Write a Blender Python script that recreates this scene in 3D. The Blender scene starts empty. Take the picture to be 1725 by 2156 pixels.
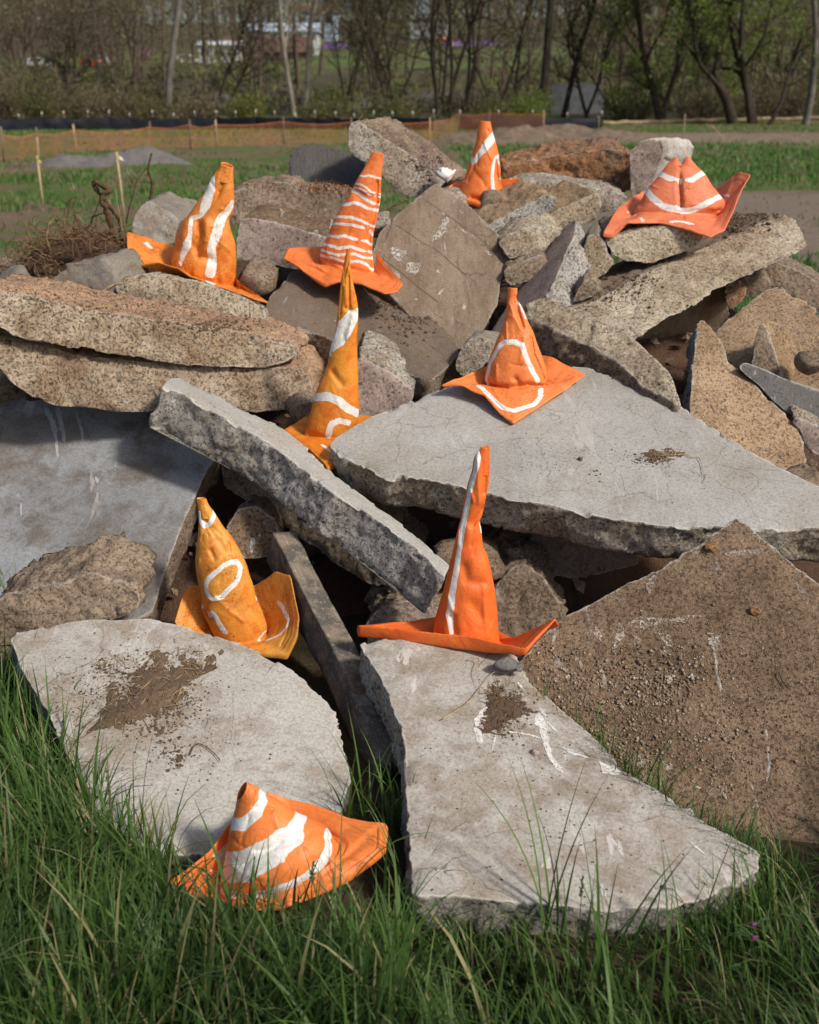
import bpy, math, random
import numpy as np
from mathutils import Vector
from mathutils.geometry import delaunay_2d_cdt
from mathutils.bvhtree import BVHTree

sc = bpy.context.scene
R = math.radians

# ------------------------------------------------------------------ camera, sky, sun, exposure
CAM = np.array([0.0, 0.0, 1.6])
PITCH = R(20.8)
LENS = 38.0
cd = bpy.data.cameras.new('camera')
cd.sensor_fit = 'VERTICAL'; cd.sensor_height = 36.0; cd.sensor_width = 28.8
cd.lens = LENS; cd.clip_start = 0.05; cd.clip_end = 3000
cd.dof.use_dof = True; cd.dof.focus_distance = 3.0; cd.dof.aperture_fstop = 4.2
cam = bpy.data.objects.new('camera', cd); sc.collection.objects.link(cam)
cam.location = CAM; cam.rotation_euler = (R(90) - PITCH, 0, 0)
sc.camera = cam

SUN_EL, SUN_AZ = R(42), R(126)          # azimuth clockwise from +Y (view direction): right and behind the camera
w = bpy.data.worlds.new('World'); sc.world = w; w.use_nodes = True
wn = w.node_tree
for n in list(wn.nodes): wn.nodes.remove(n)
sky = wn.nodes.new('ShaderNodeTexSky'); sky.sky_type = 'NISHITA'; sky.sun_disc = False
sky.sun_elevation = SUN_EL; sky.sun_rotation = SUN_AZ
sky.air_density = 1.0; sky.dust_density = 3.0; sky.ozone_density = 1.0
bg = wn.nodes.new('ShaderNodeBackground'); bg.inputs[1].default_value = 0.098
wo = wn.nodes.new('ShaderNodeOutputWorld')
wn.links.new(sky.outputs[0], bg.inputs[0]); wn.links.new(bg.outputs[0], wo.inputs[0])
sl = bpy.data.lights.new('sun', 'SUN'); sl.energy = 3.15; sl.angle = R(7.0); sl.color = (1.0, 0.93, 0.83)
so = bpy.data.objects.new('sun', sl); sc.collection.objects.link(so)
tosun = Vector((math.sin(SUN_AZ) * math.cos(SUN_EL), math.cos(SUN_AZ) * math.cos(SUN_EL), math.sin(SUN_EL)))
so.rotation_euler = tosun.to_track_quat('Z', 'Y').to_euler()
so.location = (6, -6, 8)
sc.view_settings.view_transform = 'Standard'; sc.view_settings.look = 'None'
sc.view_settings.exposure = 0.06; sc.view_settings.gamma = 1.0
sc.cycles.use_denoising = True
sc.cycles.max_bounces = 6; sc.cycles.transparent_max_bounces = 8

# ------------------------------------------------------------------ helpers: picture plan (1725 x 2156) to world
FPX = LENS / 36.0 * 2156.0
cp_, sp_ = math.cos(PITCH), math.sin(PITCH)
def raydir(x, y):
    u = (np.asarray(x, float) - 862.5) / FPX; v = (1078.0 - np.asarray(y, float)) / FPX
    return np.stack([u, cp_ + v * sp_, -sp_ + v * cp_], -1)
def at(x, y, Y):
    d = raydir(x, y); return CAM + d * (np.asarray(Y, float) / d[..., 1])[..., None]
def proj(P):
    q = P - CAM; f = q[:, 1] * cp_ - q[:, 2] * sp_; up = q[:, 1] * sp_ + q[:, 2] * cp_
    return np.stack([862.5 + FPX * q[:, 0] / f, 1078 - FPX * up / f], 1), f
def cv(ox, oy, k):
    return lambda pts: [(ox + k * p[0], oy + k * p[1]) for p in pts]
V = lambda pts: [(p[0], p[1]) for p in pts]
c1 = cv(0, 0, .5); c2 = cv(862.5, 0, .5); c3 = cv(0, 345, .36); c4 = cv(483, 241.5, .36); c5 = cv(1035, 276, .4)
c6 = cv(276, 690, .4); c7 = cv(0, 1173, .5); c8 = cv(828, 1035, .52)
K1 = (255.3, 324.3, .192); K2 = (586.5, 303.6, .16); K3 = (931.5, 234.6, .104); K4 = (1248.9, 303.6, .2)
K5 = (579.6, 510.6, .2239); K6 = (910.8, 579.6, .192); K7 = (731.4, 924.6, .264); K8 = (345, 1021.2, .176); K9 = (345, 1628.4, .288)
k1 = cv(*K1); k2 = cv(*K2); k6 = cv(*K6); k10 = cv(0, 759, .288); k11 = cv(1311, 621, .24)

def unit(v):
    v = np.asarray(v, float); return v / (np.linalg.norm(v, axis=-1, keepdims=True) + 1e-12)

def _h(ix, iy, iz):
    n = (ix * 374761393 + iy * 668265263 + iz * 1440662683) & 0xffffffff
    n = ((n ^ (n >> 13)) * 1274126177) & 0xffffffff
    return ((n ^ (n >> 16)) & 0xffff) / 32767.5 - 1.0
def vn(p):
    p = p @ np.array([[.80, .36, .48], [-.6, .48, .64], [0, -.8, .6]])
    i = np.floor(p).astype(np.int64); f = p - i; u = f * f * f * (f * (f * 6 - 15) + 10)
    x, y, z = i[:, 0], i[:, 1], i[:, 2]; a, b, c = u[:, 0], u[:, 1], u[:, 2]
    def L(s, t, k): return s + (t - s) * k
    return L(L(L(_h(x, y, z), _h(x+1, y, z), a), L(_h(x, y+1, z), _h(x+1, y+1, z), a), b),
             L(L(_h(x, y, z+1), _h(x+1, y, z+1), a), L(_h(x, y+1, z+1), _h(x+1, y+1, z+1), a), b), c)
def fbm(p, o=4, g=.5):
    s = 0; a = 1.0; t = 0
    for k in range(o):
        s = s + a * vn(p * (2.03 ** k) + 17.3 * k); t += a; a *= g
    return s / t
def ridge(p, o=3):
    s = 0; a = 1.0; t = 0
    for k in range(o):
        s = s + a * (1 - 2 * np.abs(vn(p * (2.1 ** k) + 5.1 * k))); t += a; a *= .5
    return s / t

def facet(p, seed=0):
    """piecewise-planar noise: broken-stone facets"""
    p = p @ np.array([[.36, .48, -.8], [-.8, .6, 0], [.48, .64, .6]]); p = p + .55 * np.stack([vn(p * .8 + 3), vn(p * .8 + 19), vn(p * .8 + 41)], 1)
    i = np.floor(p).astype(np.int64); f = p - i; best = np.full(len(p), 9.0); val = np.zeros(len(p))
    for dx in (-1, 0, 1):
        for dy in (-1, 0, 1):
            for dz in (-1, 0, 1):
                c = i + [dx, dy, dz]; a, b, d = c[:, 0] + seed, c[:, 1], c[:, 2]
                q = np.stack([dx + .5 + .45 * _h(a, b, d) - f[:, 0], dy + .5 + .45 * _h(a + 91, b, d) - f[:, 1], dz + .5 + .45 * _h(a, b + 57, d) - f[:, 2]], 1)
                dd = (q * q).sum(1); m_ = dd < best; best = np.where(m_, dd, best)
                g = .8 * (_h(a + 7, b + 3, d) * q[:, 0] + _h(a, b + 13, d + 5) * q[:, 1] + _h(a + 31, b, d + 77) * q[:, 2]) + .55 * _h(a + 5, b + 9, d + 2)
                val = np.where(m_, g, val)
    return val
COL = sc.collection
def mesh(name, v, faces, mats, mi=None, smooth=True, parent=None, origin=None, attrs=None):
    """faces: list of int arrays (n,k)"""
    v = np.asarray(v, np.float32)
    if origin is None: origin = np.array([v[:, 0].mean(), v[:, 1].mean(), v[:, 2].min()])
    origin = np.asarray(origin, float)
    me = bpy.data.meshes.new(name)
    faces = [np.asarray(f, np.int32) for f in faces if len(f)]
    nl = sum(f.size for f in faces); nf = sum(len(f) for f in faces)
    me.vertices.add(len(v)); me.vertices.foreach_set('co', (v - origin).astype(np.float32).ravel())
    me.loops.add(nl); me.loops.foreach_set('vertex_index', np.concatenate([f.ravel() for f in faces]))
    me.polygons.add(nf)
    sz = np.concatenate([np.full(len(f), f.shape[1], np.int32) for f in faces])
    me.polygons.foreach_set('loop_start', np.concatenate([[0], np.cumsum(sz)[:-1]]).astype(np.int32))
    if mi is not None: me.polygons.foreach_set('material_index', np.asarray(mi, np.int32))
    me.polygons.foreach_set('use_smooth', np.full(nf, smooth, bool))
    for k, a in (attrs or {}).items():
        at_ = me.attributes.new(k, 'FLOAT', 'POINT'); at_.data.foreach_set('value', np.asarray(a, np.float32))
    me.update(calc_edges=True); me.validate()
    for m in (mats if isinstance(mats, (list, tuple)) else [mats]): me.materials.append(m)
    o = bpy.data.objects.new(name, me); COL.objects.link(o)
    if parent is not None:
        o.parent = parent; po = np.array(parent.location); o.location = origin - po
    else: o.location = origin
    return o
def tag(o, label=None, cat=None, group=None, kind=None):
    if label: o['label'] = label
    if cat: o['category'] = cat
    if group: o['group'] = group
    if kind: o['kind'] = kind
    elif cat: o['kind'] = 'thing'
    return o
def empty(name, loc, label, cat, group=None):
    o = bpy.data.objects.new(name, None); o.location = loc; o.empty_display_size = .1; COL.objects.link(o)
    return tag(o, label, cat, group)
def gridq(nr, nc, base=0, wrap=False):
    i = np.arange(nr - 1)[:, None]; j = np.arange(nc if wrap else nc - 1)[None, :]
    j2 = (j + 1) % nc
    a = base + i * nc + j; b = base + i * nc + j2; c = base + (i + 1) * nc + j2; d = base + (i + 1) * nc + j
    return np.stack([a, b, c, d], -1).reshape(-1, 4)

class MB:
    def __init__(s): s.v = []; s.q = []; s.t = []; s.n = 0
    def add(s, v, q=None, t=None):
        v = np.asarray(v, float)
        if q is not None and len(q): s.q.append(np.asarray(q) + s.n)
        if t is not None and len(t): s.t.append(np.asarray(t) + s.n)
        s.v.append(v); s.n += len(v)
    def box(s, c, h, ax=None):
        c = np.asarray(c, float); ax = np.eye(3) if ax is None else np.asarray(ax, float)
        sg = np.array([[x, y, z] for x in (-1, 1) for y in (-1, 1) for z in (-1, 1)], float)
        s.add(c + (sg * np.asarray(h)) @ ax, [[0, 1, 3, 2], [4, 6, 7, 5], [0, 4, 5, 1], [2, 3, 7, 6], [0, 2, 6, 4], [1, 5, 7, 3]])
    def tube(s, P, r, n=6, cap=True):
        P = np.asarray(P, float); r = np.broadcast_to(np.asarray(r, float), (len(P),))
        T = unit(np.gradient(P, axis=0)); ref = np.array([.31, .22, .92]) if abs(T[0, 2]) < .9 else np.array([1, .1, 0])
        A = unit(np.cross(T, ref)); B = np.cross(T, A)
        th = np.arange(n) * 2 * math.pi / n
        v = P[:, None] + r[:, None, None] * (np.cos(th)[None, :, None] * A[:, None] + np.sin(th)[None, :, None] * B[:, None])
        t = []
        vv = v.reshape(-1, 3)
        if cap:
            vv = np.concatenate([vv, P[:1], P[-1:]]); m = len(P) * n
            t = [[m, (k + 1) % n, k] for k in range(n)] + [[m + 1, m - n + k, m - n + (k + 1) % n] for k in range(n)]
        s.add(vv, gridq(len(P), n, 0, True), t)
    def build(s, name, mats, parent=None, origin=None, smooth=True, attrs=None):
        return mesh(name, np.concatenate(s.v), [np.concatenate(s.q) if s.q else [], np.concatenate(s.t) if s.t else []], mats,
                    smooth=smooth, parent=parent, origin=origin, attrs=attrs)

# ------------------------------------------------------------------ materials
class G:
    def __init__(s, name):
        s.m = bpy.data.materials.new(name); s.m.use_nodes = True; s.t = s.m.node_tree
        for n in list(s.t.nodes): s.t.nodes.remove(n)
        s.out = s.n('OutputMaterial')
    def n(s, typ, ins=None, **pr):
        nd = s.t.nodes.new('ShaderNode' + typ)
        for k, v in pr.items(): setattr(nd, k, v)
        for k, v in (ins or {}).items():
            if isinstance(v, bpy.types.NodeSocket): s.t.links.new(v, nd.inputs[k])
            else: nd.inputs[k].default_value = v
        return nd
    def mth(s, op, a, b=0.0, c=None, clamp=False):
        i = {0: a, 1: b}
        if c is not None: i[2] = c
        return s.n('Math', i, operation=op, use_clamp=clamp).outputs[0]
    def step(s, x, a, b):
        return s.n('MapRange', {0: x, 1: a, 2: b, 3: 0.0, 4: 1.0}, interpolation_type='SMOOTHSTEP').outputs[0]
    def mix(s, f, a, b, blend='MIX'):
        nd = s.n('Mix', data_type='RGBA', blend_type=blend)
        for i, v in ((0, f), (6, a), (7, b)):
            if isinstance(v, bpy.types.NodeSocket): s.t.links.new(v, nd.inputs[i])
            else: nd.inputs[i].default_value = (v if i == 0 else (*v[:3], 1.0))
        return nd.outputs[2]
    def noise(s, co, scale, det=4, rough=.6, dist=0.0):
        return s.n('TexNoise', {'Vector': co, 'Scale': scale, 'Detail': det, 'Roughness': rough, 'Distortion': dist}).outputs[0]
    def coord(s, stretch=None, jitter=True):
        o = s.n('TexCoord').outputs['Object']
        if jitter:
            r = s.n('ObjectInfo').outputs['Random']
            o = s.n('VectorMath', {0: o, 1: s.n('CombineXYZ', {0: s.mth('MULTIPLY', r, 9.1), 1: s.mth('MULTIPLY', r, 23.7), 2: s.mth('MULTIPLY', r, 5.3)}).outputs[0]}, operation='ADD').outputs[0]
        if stretch: o = s.n('VectorMath', {0: o, 1: stretch}, operation='MULTIPLY').outputs[0]
        return o
    def ramp(s, f, stops, interp='LINEAR'):
        nd = s.n('ValToRGB', {0: f}); cr = nd.color_ramp; cr.interpolation = interp
        cr.elements[0].position = stops[0][0]; cr.elements[0].color = (*stops[0][1], 1)
        cr.elements[1].position = stops[-1][0]; cr.elements[1].color = (*stops[-1][1], 1)
        for p, c in stops[1:-1]:
            e = cr.elements.new(p); e.color = (*c, 1)
        return nd.outputs[0]
    def bsdf(s, col, rough=.9, bump=None, bstr=.5, bdist=.01, spec=.25, extra=None):
        i = {'Base Color': col if isinstance(col, bpy.types.NodeSocket) else (*col[:3], 1), 'Roughness': rough, 'Specular IOR Level': spec}
        i.update(extra or {})
        if bump is not None: i['Normal'] = s.n('Bump', {'Strength': bstr, 'Distance': bdist, 'Height': bump}).outputs[0]
        b = s.n('BsdfPrincipled', i); s.t.links.new(b.outputs[0], s.out.inputs[0]); return s.m
def plain(name, col, rough=.8, var=.25, scale=6, spec=.25, bstr=.2, bdist=.004):
    g = G(name); co = g.coord(); n = g.noise(co, scale, 6, .65)
    c = g.mix(g.step(n, .3, .7), tuple(x * (1 - var) for x in col), tuple(min(1, x * (1 + var)) for x in col))
    return g.bsdf(c, rough, g.noise(co, scale * 8, 4), bstr, bdist, spec)

def concrete(name, A, B, dirt, damt=.5, dlo=.5, dhi=.66, agg=.0, aggs=55, pebbles=None, bump=.35, bd=.01, scrape=0.0, speck=.35,
             soil=None, soilamt=0.0, midscale=9, stretch=None, lichen=0.0, rim=0.0, crack=0.0, grain=0.0, pore=0.0):
    g = G(name); co = g.coord()
    cst = g.n('VectorMath', {0: co, 1: stretch}, operation='MULTIPLY').outputs[0] if stretch else co
    big = g.noise(cst, 2.3, 5, .6); mid = g.noise(cst, midscale, 9, .68, .3); fine = g.noise(co, 130, 5, .7)
    col = g.mix(g.step(big, .36, .64), A, B)
    dm = g.mth('MULTIPLY', g.step(g.mth('ADD', g.mth('MULTIPLY', mid, .7), g.mth('MULTIPLY', big, .3)), dlo, dhi), damt)
    col = g.mix(dm, col, dirt)
    if soil:
        so_ = g.noise(g.n('VectorMath', {0: co, 1: (3.3, 1.7, 8.1)}, operation='ADD').outputs[0], 3.4, 8, .72, .4)
        col = g.mix(g.mth('MULTIPLY', g.step(so_, .5, .58), soilamt), col, soil)
    col = g.mix(1.0, col, g.ramp(fine, [(.3, (.62, .62, .62)), (.5, (1, 1, 1)), (.72, (1.22, 1.22, 1.22))]), 'MULTIPLY')
    h = g.mth('ADD', g.mth('MULTIPLY', mid, .9), g.mth('MULTIPLY', fine, .35))
    if speck:
        sp = g.step(g.noise(co, 75, 6, .8), .60, .66)
        spm = g.mth('MULTIPLY', sp, g.step(g.noise(co, 5, 4), .40, .60))
        col = g.mix(g.mth('MULTIPLY', spm, speck), col, tuple(x * .3 for x in dirt))
        h = g.mth('SUBTRACT', h, g.mth('MULTIPLY', sp, .25))
    if agg:
        wv = g.n('VectorMath', {0: co, 1: g.n('VectorMath', {0: g.n('TexNoise', {'Vector': co, 'Scale': 45.0, 'Detail': 2.0}).outputs['Color'], 3: .012}, operation='SCALE').outputs[0]}, operation='ADD').outputs[0]
        pb = pebbles or [(.0, (.035, .036, .04)), (.35, (.075, .08, .09)), (.6, (.16, .14, .12)), (.8, (.30, .23, .16)), (1, (.55, .52, .47))]
        for sc_, dens, rr in ((aggs, agg, .40), (aggs * 2.3, agg * .85, .42)):
            vo = g.n('TexVoronoi', {'Vector': wv, 'Scale': float(sc_), 'Randomness': 1.0}, feature='F1')
            sep = g.n('SeparateColor', {0: vo.outputs['Color']})
            sel = g.mth('MULTIPLY', g.step(sep.outputs[0], 1 - dens, 1 - dens + .02), g.step(mid, .36, .56))
            mk = g.mth('MULTIPLY', sel, g.step(vo.outputs['Distance'], rr, rr - .1))
            pc = g.mix(.5, g.ramp(sep.outputs[1], pb, 'CONSTANT'), g.ramp(sep.outputs[1], pb))
            col = g.mix(g.mth('MULTIPLY', mk, .72), col, pc)
            h = g.mth('ADD', h, g.mth('MULTIPLY', g.mth('MULTIPLY', mk, g.mth('SUBTRACT', sep.outputs[2], .42)), .5))
    if scrape:
        cs = g.n('Mapping', {'Vector': co, 'Rotation': (.3, .2, .5), 'Scale': (10, 2.2, 4)}).outputs[0]
        s1 = g.step(g.noise(cs, 1.5, 5, .55, 1.2), .63, .655)
        s2 = g.step(g.noise(co, 2.7, 3), .47, .58)
        col = g.mix(g.mth('MULTIPLY', g.mth('MULTIPLY', s1, s2), scrape), col, (.62, .59, .55))
    if lichen:
        col = g.mix(g.mth('MULTIPLY', g.step(g.noise(co, 26, 5, .7), .62, .68), lichen), col, (.6, .57, .5))
    if pore:
        pn_ = g.noise(co, 95, 5, .75, .3); pm_ = g.step(pn_, .46, .36); col = g.mix(g.mth('MULTIPLY', pm_, pore), col, tuple(x * .45 for x in dirt)); h = g.mth('SUBTRACT', h, g.mth('MULTIPLY', pm_, .45))
        lm_ = g.step(pn_, .56, .68); col = g.mix(g.mth('MULTIPLY', lm_, pore * .45), col, tuple(min(.75, x * 1.45) for x in A))
    if grain:
        gn = g.noise(co, 240, 3, .8); col = g.mix(grain, col, g.mix(1.0, col, g.ramp(gn, [(.3, (.45, .45, .45)), (.5, (1, 1, 1)), (.7, (1.5, 1.5, 1.5))]), 'MULTIPLY'))
    if crack:
        vo = g.n('TexVoronoi', {'Vector': g.n('VectorMath', {0: co, 1: g.n('VectorMath', {0: g.n('TexNoise', {'Vector': co, 'Scale': 9.0, 'Detail': 5.0}).outputs['Color'], 3: .10}, operation='SCALE').outputs[0]}, operation='ADD').outputs[0], 'Scale': 4.2}, feature='DISTANCE_TO_EDGE')
        ck = g.mth('MULTIPLY', g.step(vo.outputs['Distance'], .009, .002), g.step(g.noise(co, 2.1, 3), .52, .60))
        col = g.mix(g.mth('MULTIPLY', ck, crack), col, tuple(x * .35 for x in dirt)); h = g.mth('SUBTRACT', h, g.mth('MULTIPLY', ck, .5))
    if rim:
        rm = g.n('Attribute', attribute_name='rim').outputs['Fac']
        rk = g.step(g.mth('ADD', rm, g.mth('MULTIPLY', g.mth('SUBTRACT', g.noise(co, 24, 6, .8), .5), 2.6)), .45, .95)
        col = g.mix(g.mth('MULTIPLY', rk, rim), col, (.60, .565, .51))
    return g.bsdf(col, .93, h, bump, bd, .2)

SOIL = (.15, .095, .058)
M = {}
M['pale'] = concrete('pale_concrete', (.50, .475, .43), (.40, .375, .33), (.27, .215, .16), .8, .45, .64, bump=.22, bd=.006, scrape=.35, speck=.55, soil=(.27, .205, .145), soilamt=.45, rim=.55, crack=.55, grain=.35)
M['pale2'] = concrete('pale_concrete_worn', (.39, .362, .315), (.49, .465, .42), (.26, .208, .155), .9, .43, .64, bump=.22, bd=.006, scrape=.75, speck=.6, soil=(.30, .235, .17), soilamt=.5, rim=.55, crack=.55, grain=.35)
M['smooth'] = concrete('smooth_concrete', (.42, .405, .375), (.355, .34, .312), (.26, .225, .18), .6, .48, .68, bump=.16, bd=.005, scrape=.3, speck=.4, soil=(.33, .27, .2), soilamt=.25, rim=.7, crack=.4, grain=.3)
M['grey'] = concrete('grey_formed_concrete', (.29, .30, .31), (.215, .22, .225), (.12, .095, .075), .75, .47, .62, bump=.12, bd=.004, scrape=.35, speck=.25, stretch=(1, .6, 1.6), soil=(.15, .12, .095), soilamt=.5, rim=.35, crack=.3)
M['broken'] = concrete('broken_concrete', (.52, .47, .395), (.43, .375, .305), (.28, .21, .145), .6, .44, .6, agg=.36, aggs=58, bump=.95, bd=.018, speck=.4, soil=(.30, .215, .14), soilamt=.55, lichen=.3, rim=.5, pore=0.42)
M['brokensun'] = concrete('sunlit_yellowish_broken_concrete', (.62, .53, .40), (.52, .425, .30), (.34, .245, .15), .6, .44, .6, agg=.24, aggs=58, bump=.95, bd=.018, speck=.4, soil=(.30, .215, .14), soilamt=.55, lichen=.3, rim=.5, pore=0.42)  # brighter, warmer copy of the broken concrete: sunlight put into the colour
M['brokeng'] = concrete('broken_grey_concrete', (.50, .475, .44), (.40, .375, .34), (.27, .22, .17), .55, .46, .62, agg=.46, aggs=52, bump=.95, bd=.018, speck=.4, soil=(.27, .21, .15), soilamt=.4, lichen=.3, rim=.5, pore=0.5)
M['brokent'] = concrete('broken_tan_concrete', (.52, .43, .325), (.44, .345, .245), (.29, .195, .12), .75, .42, .6, agg=.20, aggs=60, bump=.95, bd=.02, speck=.45, soil=(.20, .125, .07), soilamt=.5, lichen=.35, rim=.3, pore=0.42)
M['brokenp'] = concrete('broken_pink_concrete', (.40, .315, .27), (.32, .25, .215), (.21, .145, .11), .55, .45, .62, agg=.33, aggs=48, bump=.65, bd=.012, speck=.4,
                        pebbles=[(0, (.06, .05, .05)), (.4, (.12, .1, .095)), (.7, (.2, .15, .13)), (1, (.42, .36, .32))], rim=.45, pore=0.45)
M['tan'] = concrete('sandy_underside', (.46, .325, .205), (.38, .26, .155), (.24, .155, .09), .7, .46, .62, agg=.16, aggs=60, bump=.75, bd=.016, speck=.55, soil=(.22, .145, .085), soilamt=.35, rim=.5, grain=.5, pore=0.5)
M['brown'] = concrete('soil_stained_concrete', (.31, .215, .138), (.245, .168, .107), (.15, .098, .06), .75, .44, .62, agg=.2, aggs=80, bump=.9, bd=.018, speck=.6, scrape=.85,
                      pebbles=[(0, (.1, .08, .06)), (.5, (.2, .15, .1)), (.8, (.33, .25, .17)), (1, (.45, .4, .34))], rim=.75, grain=.6, pore=0.45)
M['brownf'] = concrete('brown_formed_concrete', (.265, .205, .15), (.21, .16, .115), (.145, .1, .068), .6, .46, .62, bump=.35, bd=.008, scrape=.55, speck=.45, stretch=(3.5, 1, 1), lichen=.25, rim=.28, crack=.5, grain=.4)
M['darkbr'] = concrete('weathered_brown_concrete', (.185, .142, .108), (.14, .108, .084), (.20, .125, .07), .55, .46, .62, agg=.1, bump=.6, bd=.012, scrape=.25, speck=.4, stretch=(1.6, 1, 1), rim=.2, crack=.4)
M['rockbr'] = concrete('rough_brown_rubble', (.36, .275, .195), (.28, .21, .15), (.16, .11, .074), .65, .45, .6, agg=.22, aggs=50, bump=.85, bd=.018, speck=.4, rim=.35, pore=0.4)
M['rust'] = concrete('rust_stained_concrete', (.42, .22, .105), (.33, .17, .085), (.24, .18, .13), .6, .46, .6, agg=.26, aggs=40, bump=.9, bd=.018, speck=.4, rim=.4, pore=0.5)
M['asph'] = concrete('broom_finished_dark_concrete', (.135, .125, .115), (.10, .092, .086), (.16, .125, .095), .5, .5, .66, bump=.9, bd=.014, speck=.3, stretch=(5, 1.2, 1.2), midscale=14)
M['white'] = concrete('whitish_stone', (.56, .54, .51), (.40, .37, .33), (.26, .18, .11), .6, .47, .6, bump=.6, bd=.012, speck=.35, agg=.1)
M['stone'] = concrete('grey_brown_stone', (.30, .26, .21), (.20, .18, .155), (.2, .14, .09), .5, .48, .62, bump=.6, bd=.012, speck=.3)
M['slate'] = concrete('dark_grey_concrete', (.185, .18, .178), (.145, .14, .138), (.21, .17, .13), .5, .5, .64, agg=.15, bump=.5, bd=.01, speck=.3, scrape=.4, rim=.5)
M['redtop'] = concrete('reddish_sanded_concrete', (.47, .31, .20), (.40, .26, .165), (.27, .165, .10), .7, .44, .6, agg=.1, aggs=60, bump=.8, bd=.014, speck=.5, rim=.3, grain=.4, pore=.3)
M['soil'] = concrete('reddish_soil', (.16, .092, .058), (.12, .07, .045), (.085, .05, .033), .6, .45, .6, agg=.1, aggs=50, bump=1.0, bd=.03, speck=.4,
                     pebbles=[(0, (.08, .05, .03)), (.6, (.2, .13, .08)), (1, (.3, .24, .18))])
M['dirt'] = concrete('loose_dirt', (.17, .118, .078), (.135, .092, .06), (.10, .066, .043), .6, .45, .6, bump=.9, bd=.01, speck=.3)

def orange(name, A, B, C, mildew=.6, rough=.47):
    g = G(name); co = g.coord()
    paint = g.n('Attribute', attribute_name='paint').outputs['Fac']
    big = g.noise(co, 7, 5, .6, .4); mid = g.noise(co, 26, 6, .7)
    col = g.mix(g.step(big, .36, .66), A, B)
    col = g.mix(g.mth('MULTIPLY', g.step(mid, .46, .66), .8), col, C)
    pale = g.step(g.noise(co, 13, 5, .6, .8), .60, .72)
    col = g.mix(g.mth('MULTIPLY', pale, .22), col, (.85, .42, .25))
    wear = g.noise(co, 90, 5, .7)
    pm = g.step(g.mth('ADD', paint, g.mth('MULTIPLY', g.mth('SUBTRACT', wear, .5), .75)), .42, .58)
    wcol = g.mix(g.step(g.noise(co, 40, 4), .42, .66), (.86, .84, .80), (.74, .71, .66))
    col = g.mix(pm, col, wcol)
    sp = g.step(g.noise(co, 170, 4, .75), .565, .62)
    spm = g.mth('MULTIPLY', g.mth('MULTIPLY', sp, g.step(g.noise(co, 9, 4), .44, .58)), mildew)
    col = g.mix(spm, col, (.055, .05, .035))
    grime = g.step(g.noise(co, 17, 6, .75, .5), .58, .75)
    col = g.mix(g.mth('MULTIPLY', grime, .15 + mildew * .5), col, (.30, .14, .05))
    crk = g.n('TexNoise', {'Vector': co, 'Scale': 17.0, 'Detail': 5.0, 'Roughness': .6, 'Distortion': 1.4}).outputs[0]; rid = g.mth('ABSOLUTE', g.mth('SUBTRACT', crk, .5)); col = g.mix(g.mth('MULTIPLY', g.step(rid, .03, .0), .12), col, (.25, .10, .03))
    h = g.mth('ADD', g.mth('MULTIPLY', g.noise(co, 22, 4, .55, .6), 1.0), g.mth('ADD', g.mth('MULTIPLY', g.noise(co, 210, 3), .10), g.mth('MULTIPLY', pm, .06)))
    h = g.mth('ADD', h, g.mth('MULTIPLY', g.step(rid, .0, .10), .18))
    return g.bsdf(col, g.mix(pm, (rough,)*3, (.62,)*3), h, .24, .012, .35)
M['or1'] = orange('weathered_orange_vinyl', (.72, .22, .028), (.78, .27, .045), (.55, .115, .013), .8)
M['or2'] = orange('bright_orange_vinyl', (.88, .235, .06), (.82, .20, .045), (.70, .15, .03), .45)
M['or3'] = orange('clean_orange_vinyl', (.88, .21, .04), (.80, .175, .03), (.9, .27, .08), .15)
M['or4'] = orange('faded_coral_vinyl', (.80, .215, .095), (.72, .175, .072), (.82, .26, .13), .3, .55)
M['or5'] = orange('yellowed_orange_vinyl', (.78, .30, .035), (.72, .215, .018), (.72, .14, .012), .35)
M['or6'] = orange('peach_orange_vinyl', (.88, .255, .075), (.84, .225, .055), (.72, .19, .04), .8)
M['or7'] = orange('red_orange_vinyl', (.80, .135, .022), (.85, .175, .035), (.78, .20, .03), .3)
M['or8'] = orange('ochre_orange_vinyl', (.74, .335, .06), (.76, .26, .032), (.58, .13, .012), .85)
M['or9'] = orange('clean_light_orange_vinyl', (.88, .24, .055), (.84, .21, .04), (.8, .25, .06), .2)

def leafmat(name, A, B, trans=.35, rough=.55, scale=2.0, spec=.3):
    g = G(name); co = g.coord(jitter=False); n = g.noise(co, scale, 4, .7); n2 = g.noise(co, scale * 9, 3)
    col = g.mix(g.step(n, .35, .65), A, B)
    col = g.mix(1.0, col, g.ramp(n2, [(.3, (.65, .65, .65)), (.7, (1.3, 1.3, 1.3))]), 'MULTIPLY')
    p = g.n('BsdfPrincipled', {'Base Color': col, 'Roughness': rough, 'Specular IOR Level': spec})
    tr = g.n('BsdfTranslucent', {'Color': col}); mx = g.n('MixShader', {0: trans, 1: p.outputs[0], 2: tr.outputs[0]})
    g.t.links.new(mx.outputs[0], g.out.inputs[0]); return g.m
def grassmat(name, A, B, dry):
    g = G(name); co = g.coord(jitter=False)
    a = g.n('Attribute', attribute_name='tint').outputs['Fac']
    col = g.ramp(a, [(0, A), (.45, B), (.82, tuple(x * 1.35 for x in B)), (.93, dry), (1, dry)])
    col = g.mix(1.0, col, g.ramp(g.noise(co, 3, 3), [(.3, (.7, .7, .7)), (.7, (1.25, 1.25, 1.25))]), 'MULTIPLY')
    p = g.n('BsdfPrincipled', {'Base Color': col, 'Roughness': .5, 'Specular IOR Level': .35})
    tr = g.n('BsdfTranslucent', {'Color': col}); mx = g.n('MixShader', {0: .3, 1: p.outputs[0], 2: tr.outputs[0]})
    g.t.links.new(mx.outputs[0], g.out.inputs[0]); return g.m
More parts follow.
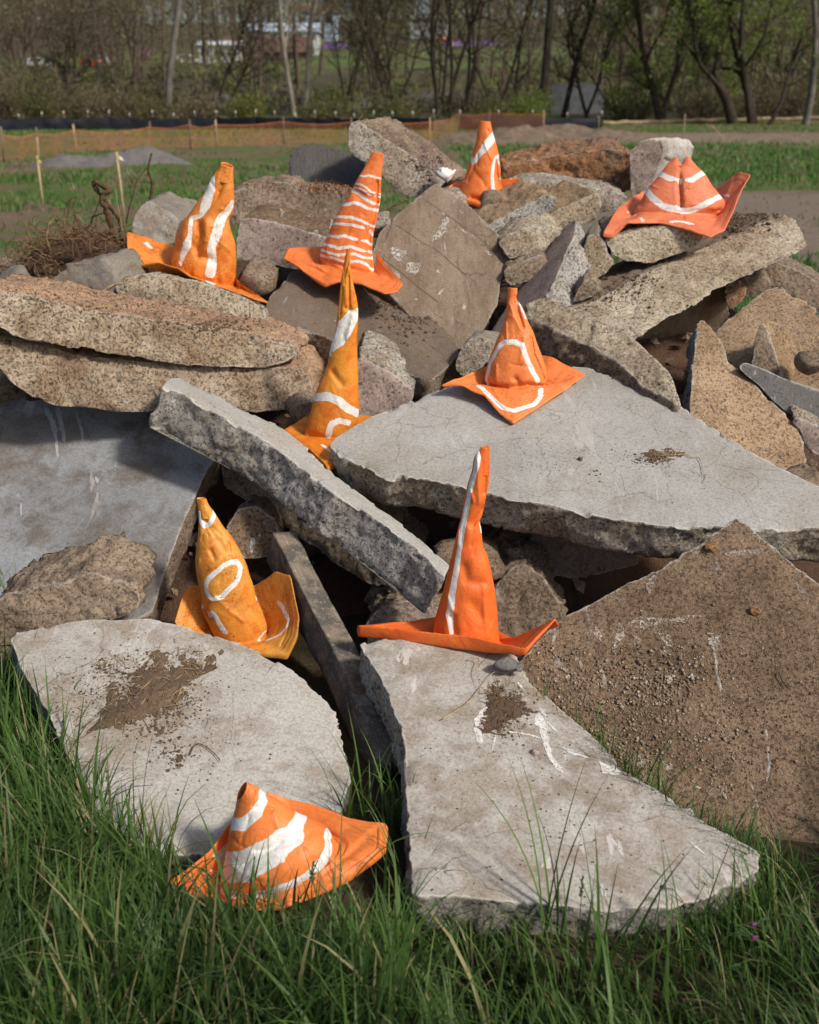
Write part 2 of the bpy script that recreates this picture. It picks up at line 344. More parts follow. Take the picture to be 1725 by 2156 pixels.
M['grass'] = grassmat('meadow_grass', (.028, .068, .012), (.068, .130, .026), (.30, .27, .13))
M['field'] = grassmat('field_grass', (.055, .15, .02), (.085, .20, .03), (.26, .23, .10))

# ------------------------------------------------------------------ the setting: ground, hill, soil under the rubble
def gz(x, y):
    x = np.asarray(x, float); y = np.asarray(y, float)
    t = np.clip((y - 70) / 22, 0, 1); z = .7 * t * t * (3 - 2 * t)
    t2 = np.clip((y - 105) / 220, 0, 1)
    z = z + 17 * t2 * (1 + .25 * t2) + np.where(y > 325, (y - 325) * .06, 0)
    return z + 1.2 * np.clip((y - 110) / 60, 0, 1) * np.sin(x * .021 + 1.0)
def groundmat():
    g = G('field_ground'); co = g.coord(jitter=False)
    sx = g.n('SeparateXYZ', {0: co}); X, Y = sx.outputs[0], sx.outputs[1]
    n1 = g.noise(co, .22, 7, .65); n2 = g.noise(co, 1.3, 8, .7); n3 = g.noise(co, 14, 6, .7)
    br = g.mix(g.step(n2, .38, .62), (.20, .145, .095), (.145, .10, .065))
    br = g.mix(g.mth('MULTIPLY', g.step(n3, .55, .7), .5), br, (.27, .21, .145))
    gr = g.mix(g.step(n2, .4, .65), (.075, .125, .028), (.12, .14, .045))
    far = g.mix(g.step(n1, .4, .6), (.105, .085, .052), (.075, .078, .035))
    col = g.mix(g.step(g.mth('ADD', n1, g.mth('MULTIPLY', n2, .5)), .66, .82), gr, br)
    track = g.mth('MULTIPLY', g.step(g.mth('ADD', Y, g.mth('MULTIPLY', n2, 3.5)), 12.5, 13.6), g.step(g.mth('ADD', Y, g.mth('MULTIPLY', n2, 3.5)), 23.5, 21.5))
    track = g.mth('MULTIPLY', track, g.step(g.mth('ADD', X, g.mth('MULTIPLY', n2, 3)), 1.5, 3.5))
    col = g.mix(track, col, g.mix(g.step(n3, .42, .62), (.235, .185, .14), (.17, .13, .098)))
    spo = g.mth('MULTIPLY', g.step(Y, 44, 47), g.step(Y, 64, 60)); spo = g.mth('MULTIPLY', spo, g.step(X, -1, 4))
    col = g.mix(spo, col, g.mix(g.step(n2, .4, .6), (.27, .2, .14), (.18, .135, .095)))
    ln = g.mth('MULTIPLY', g.step(Y, 150, 160), g.step(Y, 205, 190)); ln = g.mth('MULTIPLY', ln, g.step(n1, .44, .52))
    far = g.mix(ln, far, (.10, .14, .04))
    col = g.mix(g.step(Y, 80, 96), col, far)
    col = g.mix(g.step(Y, 6.5, 4.5), col, g.mix(g.step(n3, .4, .6), (.05, .043, .022), (.075, .055, .032)))
    return g.bsdf(col, .95, n3, .6, .05, .15)
def sheet():
    xs = np.concatenate([-np.geomspace(420, 3, 46), np.linspace(-2.6, 2.6, 27), np.geomspace(3, 420, 46)])
    ys = np.concatenate([np.linspace(-4, 8, 40), np.geomspace(8.4, 640, 110)])
    X, Y = np.meshgrid(xs, ys); Z = gz(X, Y)
    P = np.stack([X.ravel(), Y.ravel(), Z.ravel()], 1)
    near = np.clip((P[:, 1] - 6) / 6, 0, 1)
    P[:, 2] += near * (.10 * fbm(P * [.5, .5, 0] + 3, 4)) + (1 - near) * .02 * fbm(P * [2.5, 2.5, 0], 3)
    o = mesh('ground', P, [gridq(len(ys), len(xs))], groundmat(), origin=(0, 0, 0)); tag(o, kind='structure')
sheet()
def mound():
    xs = np.linspace(-3.4, 3.4, 170); ys = np.linspace(2.0, 7.4, 140); X, Y = np.meshgrid(xs, ys)
    h = np.interp(Y, [2.0, 2.6, 3.0, 3.4, 4.0, 4.5, 5.0, 5.5, 6.0, 7.2], [-.25, -.2, -.12, .10, .36, .60, .80, .84, .5, -.2])
    wx = np.clip((2.5 - np.abs(X + .1)) / 1.1, 0, 1); wx = wx * wx * (3 - 2 * wx)
    P = np.stack([X.ravel(), Y.ravel(), (h * wx - .22 * (1 - wx)).ravel()], 1)
    P[:, 2] += .07 * fbm(P * 2.2, 4) + .03 * fbm(P * 9, 3)
    o = mesh('soil_mound', P, [gridq(len(ys), len(xs))], M['soil'], origin=(0, 0, 0)); tag(o, kind='structure')
mound()

# ------------------------------------------------------------------ broken concrete
FOOT = {}; OBJ = {}; FULL = {}
def inpoly(P, poly):
    x, y = P[:, 0], P[:, 1]; ins = np.zeros(len(P), bool); j = len(poly) - 1
    for i in range(len(poly)):
        xi, yi = poly[i]; xj, yj = poly[j]
        ins ^= ((yi > y) != (yj > y)) & (x < (xj - xi) * (y - yi) / (yj - yi + 1e-12) + xi); j = i
    return ins
def prism(name, label, face, anch, ext, mats, res=.011, amp=.003, samp=.012, jit=.009, chip=.008, cat='slab', group='broken concrete pieces in the pile', seed=0, side_taper=0.0, rough_face=False):
    A3 = at([a[0] for a in anch], [a[1] for a in anch], [a[2] for a in anch])
    n = unit(np.cross(A3[1] - A3[0], A3[2] - A3[0]))
    if np.dot(n, CAM - A3[0]) < 0: n = -n
    d = raydir([p[0] for p in face], [p[1] for p in face])
    tt = ((A3[0] - CAM) @ n) / (d @ n); pts = CAM + d * tt[:, None]
    E = -n * ext if np.isscalar(ext) else np.asarray(ext, float)
    e1 = unit(pts[1] - pts[0]); e1 = unit(e1 - n * (e1 @ n)); e2 = np.cross(n, e1)
    o0 = pts.mean(0); q = np.stack([(pts - o0) @ e1, (pts - o0) @ e2], 1)
    ar = .5 * np.sum(q[:, 0] * np.roll(q[:, 1], -1) - q[:, 1] * np.roll(q[:, 0], -1))
    if ar < 0: q = q[::-1]
    qn = np.roll(q, -1, 0); cr = q[:, 0] * qn[:, 1] - q[:, 1] * qn[:, 0]
    c = ((q + qn) * cr[:, None]).sum(0) / (3 * cr.sum())
    seg = np.linalg.norm(qn - q, axis=1); L = seg.sum(); N = max(40, int(L / res))
    s = np.arange(N) * L / N; cum = np.concatenate([[0], np.cumsum(seg)])
    qq = np.stack([np.interp(s, cum, np.append(q[:, k], q[0, k])) for k in (0, 1)], 1)
    qs = (np.roll(qq, 1, 0) + 2 * qq + np.roll(qq, -1, 0)) / 4
    tg = unit(np.roll(qs, -2, 0) - np.roll(qs, 2, 0)); o2 = np.stack([tg[:, 1], -tg[:, 0]], 1)
    w3 = lambda a: o0 + a[:, :1] * e1 + a[:, 1:] * e2
    off = seed * 7.7
    j3 = w3(qs) + off
    q_s = qs.copy()
    ev = np.clip(.55 + 1.3 * fbm(j3 * 4 + 11, 2), .12, 1.5)
    jt = o2 * (jit * (.8 * fbm(j3 * 8, 3) + ev * (.8 * facet(j3 * 20, 3) + .42 * facet(j3 * 52, 5))) + .30 * jit * ev * fbm(j3 * 120, 2))[:, None]
    qs = qs + jt
    O3 = o2[:, :1] * e1 + o2[:, 1:] * e2
    EL = np.linalg.norm(E); En = E / EL
    rg = np.random.default_rng(seed + 100)
    # face: ragged outline, two inset rows, then a jittered grid of points, triangulated
    sp = res * 1.25; lo, hi = qs.min(0), qs.max(0)
    gx, gy = np.meshgrid(np.arange(lo[0], hi[0], sp), np.arange(lo[1], hi[1], sp * .866)); gx[1::2] += sp / 2
    ip = np.stack([gx.ravel(), gy.ravel()], 1); ip = ip + rg.uniform(-.28, .28, ip.shape) * sp
    ins = [qs - o2 * .003, qs - o2 * .008, qs[::2] - o2[::2] * .016]; cand = np.concatenate(ins + [ip])
    need = np.concatenate([np.full(len(ins[0]), .0022), np.full(len(ins[1]), .006), np.full(len(ins[2]), .013), np.full(len(ip), .020)])
    ok = inpoly(cand, qs); cand, need = cand[ok], need[ok]
    dist = np.empty(len(cand))
    for k0 in range(0, len(cand), 2000): dist[k0:k0 + 2000] = np.sqrt(((cand[k0:k0 + 2000, None] - qs[None]) ** 2).sum(-1)).min(1)
    ok = dist > need; cand, dist = cand[ok], dist[ok]
    allp = np.concatenate([qs, cand]); dd = np.concatenate([np.zeros(N), dist])
    rv, _, rf, ov, _, _ = delaunay_2d_cdt([Vector(p) for p in allp], [(k, (k + 1) % N) for k in range(N)], [], 1, 1e-7)
    first = np.array([(x[0] if len(x) else -1) for x in ov]); tri = np.array([f for f in rf if len(f) == 3]); tri = first[tri]; tri = tri[(tri >= 0).all(1)]
    P = w3(allp); pn = P + off
    h = amp * (fbm(pn * 5, 4) + .5 * fbm(pn * 26, 3))
    if rough_face: h = h + samp * .7 * (.5 * fbm(pn * 6, 4, .6) + .6 * facet(pn * 15, 1) + .5 * facet(pn * 38, 2)) * np.minimum(1, dd / .012)
    rim = np.clip(1 - dd / .035, 0, 1); sr = rim > 0
    h[sr] -= chip * (rim[sr] ** 2) * (.15 + 1.5 * np.clip(facet(pn[sr] * 17, 4) + .5 * fbm(pn[sr] * 8, 2) + .1, 0, 1))
    fv = P + n * h[:, None]
    M_ = max(5, int(EL / (res * 1.1)))
    side = unit(np.cross(En, np.cross(O3, En)))
    base = w3(qs); top = fv[:N]; u = np.arange(1, M_ + 1) / M_
    sm = w3(q_s); fade = np.exp(-u * EL / .014)[:, None, None]
    P0 = sm[None] + E[None, None] * u[:, None, None] + (top - sm)[None] * fade; pn = P0.reshape(-1, 3) + off; uu = np.repeat(u, N)
    dsp = samp * (.7 * fbm(pn * 6, 4, .58) + .65 * facet(pn * 14, 1) + .5 * facet(pn * 36, 2) - .1) * np.minimum(1, uu * EL / .02) - .006 * np.clip((uu - .8) / .2, 0, 1) ** 2 - side_taper * uu
    sd_ = P0 + side[None] * dsp.reshape(M_, N, 1)
    cb = w3(c[None])[0] + E
    rows = [top] + list(sd_) + [cb + (sd_[-1] - cb) * f for f in (.85, .5, .15)]
    nr = len(rows); sv = np.concatenate(rows[1:]); nF = len(fv)
    v = np.concatenate([fv, sv, [cb]])
    idx = np.concatenate([np.arange(N), nF + np.arange((nr - 1) * N)])
    F = idx[gridq(nr, N, 0, True)]; j = np.arange(N); j2 = (j + 1) % N; L0 = nF + (nr - 2) * N
    t1 = np.stack([np.full(N, nF + len(sv)), L0 + j, L0 + j2], 1)
    a_, b_, c_ = fv[tri[:, 0]], fv[tri[:, 1]], fv[tri[:, 2]]; fl = (np.cross(b_ - a_, c_ - a_) @ n) < 0; tri[fl] = tri[fl][:, ::-1]
    # side winding: outward
    q0 = F[N // 3]; nn_ = np.cross(v[q0[1]] - v[q0[0]], v[q0[3]] - v[q0[0]])
    if nn_ @ O3[N // 3] < 0: F = F[:, ::-1]; t1 = t1[:, ::-1]
    mi = np.concatenate([np.ones(len(F)), np.zeros(len(tri)), np.ones(N)])
    rimv = np.concatenate([np.exp(-dd / .009), np.repeat(np.exp(-u * EL / .010), N), np.zeros(3 * N + 1)])
    o = mesh(name, v, [F, tri, t1], list(mats), mi, attrs={'rim': rimv})
    tag(o, label, cat, group)
    FOOT[label] = (A3[0], n, w3(qs)); OBJ[label] = (o, fv, tri); FULL[label] = (v, F, tri)
    return o

m = M
SL = 'concrete_slab'
def chunk(label, face, Y, ext, mats, name='concrete_chunk', tilt=.25, turn=0.0, cat='rubble', **kw):
    """an edge-on piece: broken face towards the viewer at distance Y (bottom), leaning back by tilt, body behind it"""
    xs = [p[0] for p in face]; ys = [p[1] for p in face]; x0, x1, y0, y1 = min(xs), max(xs), min(ys), max(ys)
    P = at([x0, x1, (x0 + x1) / 2], [y1, y1, y1], [Y - turn, Y + turn, Y]); hh = (y1 - y0) / FPX * Y * 1.05
    anch = [(x0, y1, Y - turn), (x1, y1, Y + turn), ((x0 + x1) / 2, y0, Y + tilt * hh)]
    kw.setdefault('res', .0085); kw.setdefault('samp', .010); kw.setdefault('jit', .008); kw.setdefault('chip', .007); kw.setdefault('rough_face', True)
    return prism(name, label, face, anch, ext, mats, cat=cat, **kw)

# --- big front slabs
prism(SL, 'pale slab with a dark dirt patch on top, at the left front',
      V([(22, 1345), (35, 1330), (70, 1325), (130, 1312), (190, 1303), (310, 1302), (365, 1312), (425, 1331), (490, 1347), (545, 1372), (600, 1402), (645, 1432), (680, 1468), (707, 1505), (722, 1560), (738, 1640), (705, 1740), (560, 1800), (330, 1800), (215, 1725), (165, 1630), (130, 1560), (95, 1490), (65, 1440), (40, 1395)]),
      [(310, 1303, 2.76), (600, 1800, 2.0), (22, 1340, 2.66)], .13, (m['pale'], m['brokeng']), res=.008, jit=.009, amp=.002, seed=1)
prism(SL, 'pale scraped slab in the centre front whose broken edge meets the grass',
      V([(757, 1356), (800, 1343), (900, 1340), (1000, 1352), (1090, 1378), (1112, 1432), (1180, 1490), (1240, 1540), (1285, 1585), (1312, 1622), (1370, 1655), (1430, 1692), (1540, 1760), (1607, 1797), (1592, 1838), (1510, 1878), (1400, 1914), (1250, 1915), (1130, 1902), (1000, 1892), (870, 1882), (862, 1800), (857, 1700), (852, 1570), (835, 1500), (800, 1420)]),
      [(800, 1350, 2.58), (1000, 1890, 1.76), (1560, 1790, 1.92)], .13, (m['pale2'], m['brokeng']), res=.008, jit=.008, amp=.002, seed=2)
prism(SL, 'large brown gritty slab tilted up at the right edge',
      V([(1086, 1398), (1130, 1352), (1200, 1292), (1320, 1232), (1405, 1188), (1465, 1148), (1510, 1115), (1550, 1087), (1575, 1105), (1610, 1140), (1725, 1228), (1850, 1330), (1850, 1800), (1700, 1870), (1600, 1830), (1560, 1800), (1440, 1735), (1320, 1655), (1240, 1575), (1110, 1450)]),
      [(1550, 1088, 2.8), (1600, 1780, 2.07), (1090, 1395, 2.52)], .13, (m['brown'], m['broken']), res=.009, amp=.006, jit=.008, chip=.004, seed=3)
prism(SL, 'broad smooth grey slab lying flat at the right under one cone',
      V([(694, 937), (705, 922), (760, 887), (800, 868), (850, 848), (905, 825), (960, 805), (1100, 770), (1235, 772), (1290, 795), (1340, 812), (1390, 835), (1430, 852), (1500, 900), (1600, 960), (1725, 1022), (1850, 1080), (1850, 1130), (1725, 1112), (1610, 1112), (1500, 1106), (1400, 1108), (1330, 1098), (1250, 1086), (1180, 1068), (1100, 1052), (1020, 1036), (950, 1020), (900, 1008), (850, 1000), (810, 1002), (775, 985), (735, 970), (712, 955)]),
      [(1100, 1060, 2.98), (1235, 775, 3.75), (700, 935, 3.29)], .125, (m['smooth'], m['broken']), res=.009, amp=.002, jit=.010, samp=.011, chip=.012, seed=4)
prism(SL, 'long narrow slab slanting down from the left towards the centre, pebbly edge in front',
      V([(343, 815), (352, 798), (380, 794), (420, 815), (500, 855), (585, 895), (640, 935), (690, 985), (760, 1040), (850, 1105), (948, 1190), (940, 1208), (880, 1156), (820, 1112), (750, 1062), (700, 1035), (640, 985), (570, 935), (500, 893), (430, 855), (380, 825)]),
      [(345, 805, 3.40), (940, 1205, 2.80), (690, 985, 3.24)], .145, (m['smooth'], m['brokeng']), res=.008, amp=.002, jit=.006, samp=.010, chip=.008, seed=5)
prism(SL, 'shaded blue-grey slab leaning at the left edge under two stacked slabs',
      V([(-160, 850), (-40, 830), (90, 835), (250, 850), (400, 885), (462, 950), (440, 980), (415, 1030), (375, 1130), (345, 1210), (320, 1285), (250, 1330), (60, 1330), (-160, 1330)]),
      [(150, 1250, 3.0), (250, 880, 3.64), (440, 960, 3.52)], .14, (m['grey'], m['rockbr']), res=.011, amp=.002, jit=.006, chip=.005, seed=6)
chunk('brown crumbling slab edge wedged behind the pale slab at the left front',
      k10([(-120, 1900), (0, 1745), (160, 1700), (300, 1650), (440, 1640), (520, 1600), (620, 1560), (700, 1550), (760, 1600), (880, 1620), (970, 1690), (1000, 1750), (985, 1810), (900, 1870), (700, 1920), (400, 1980), (200, 2100), (100, 2500), (-120, 2500)]),
      2.72, (.02, .25, .03), (m['rockbr'], m['rockbr']), tilt=.45, samp=.022, res=.009, seed=7)
# --- left stack
prism(SL, 'tan upper slab of the two stacked at the left edge',
      c3([(-220, 720), (0, 742), (170, 765), (400, 822), (700, 872), (1000, 920), (1300, 962), (1500, 992), (1690, 1030), (1738, 1070), (1742, 1115), (1690, 1140), (1640, 1165), (1560, 1192), (1440, 1195), (1200, 1180), (960, 1150), (540, 1082), (260, 1042), (100, 1002), (0, 962), (-220, 910)]),
      [(300, 740, 3.52), (600, 770, 3.74), (300, 655, 3.60)], (.02, .36, -.01), (m['brokent'], m['redtop']), res=.008, samp=.015, jit=.009, chip=.010, rough_face=True, seed=8)
prism(SL, 'lower slab of the two stacked at the left edge, greyer at its left end',
      c3([(-220, 900), (0, 972), (270, 1045), (400, 1105), (540, 1125), (1000, 1165), (1400, 1198), (1700, 1185), (1770, 1200), (1830, 1280), (1828, 1400), (1780, 1425), (1500, 1450), (1330, 1430), (960, 1445), (800, 1458), (680, 1450), (500, 1422), (330, 1412), (240, 1370), (80, 1285), (0, 1205), (-220, 1140)]),
      [(330, 870, 3.50), (600, 790, 3.74), (330, 760, 3.57)], (.03, .45, .04), (m['brokent'], m['redtop']), res=.008, samp=.016, jit=.010, chip=.010, rough_face=True, seed=9)
chunk('pale pebbly slab edge under the upright cone at the left', c3([(678, 720), (720, 682), (820, 648), (900, 638), (1000, 650), (1100, 672), (1250, 712), (1380, 760), (1480, 805), (1552, 845), (1562, 920), (1450, 955), (1150, 890), (900, 815), (690, 765)]),
      3.98, (.0, .26, -.06), (m['brokensun'], m['broken']), name=SL, turn=.02, seed=10, res=.010)
chunk('small grey and cream rock lying on the stacked slabs at the left', c3([(265, 700), (300, 680), (380, 622), (392, 586), (470, 582), (540, 578), (560, 560), (600, 560), (650, 612), (672, 680), (692, 760), (640, 772), (500, 742), (300, 720)]),
      4.0, (.08, .16, .02), (m['stone'], m['stone']), name='rock', seed=11, cat='rock', group='rocks in the pile')
chunk('whitish grey rock behind the brim of the upright cone at the left', k1([(108, 850), (130, 720), (180, 620), (240, 545), (330, 518), (400, 560), (470, 600), (560, 645), (660, 735), (620, 800), (600, 900), (590, 990), (480, 1010), (250, 960), (120, 900)]),
      4.62, (.05, .2, .03), (m['white'], m['stone']), name='rock', seed=12, cat='rock', group='rocks in the pile')
chunk('thin white-topped rock just behind the whitish grey rock', k1([(385, 540), (400, 515), (440, 505), (540, 525), (640, 560), (780, 588), (790, 640), (700, 720), (560, 700), (440, 620)]),
      4.85, (.0, .15, .02), (m['white'], m['stone']), name='rock', seed=13, cat='rock', group='rocks in the pile')
chunk('dark brown rugged slab behind, between the left cone and striped cone', V([(486, 470), (490, 402), (530, 392), (590, 381), (612, 385), (628, 397), (680, 395), (740, 402), (735, 430), (715, 450), (695, 488), (640, 482), (600, 476), (540, 468)]),
      5.0, (.02, .3, .02), (m['rockbr'], m['rockbr']), name=SL, samp=.014, seed=14, tilt=.5)
chunk('pinkish pebbly slab edge left of the striped cone', c4([(38, 800), (45, 690), (60, 612), (130, 598), (230, 622), (350, 652), (470, 690), (575, 715), (560, 800), (530, 850), (420, 905), (390, 908), (270, 880), (150, 850), (40, 850)]),
      4.62, (.05, .38, .03), (m['brokenp'], m['brown']), name=SL, seed=15, tilt=.35)
prism(SL, 'dark broom-marked slab standing on its edge at the back left of centre', c4([(352, 270), (360, 220), (380, 195), (420, 172), (520, 168), (610, 190), (650, 205), (720, 235), (790, 260), (800, 330), (760, 420), (640, 430), (480, 420), (370, 380), (355, 320)]),
      [(612, 340, 5.45), (700, 390, 5.3), (700, 305, 5.62)], .12, (m['asph'], m['rockbr']), seed=16, jit=.008)
chunk('slab tilted up like a ramp at the very top of the pile', c4([(692, 180), (700, 80), (712, 48), (742, 38), (810, 72), (900, 130), (1000, 192), (1100, 272), (1180, 332), (1262, 392), (1230, 425), (1130, 465), (1060, 482), (1000, 445), (900, 365), (830, 290), (720, 235)]),
      5.05, (.14, .3, .02), (m['broken'], m['rockbr']), name=SL, seed=17, turn=.0, tilt=.35)
prism(SL, 'brown square slab face tilted back in the middle of the pile', V([(919, 383), (950, 405), (985, 430), (1025, 468), (1062, 502), (1075, 545), (1054, 600), (1047, 640), (1020, 690), (975, 735), (930, 728), (860, 660), (800, 592), (783, 540), (800, 487), (858, 432)]),
      [(919, 384, 4.72), (933, 710, 4.22), (1073, 540, 4.55)], .12, (m['brownf'], m['rockbr']), res=.010, amp=.004, jit=.006, chip=.006, seed=18)
prism(SL, 'dark weathered slab sloping forward beneath the striped cone', c4([(203, 1140), (240, 1060), (290, 1000), (330, 960), (350, 920), (405, 905), (560, 960), (750, 985), (900, 1010), (1080, 1085), (1150, 1140), (1200, 1200), (1320, 1300), (1352, 1400), (1280, 1475), (1180, 1557), (980, 1490), (760, 1392), (640, 1332), (560, 1292), (400, 1242), (240, 1212)]),
      [(627, 573, 4.42), (908, 800, 3.86), (569, 670, 4.06)], .11, (m['darkbr'], m['rockbr']), res=.010, amp=.006, jit=.008, seed=19)
chunk('small pinkish block right of the tall narrow cone, under the dark slab', c6([(1175, 250), (1190, 160), (1250, 178), (1330, 215), (1400, 258), (1492, 340), (1470, 400), (1380, 440), (1300, 462), (1220, 480), (1175, 470)]), 3.74, (.02, .3, .05), (m['brokenp'], m['broken']), seed=20)
chunk('small rounded rock between the middle slabs left of the right-hand cone', k6([(248, 980), (300, 860), (350, 750), (400, 692), (500, 675), (600, 690), (700, 715), (660, 830), (600, 940), (520, 1040), (350, 1110), (270, 1060)]), 3.93, (.03, .16, .0), (m['broken'], m['stone']), name='rock', seed=21, cat='rock', group='rocks in the pile')
# --- right half
prism(SL, 'slab propped on edge with a grey broken end and reddish flat side', V([(1213, 462), (1196, 467), (1165, 505), (1143, 530), (1103, 584), (1070, 640), (1045, 680), (1024, 712), (1060, 712), (1100, 690), (1125, 640), (1151, 620), (1168, 590), (1187, 540), (1207, 500)]),
      [(1207, 464, 4.62), (1151, 620, 4.15), (1040, 700, 4.25)], .15, (m['brokenp'], m['brokeng']), res=.009, samp=.02, jit=.006, seed=22)
prism(SL, 'slab with a bright broken top edge leaning behind the right-hand cone', c5([(185, 905), (215, 885), (270, 873), (400, 920), (520, 980), (700, 1060), (770, 1105), (830, 1160), (890, 1220), (940, 1262), (975, 1350), (998, 1445), (900, 1395), (800, 1345), (720, 1265), (640, 1195), (560, 1150), (470, 1112), (330, 1042), (200, 965)]),
      [(1143, 626, 4.05), (1433, 852, 3.46), (1115, 660, 4.0)], (-.05, .03, -.13), (m['brokensun'], m['rockbr']), res=.009, samp=.016, jit=.007, rough_face=True, seed=23)
prism(SL, 'long thick slab rising to the upper right below the crumpled coral cone', c5([(415, 935), (520, 895), (640, 840), (800, 752), (1000, 662), (1250, 560), (1400, 490), (1540, 430), (1600, 465), (1625, 500), (1658, 600), (1600, 640), (1500, 685), (1350, 750), (1200, 820), (1080, 895), (950, 965), (850, 1025), (740, 1090), (600, 1020), (480, 965)]),
      [(1331, 710, 3.93), (1227, 656, 4.12), (1675, 500, 4.62)], (-.14, .30, -.03), (m['brokensun'], m['brownf']), res=.008, samp=.010, jit=.008, chip=.008, rough_face=True, seed=24)
chunk('flat brown-grey slab directly under the crumpled coral cone', c5([(598, 575), (640, 548), (800, 515), (950, 492), (1050, 500), (1115, 560), (1060, 620), (1000, 645), (850, 692), (720, 692), (640, 655)]), 4.45, (.02, .34, .05), (m['brokensun'], m['rockbr']), name=SL, seed=25)
prism(SL, 'dark slab in the shadow beneath the long thick slab at the right', c5([(700, 1120), (850, 1000), (1000, 900), (1232, 800), (1240, 880), (1252, 970), (1180, 1060), (1100, 1140), (1020, 1240), (880, 1260)]),
      [(1331, 716, 4.62), (1530, 610, 4.62), (1443, 770, 4.8)], .1, (m['brownf'], m['rockbr']), seed=26)
prism(SL, 'wide sandy slab leaning back at the right edge', c5([(1180, 1060), (1220, 1010), (1330, 922), (1440, 842), (1520, 815), (1560, 850), (1700, 922), (1720, 970), (1850, 1050), (1850, 1430), (1650, 1430), (1450, 1380), (1300, 1260), (1230, 1180)]),
      [(1643, 602, 4.2), (1675, 800, 3.77), (1523, 728, 3.97)], .12, (m['tan'], m['rockbr']), amp=.006, seed=27)
chunk('small dark pointed shard standing against the wide sandy slab', c5([(1368, 1225), (1385, 1120), (1402, 1022), (1428, 1000), (1455, 1050), (1490, 1150), (1525, 1270), (1545, 1330), (1450, 1340)]), 3.72, (.13, .09, -.05), (m['rockbr'], m['tan']), seed=28, tilt=.5)
prism(SL, 'tall triangular sandy slab standing behind the broad smooth slab', k11([(665, 250), (690, 220), (735, 238), (800, 310), (870, 400), (905, 480), (930, 560), (1000, 620), (1070, 690), (1180, 800), (1270, 900), (1340, 960), (1420, 1040), (1530, 1170), (1590, 1290), (1622, 1490), (1565, 1610), (1350, 1500), (1100, 1400), (850, 1300), (690, 1220), (600, 1120), (600, 950), (610, 760), (628, 600), (640, 500), (650, 380)]),
      [(1477, 676, 3.87), (1455, 871, 3.52), (1695, 979, 3.42)], .10, (m['tan'], m['brokeng']), amp=.007, jit=.007, seed=29)
chunk('dark grey slab edge lying below the wide sandy slab at the right edge', k11([(1015, 640), (1040, 605), (1080, 590), (1250, 650), (1420, 732), (1600, 792), (1850, 870), (1850, 1200), (1660, 1112), (1440, 1030), (1330, 940), (1200, 800), (1100, 720)]), 3.62, (.03, .12, -.03), (m['slate'], m['slate']), name=SL, seed=30, samp=.005, rough_face=False, amp=.003, jit=.004, chip=.004)
chunk('greyish block in the shade at the right edge under the dark slab edge', k11([(1495, 1090), (1550, 1080), (1650, 1130), (1850, 1210), (1850, 1450), (1720, 1410), (1650, 1370), (1600, 1320), (1585, 1240)]), 3.5, (.04, .25, .04), (m['brokenp'], m['broken']), seed=31)
chunk('rust-red stained slab edge at the back right of centre', c2([(385, 735), (395, 705), (500, 680), (620, 655), (720, 640), (770, 632), (920, 634), (942, 700), (948, 790), (900, 810), (780, 800), (650, 790), (500, 760), (400, 755)]), 5.3, (.0, .26, .05), (m['rust'], m['rust']), name=SL, seed=32, samp=.018, tilt=-.1)
chunk('upright pale block standing at the back beside the rust-red slab', c2([(925, 660), (932, 635), (962, 600), (1020, 582), (1060, 590), (1075, 620), (1060, 680), (1035, 740), (1000, 800), (970, 830), (935, 840)]), 5.15, (.17, .12, .0), (m['brokenp'], m['white']), seed=33, tilt=.05)
chunk('low grey slab in front of the rust-red slab', c2([(438, 850), (448, 785), (520, 765), (600, 765), (650, 770), (760, 790), (860, 802), (922, 832), (905, 880), (800, 895), (640, 880), (500, 880)]), 5.0, (.0, .25, .03), (m['broken'], m['broken']), name=SL, seed=34)
chunk('small tilted slab just right of the brown square slab, tan on top', c5([(-30, 505), (50, 458), (100, 432), (200, 382), (300, 332), (350, 350), (338, 405), (270, 445), (200, 482), (40, 548), (-30, 545)]), 4.7, (-.1, .24, .05), (m['brokeng'], m['tan']), name=SL, seed=35)
chunk('second small tilted slab to the right of the tan-topped one', c5([(250, 490), (330, 425), (450, 372), (560, 322), (584, 380), (548, 465), (480, 495), (380, 518), (300, 510)]), 4.72, (-.1, .24, .04), (m['brokensun'], m['tan']), name=SL, seed=36)
chunk('grey wedge below the two small tilted slabs', c5([(40, 590), (60, 565), (150, 512), (240, 500), (320, 492), (366, 530), (310, 590), (260, 635), (95, 675)]), 4.5, (.0, .25, .03), (m['brokensun'], m['brokensun']), seed=37)
chunk('brown wedge in the gap beneath the grey wedge', c5([(60, 760), (75, 728), (160, 690), (260, 650), (300, 690), (200, 790), (90, 810)]), 4.42, (.0, .2, .03), (m['rockbr'], m['rockbr']), seed=38)
chunk('grey block behind the slab propped on edge', c5([(480, 640), (505, 550), (560, 538), (602, 600), (607, 650), (642, 690), (600, 745), (540, 780), (490, 770)]), 4.42, (.03, .16, .02), (m['brokensun'], m['stone']), seed=39)
chunk('small brown stone beside the foot of the long thick slab', c5([(425, 900), (460, 830), (490, 780), (540, 772), (572, 840), (535, 872), (480, 890)]), 4.2, (.02, .12, .02), (m['rockbr'], m['rockbr']), name='rock', seed=40, cat='rock', group='rocks in the pile')
chunk('reddish rock under the far end of the long thick slab', c5([(1235, 810), (1310, 778), (1352, 830), (1335, 880), (1262, 940), (1240, 900)]), 4.5, (.04, .15, .0), (m['rust'], m['soil']), name='rock', seed=41, cat='rock', group='rocks in the pile')
chunk('brown rock at the far right behind the wide sandy slab', c5([(1305, 790), (1400, 730), (1440, 745), (1475, 800), (1462, 870), (1350, 870)]), 4.65, (.04, .15, .0), (m['rockbr'], m['rockbr']), name='rock', seed=42, cat='rock', group='rocks in the pile')
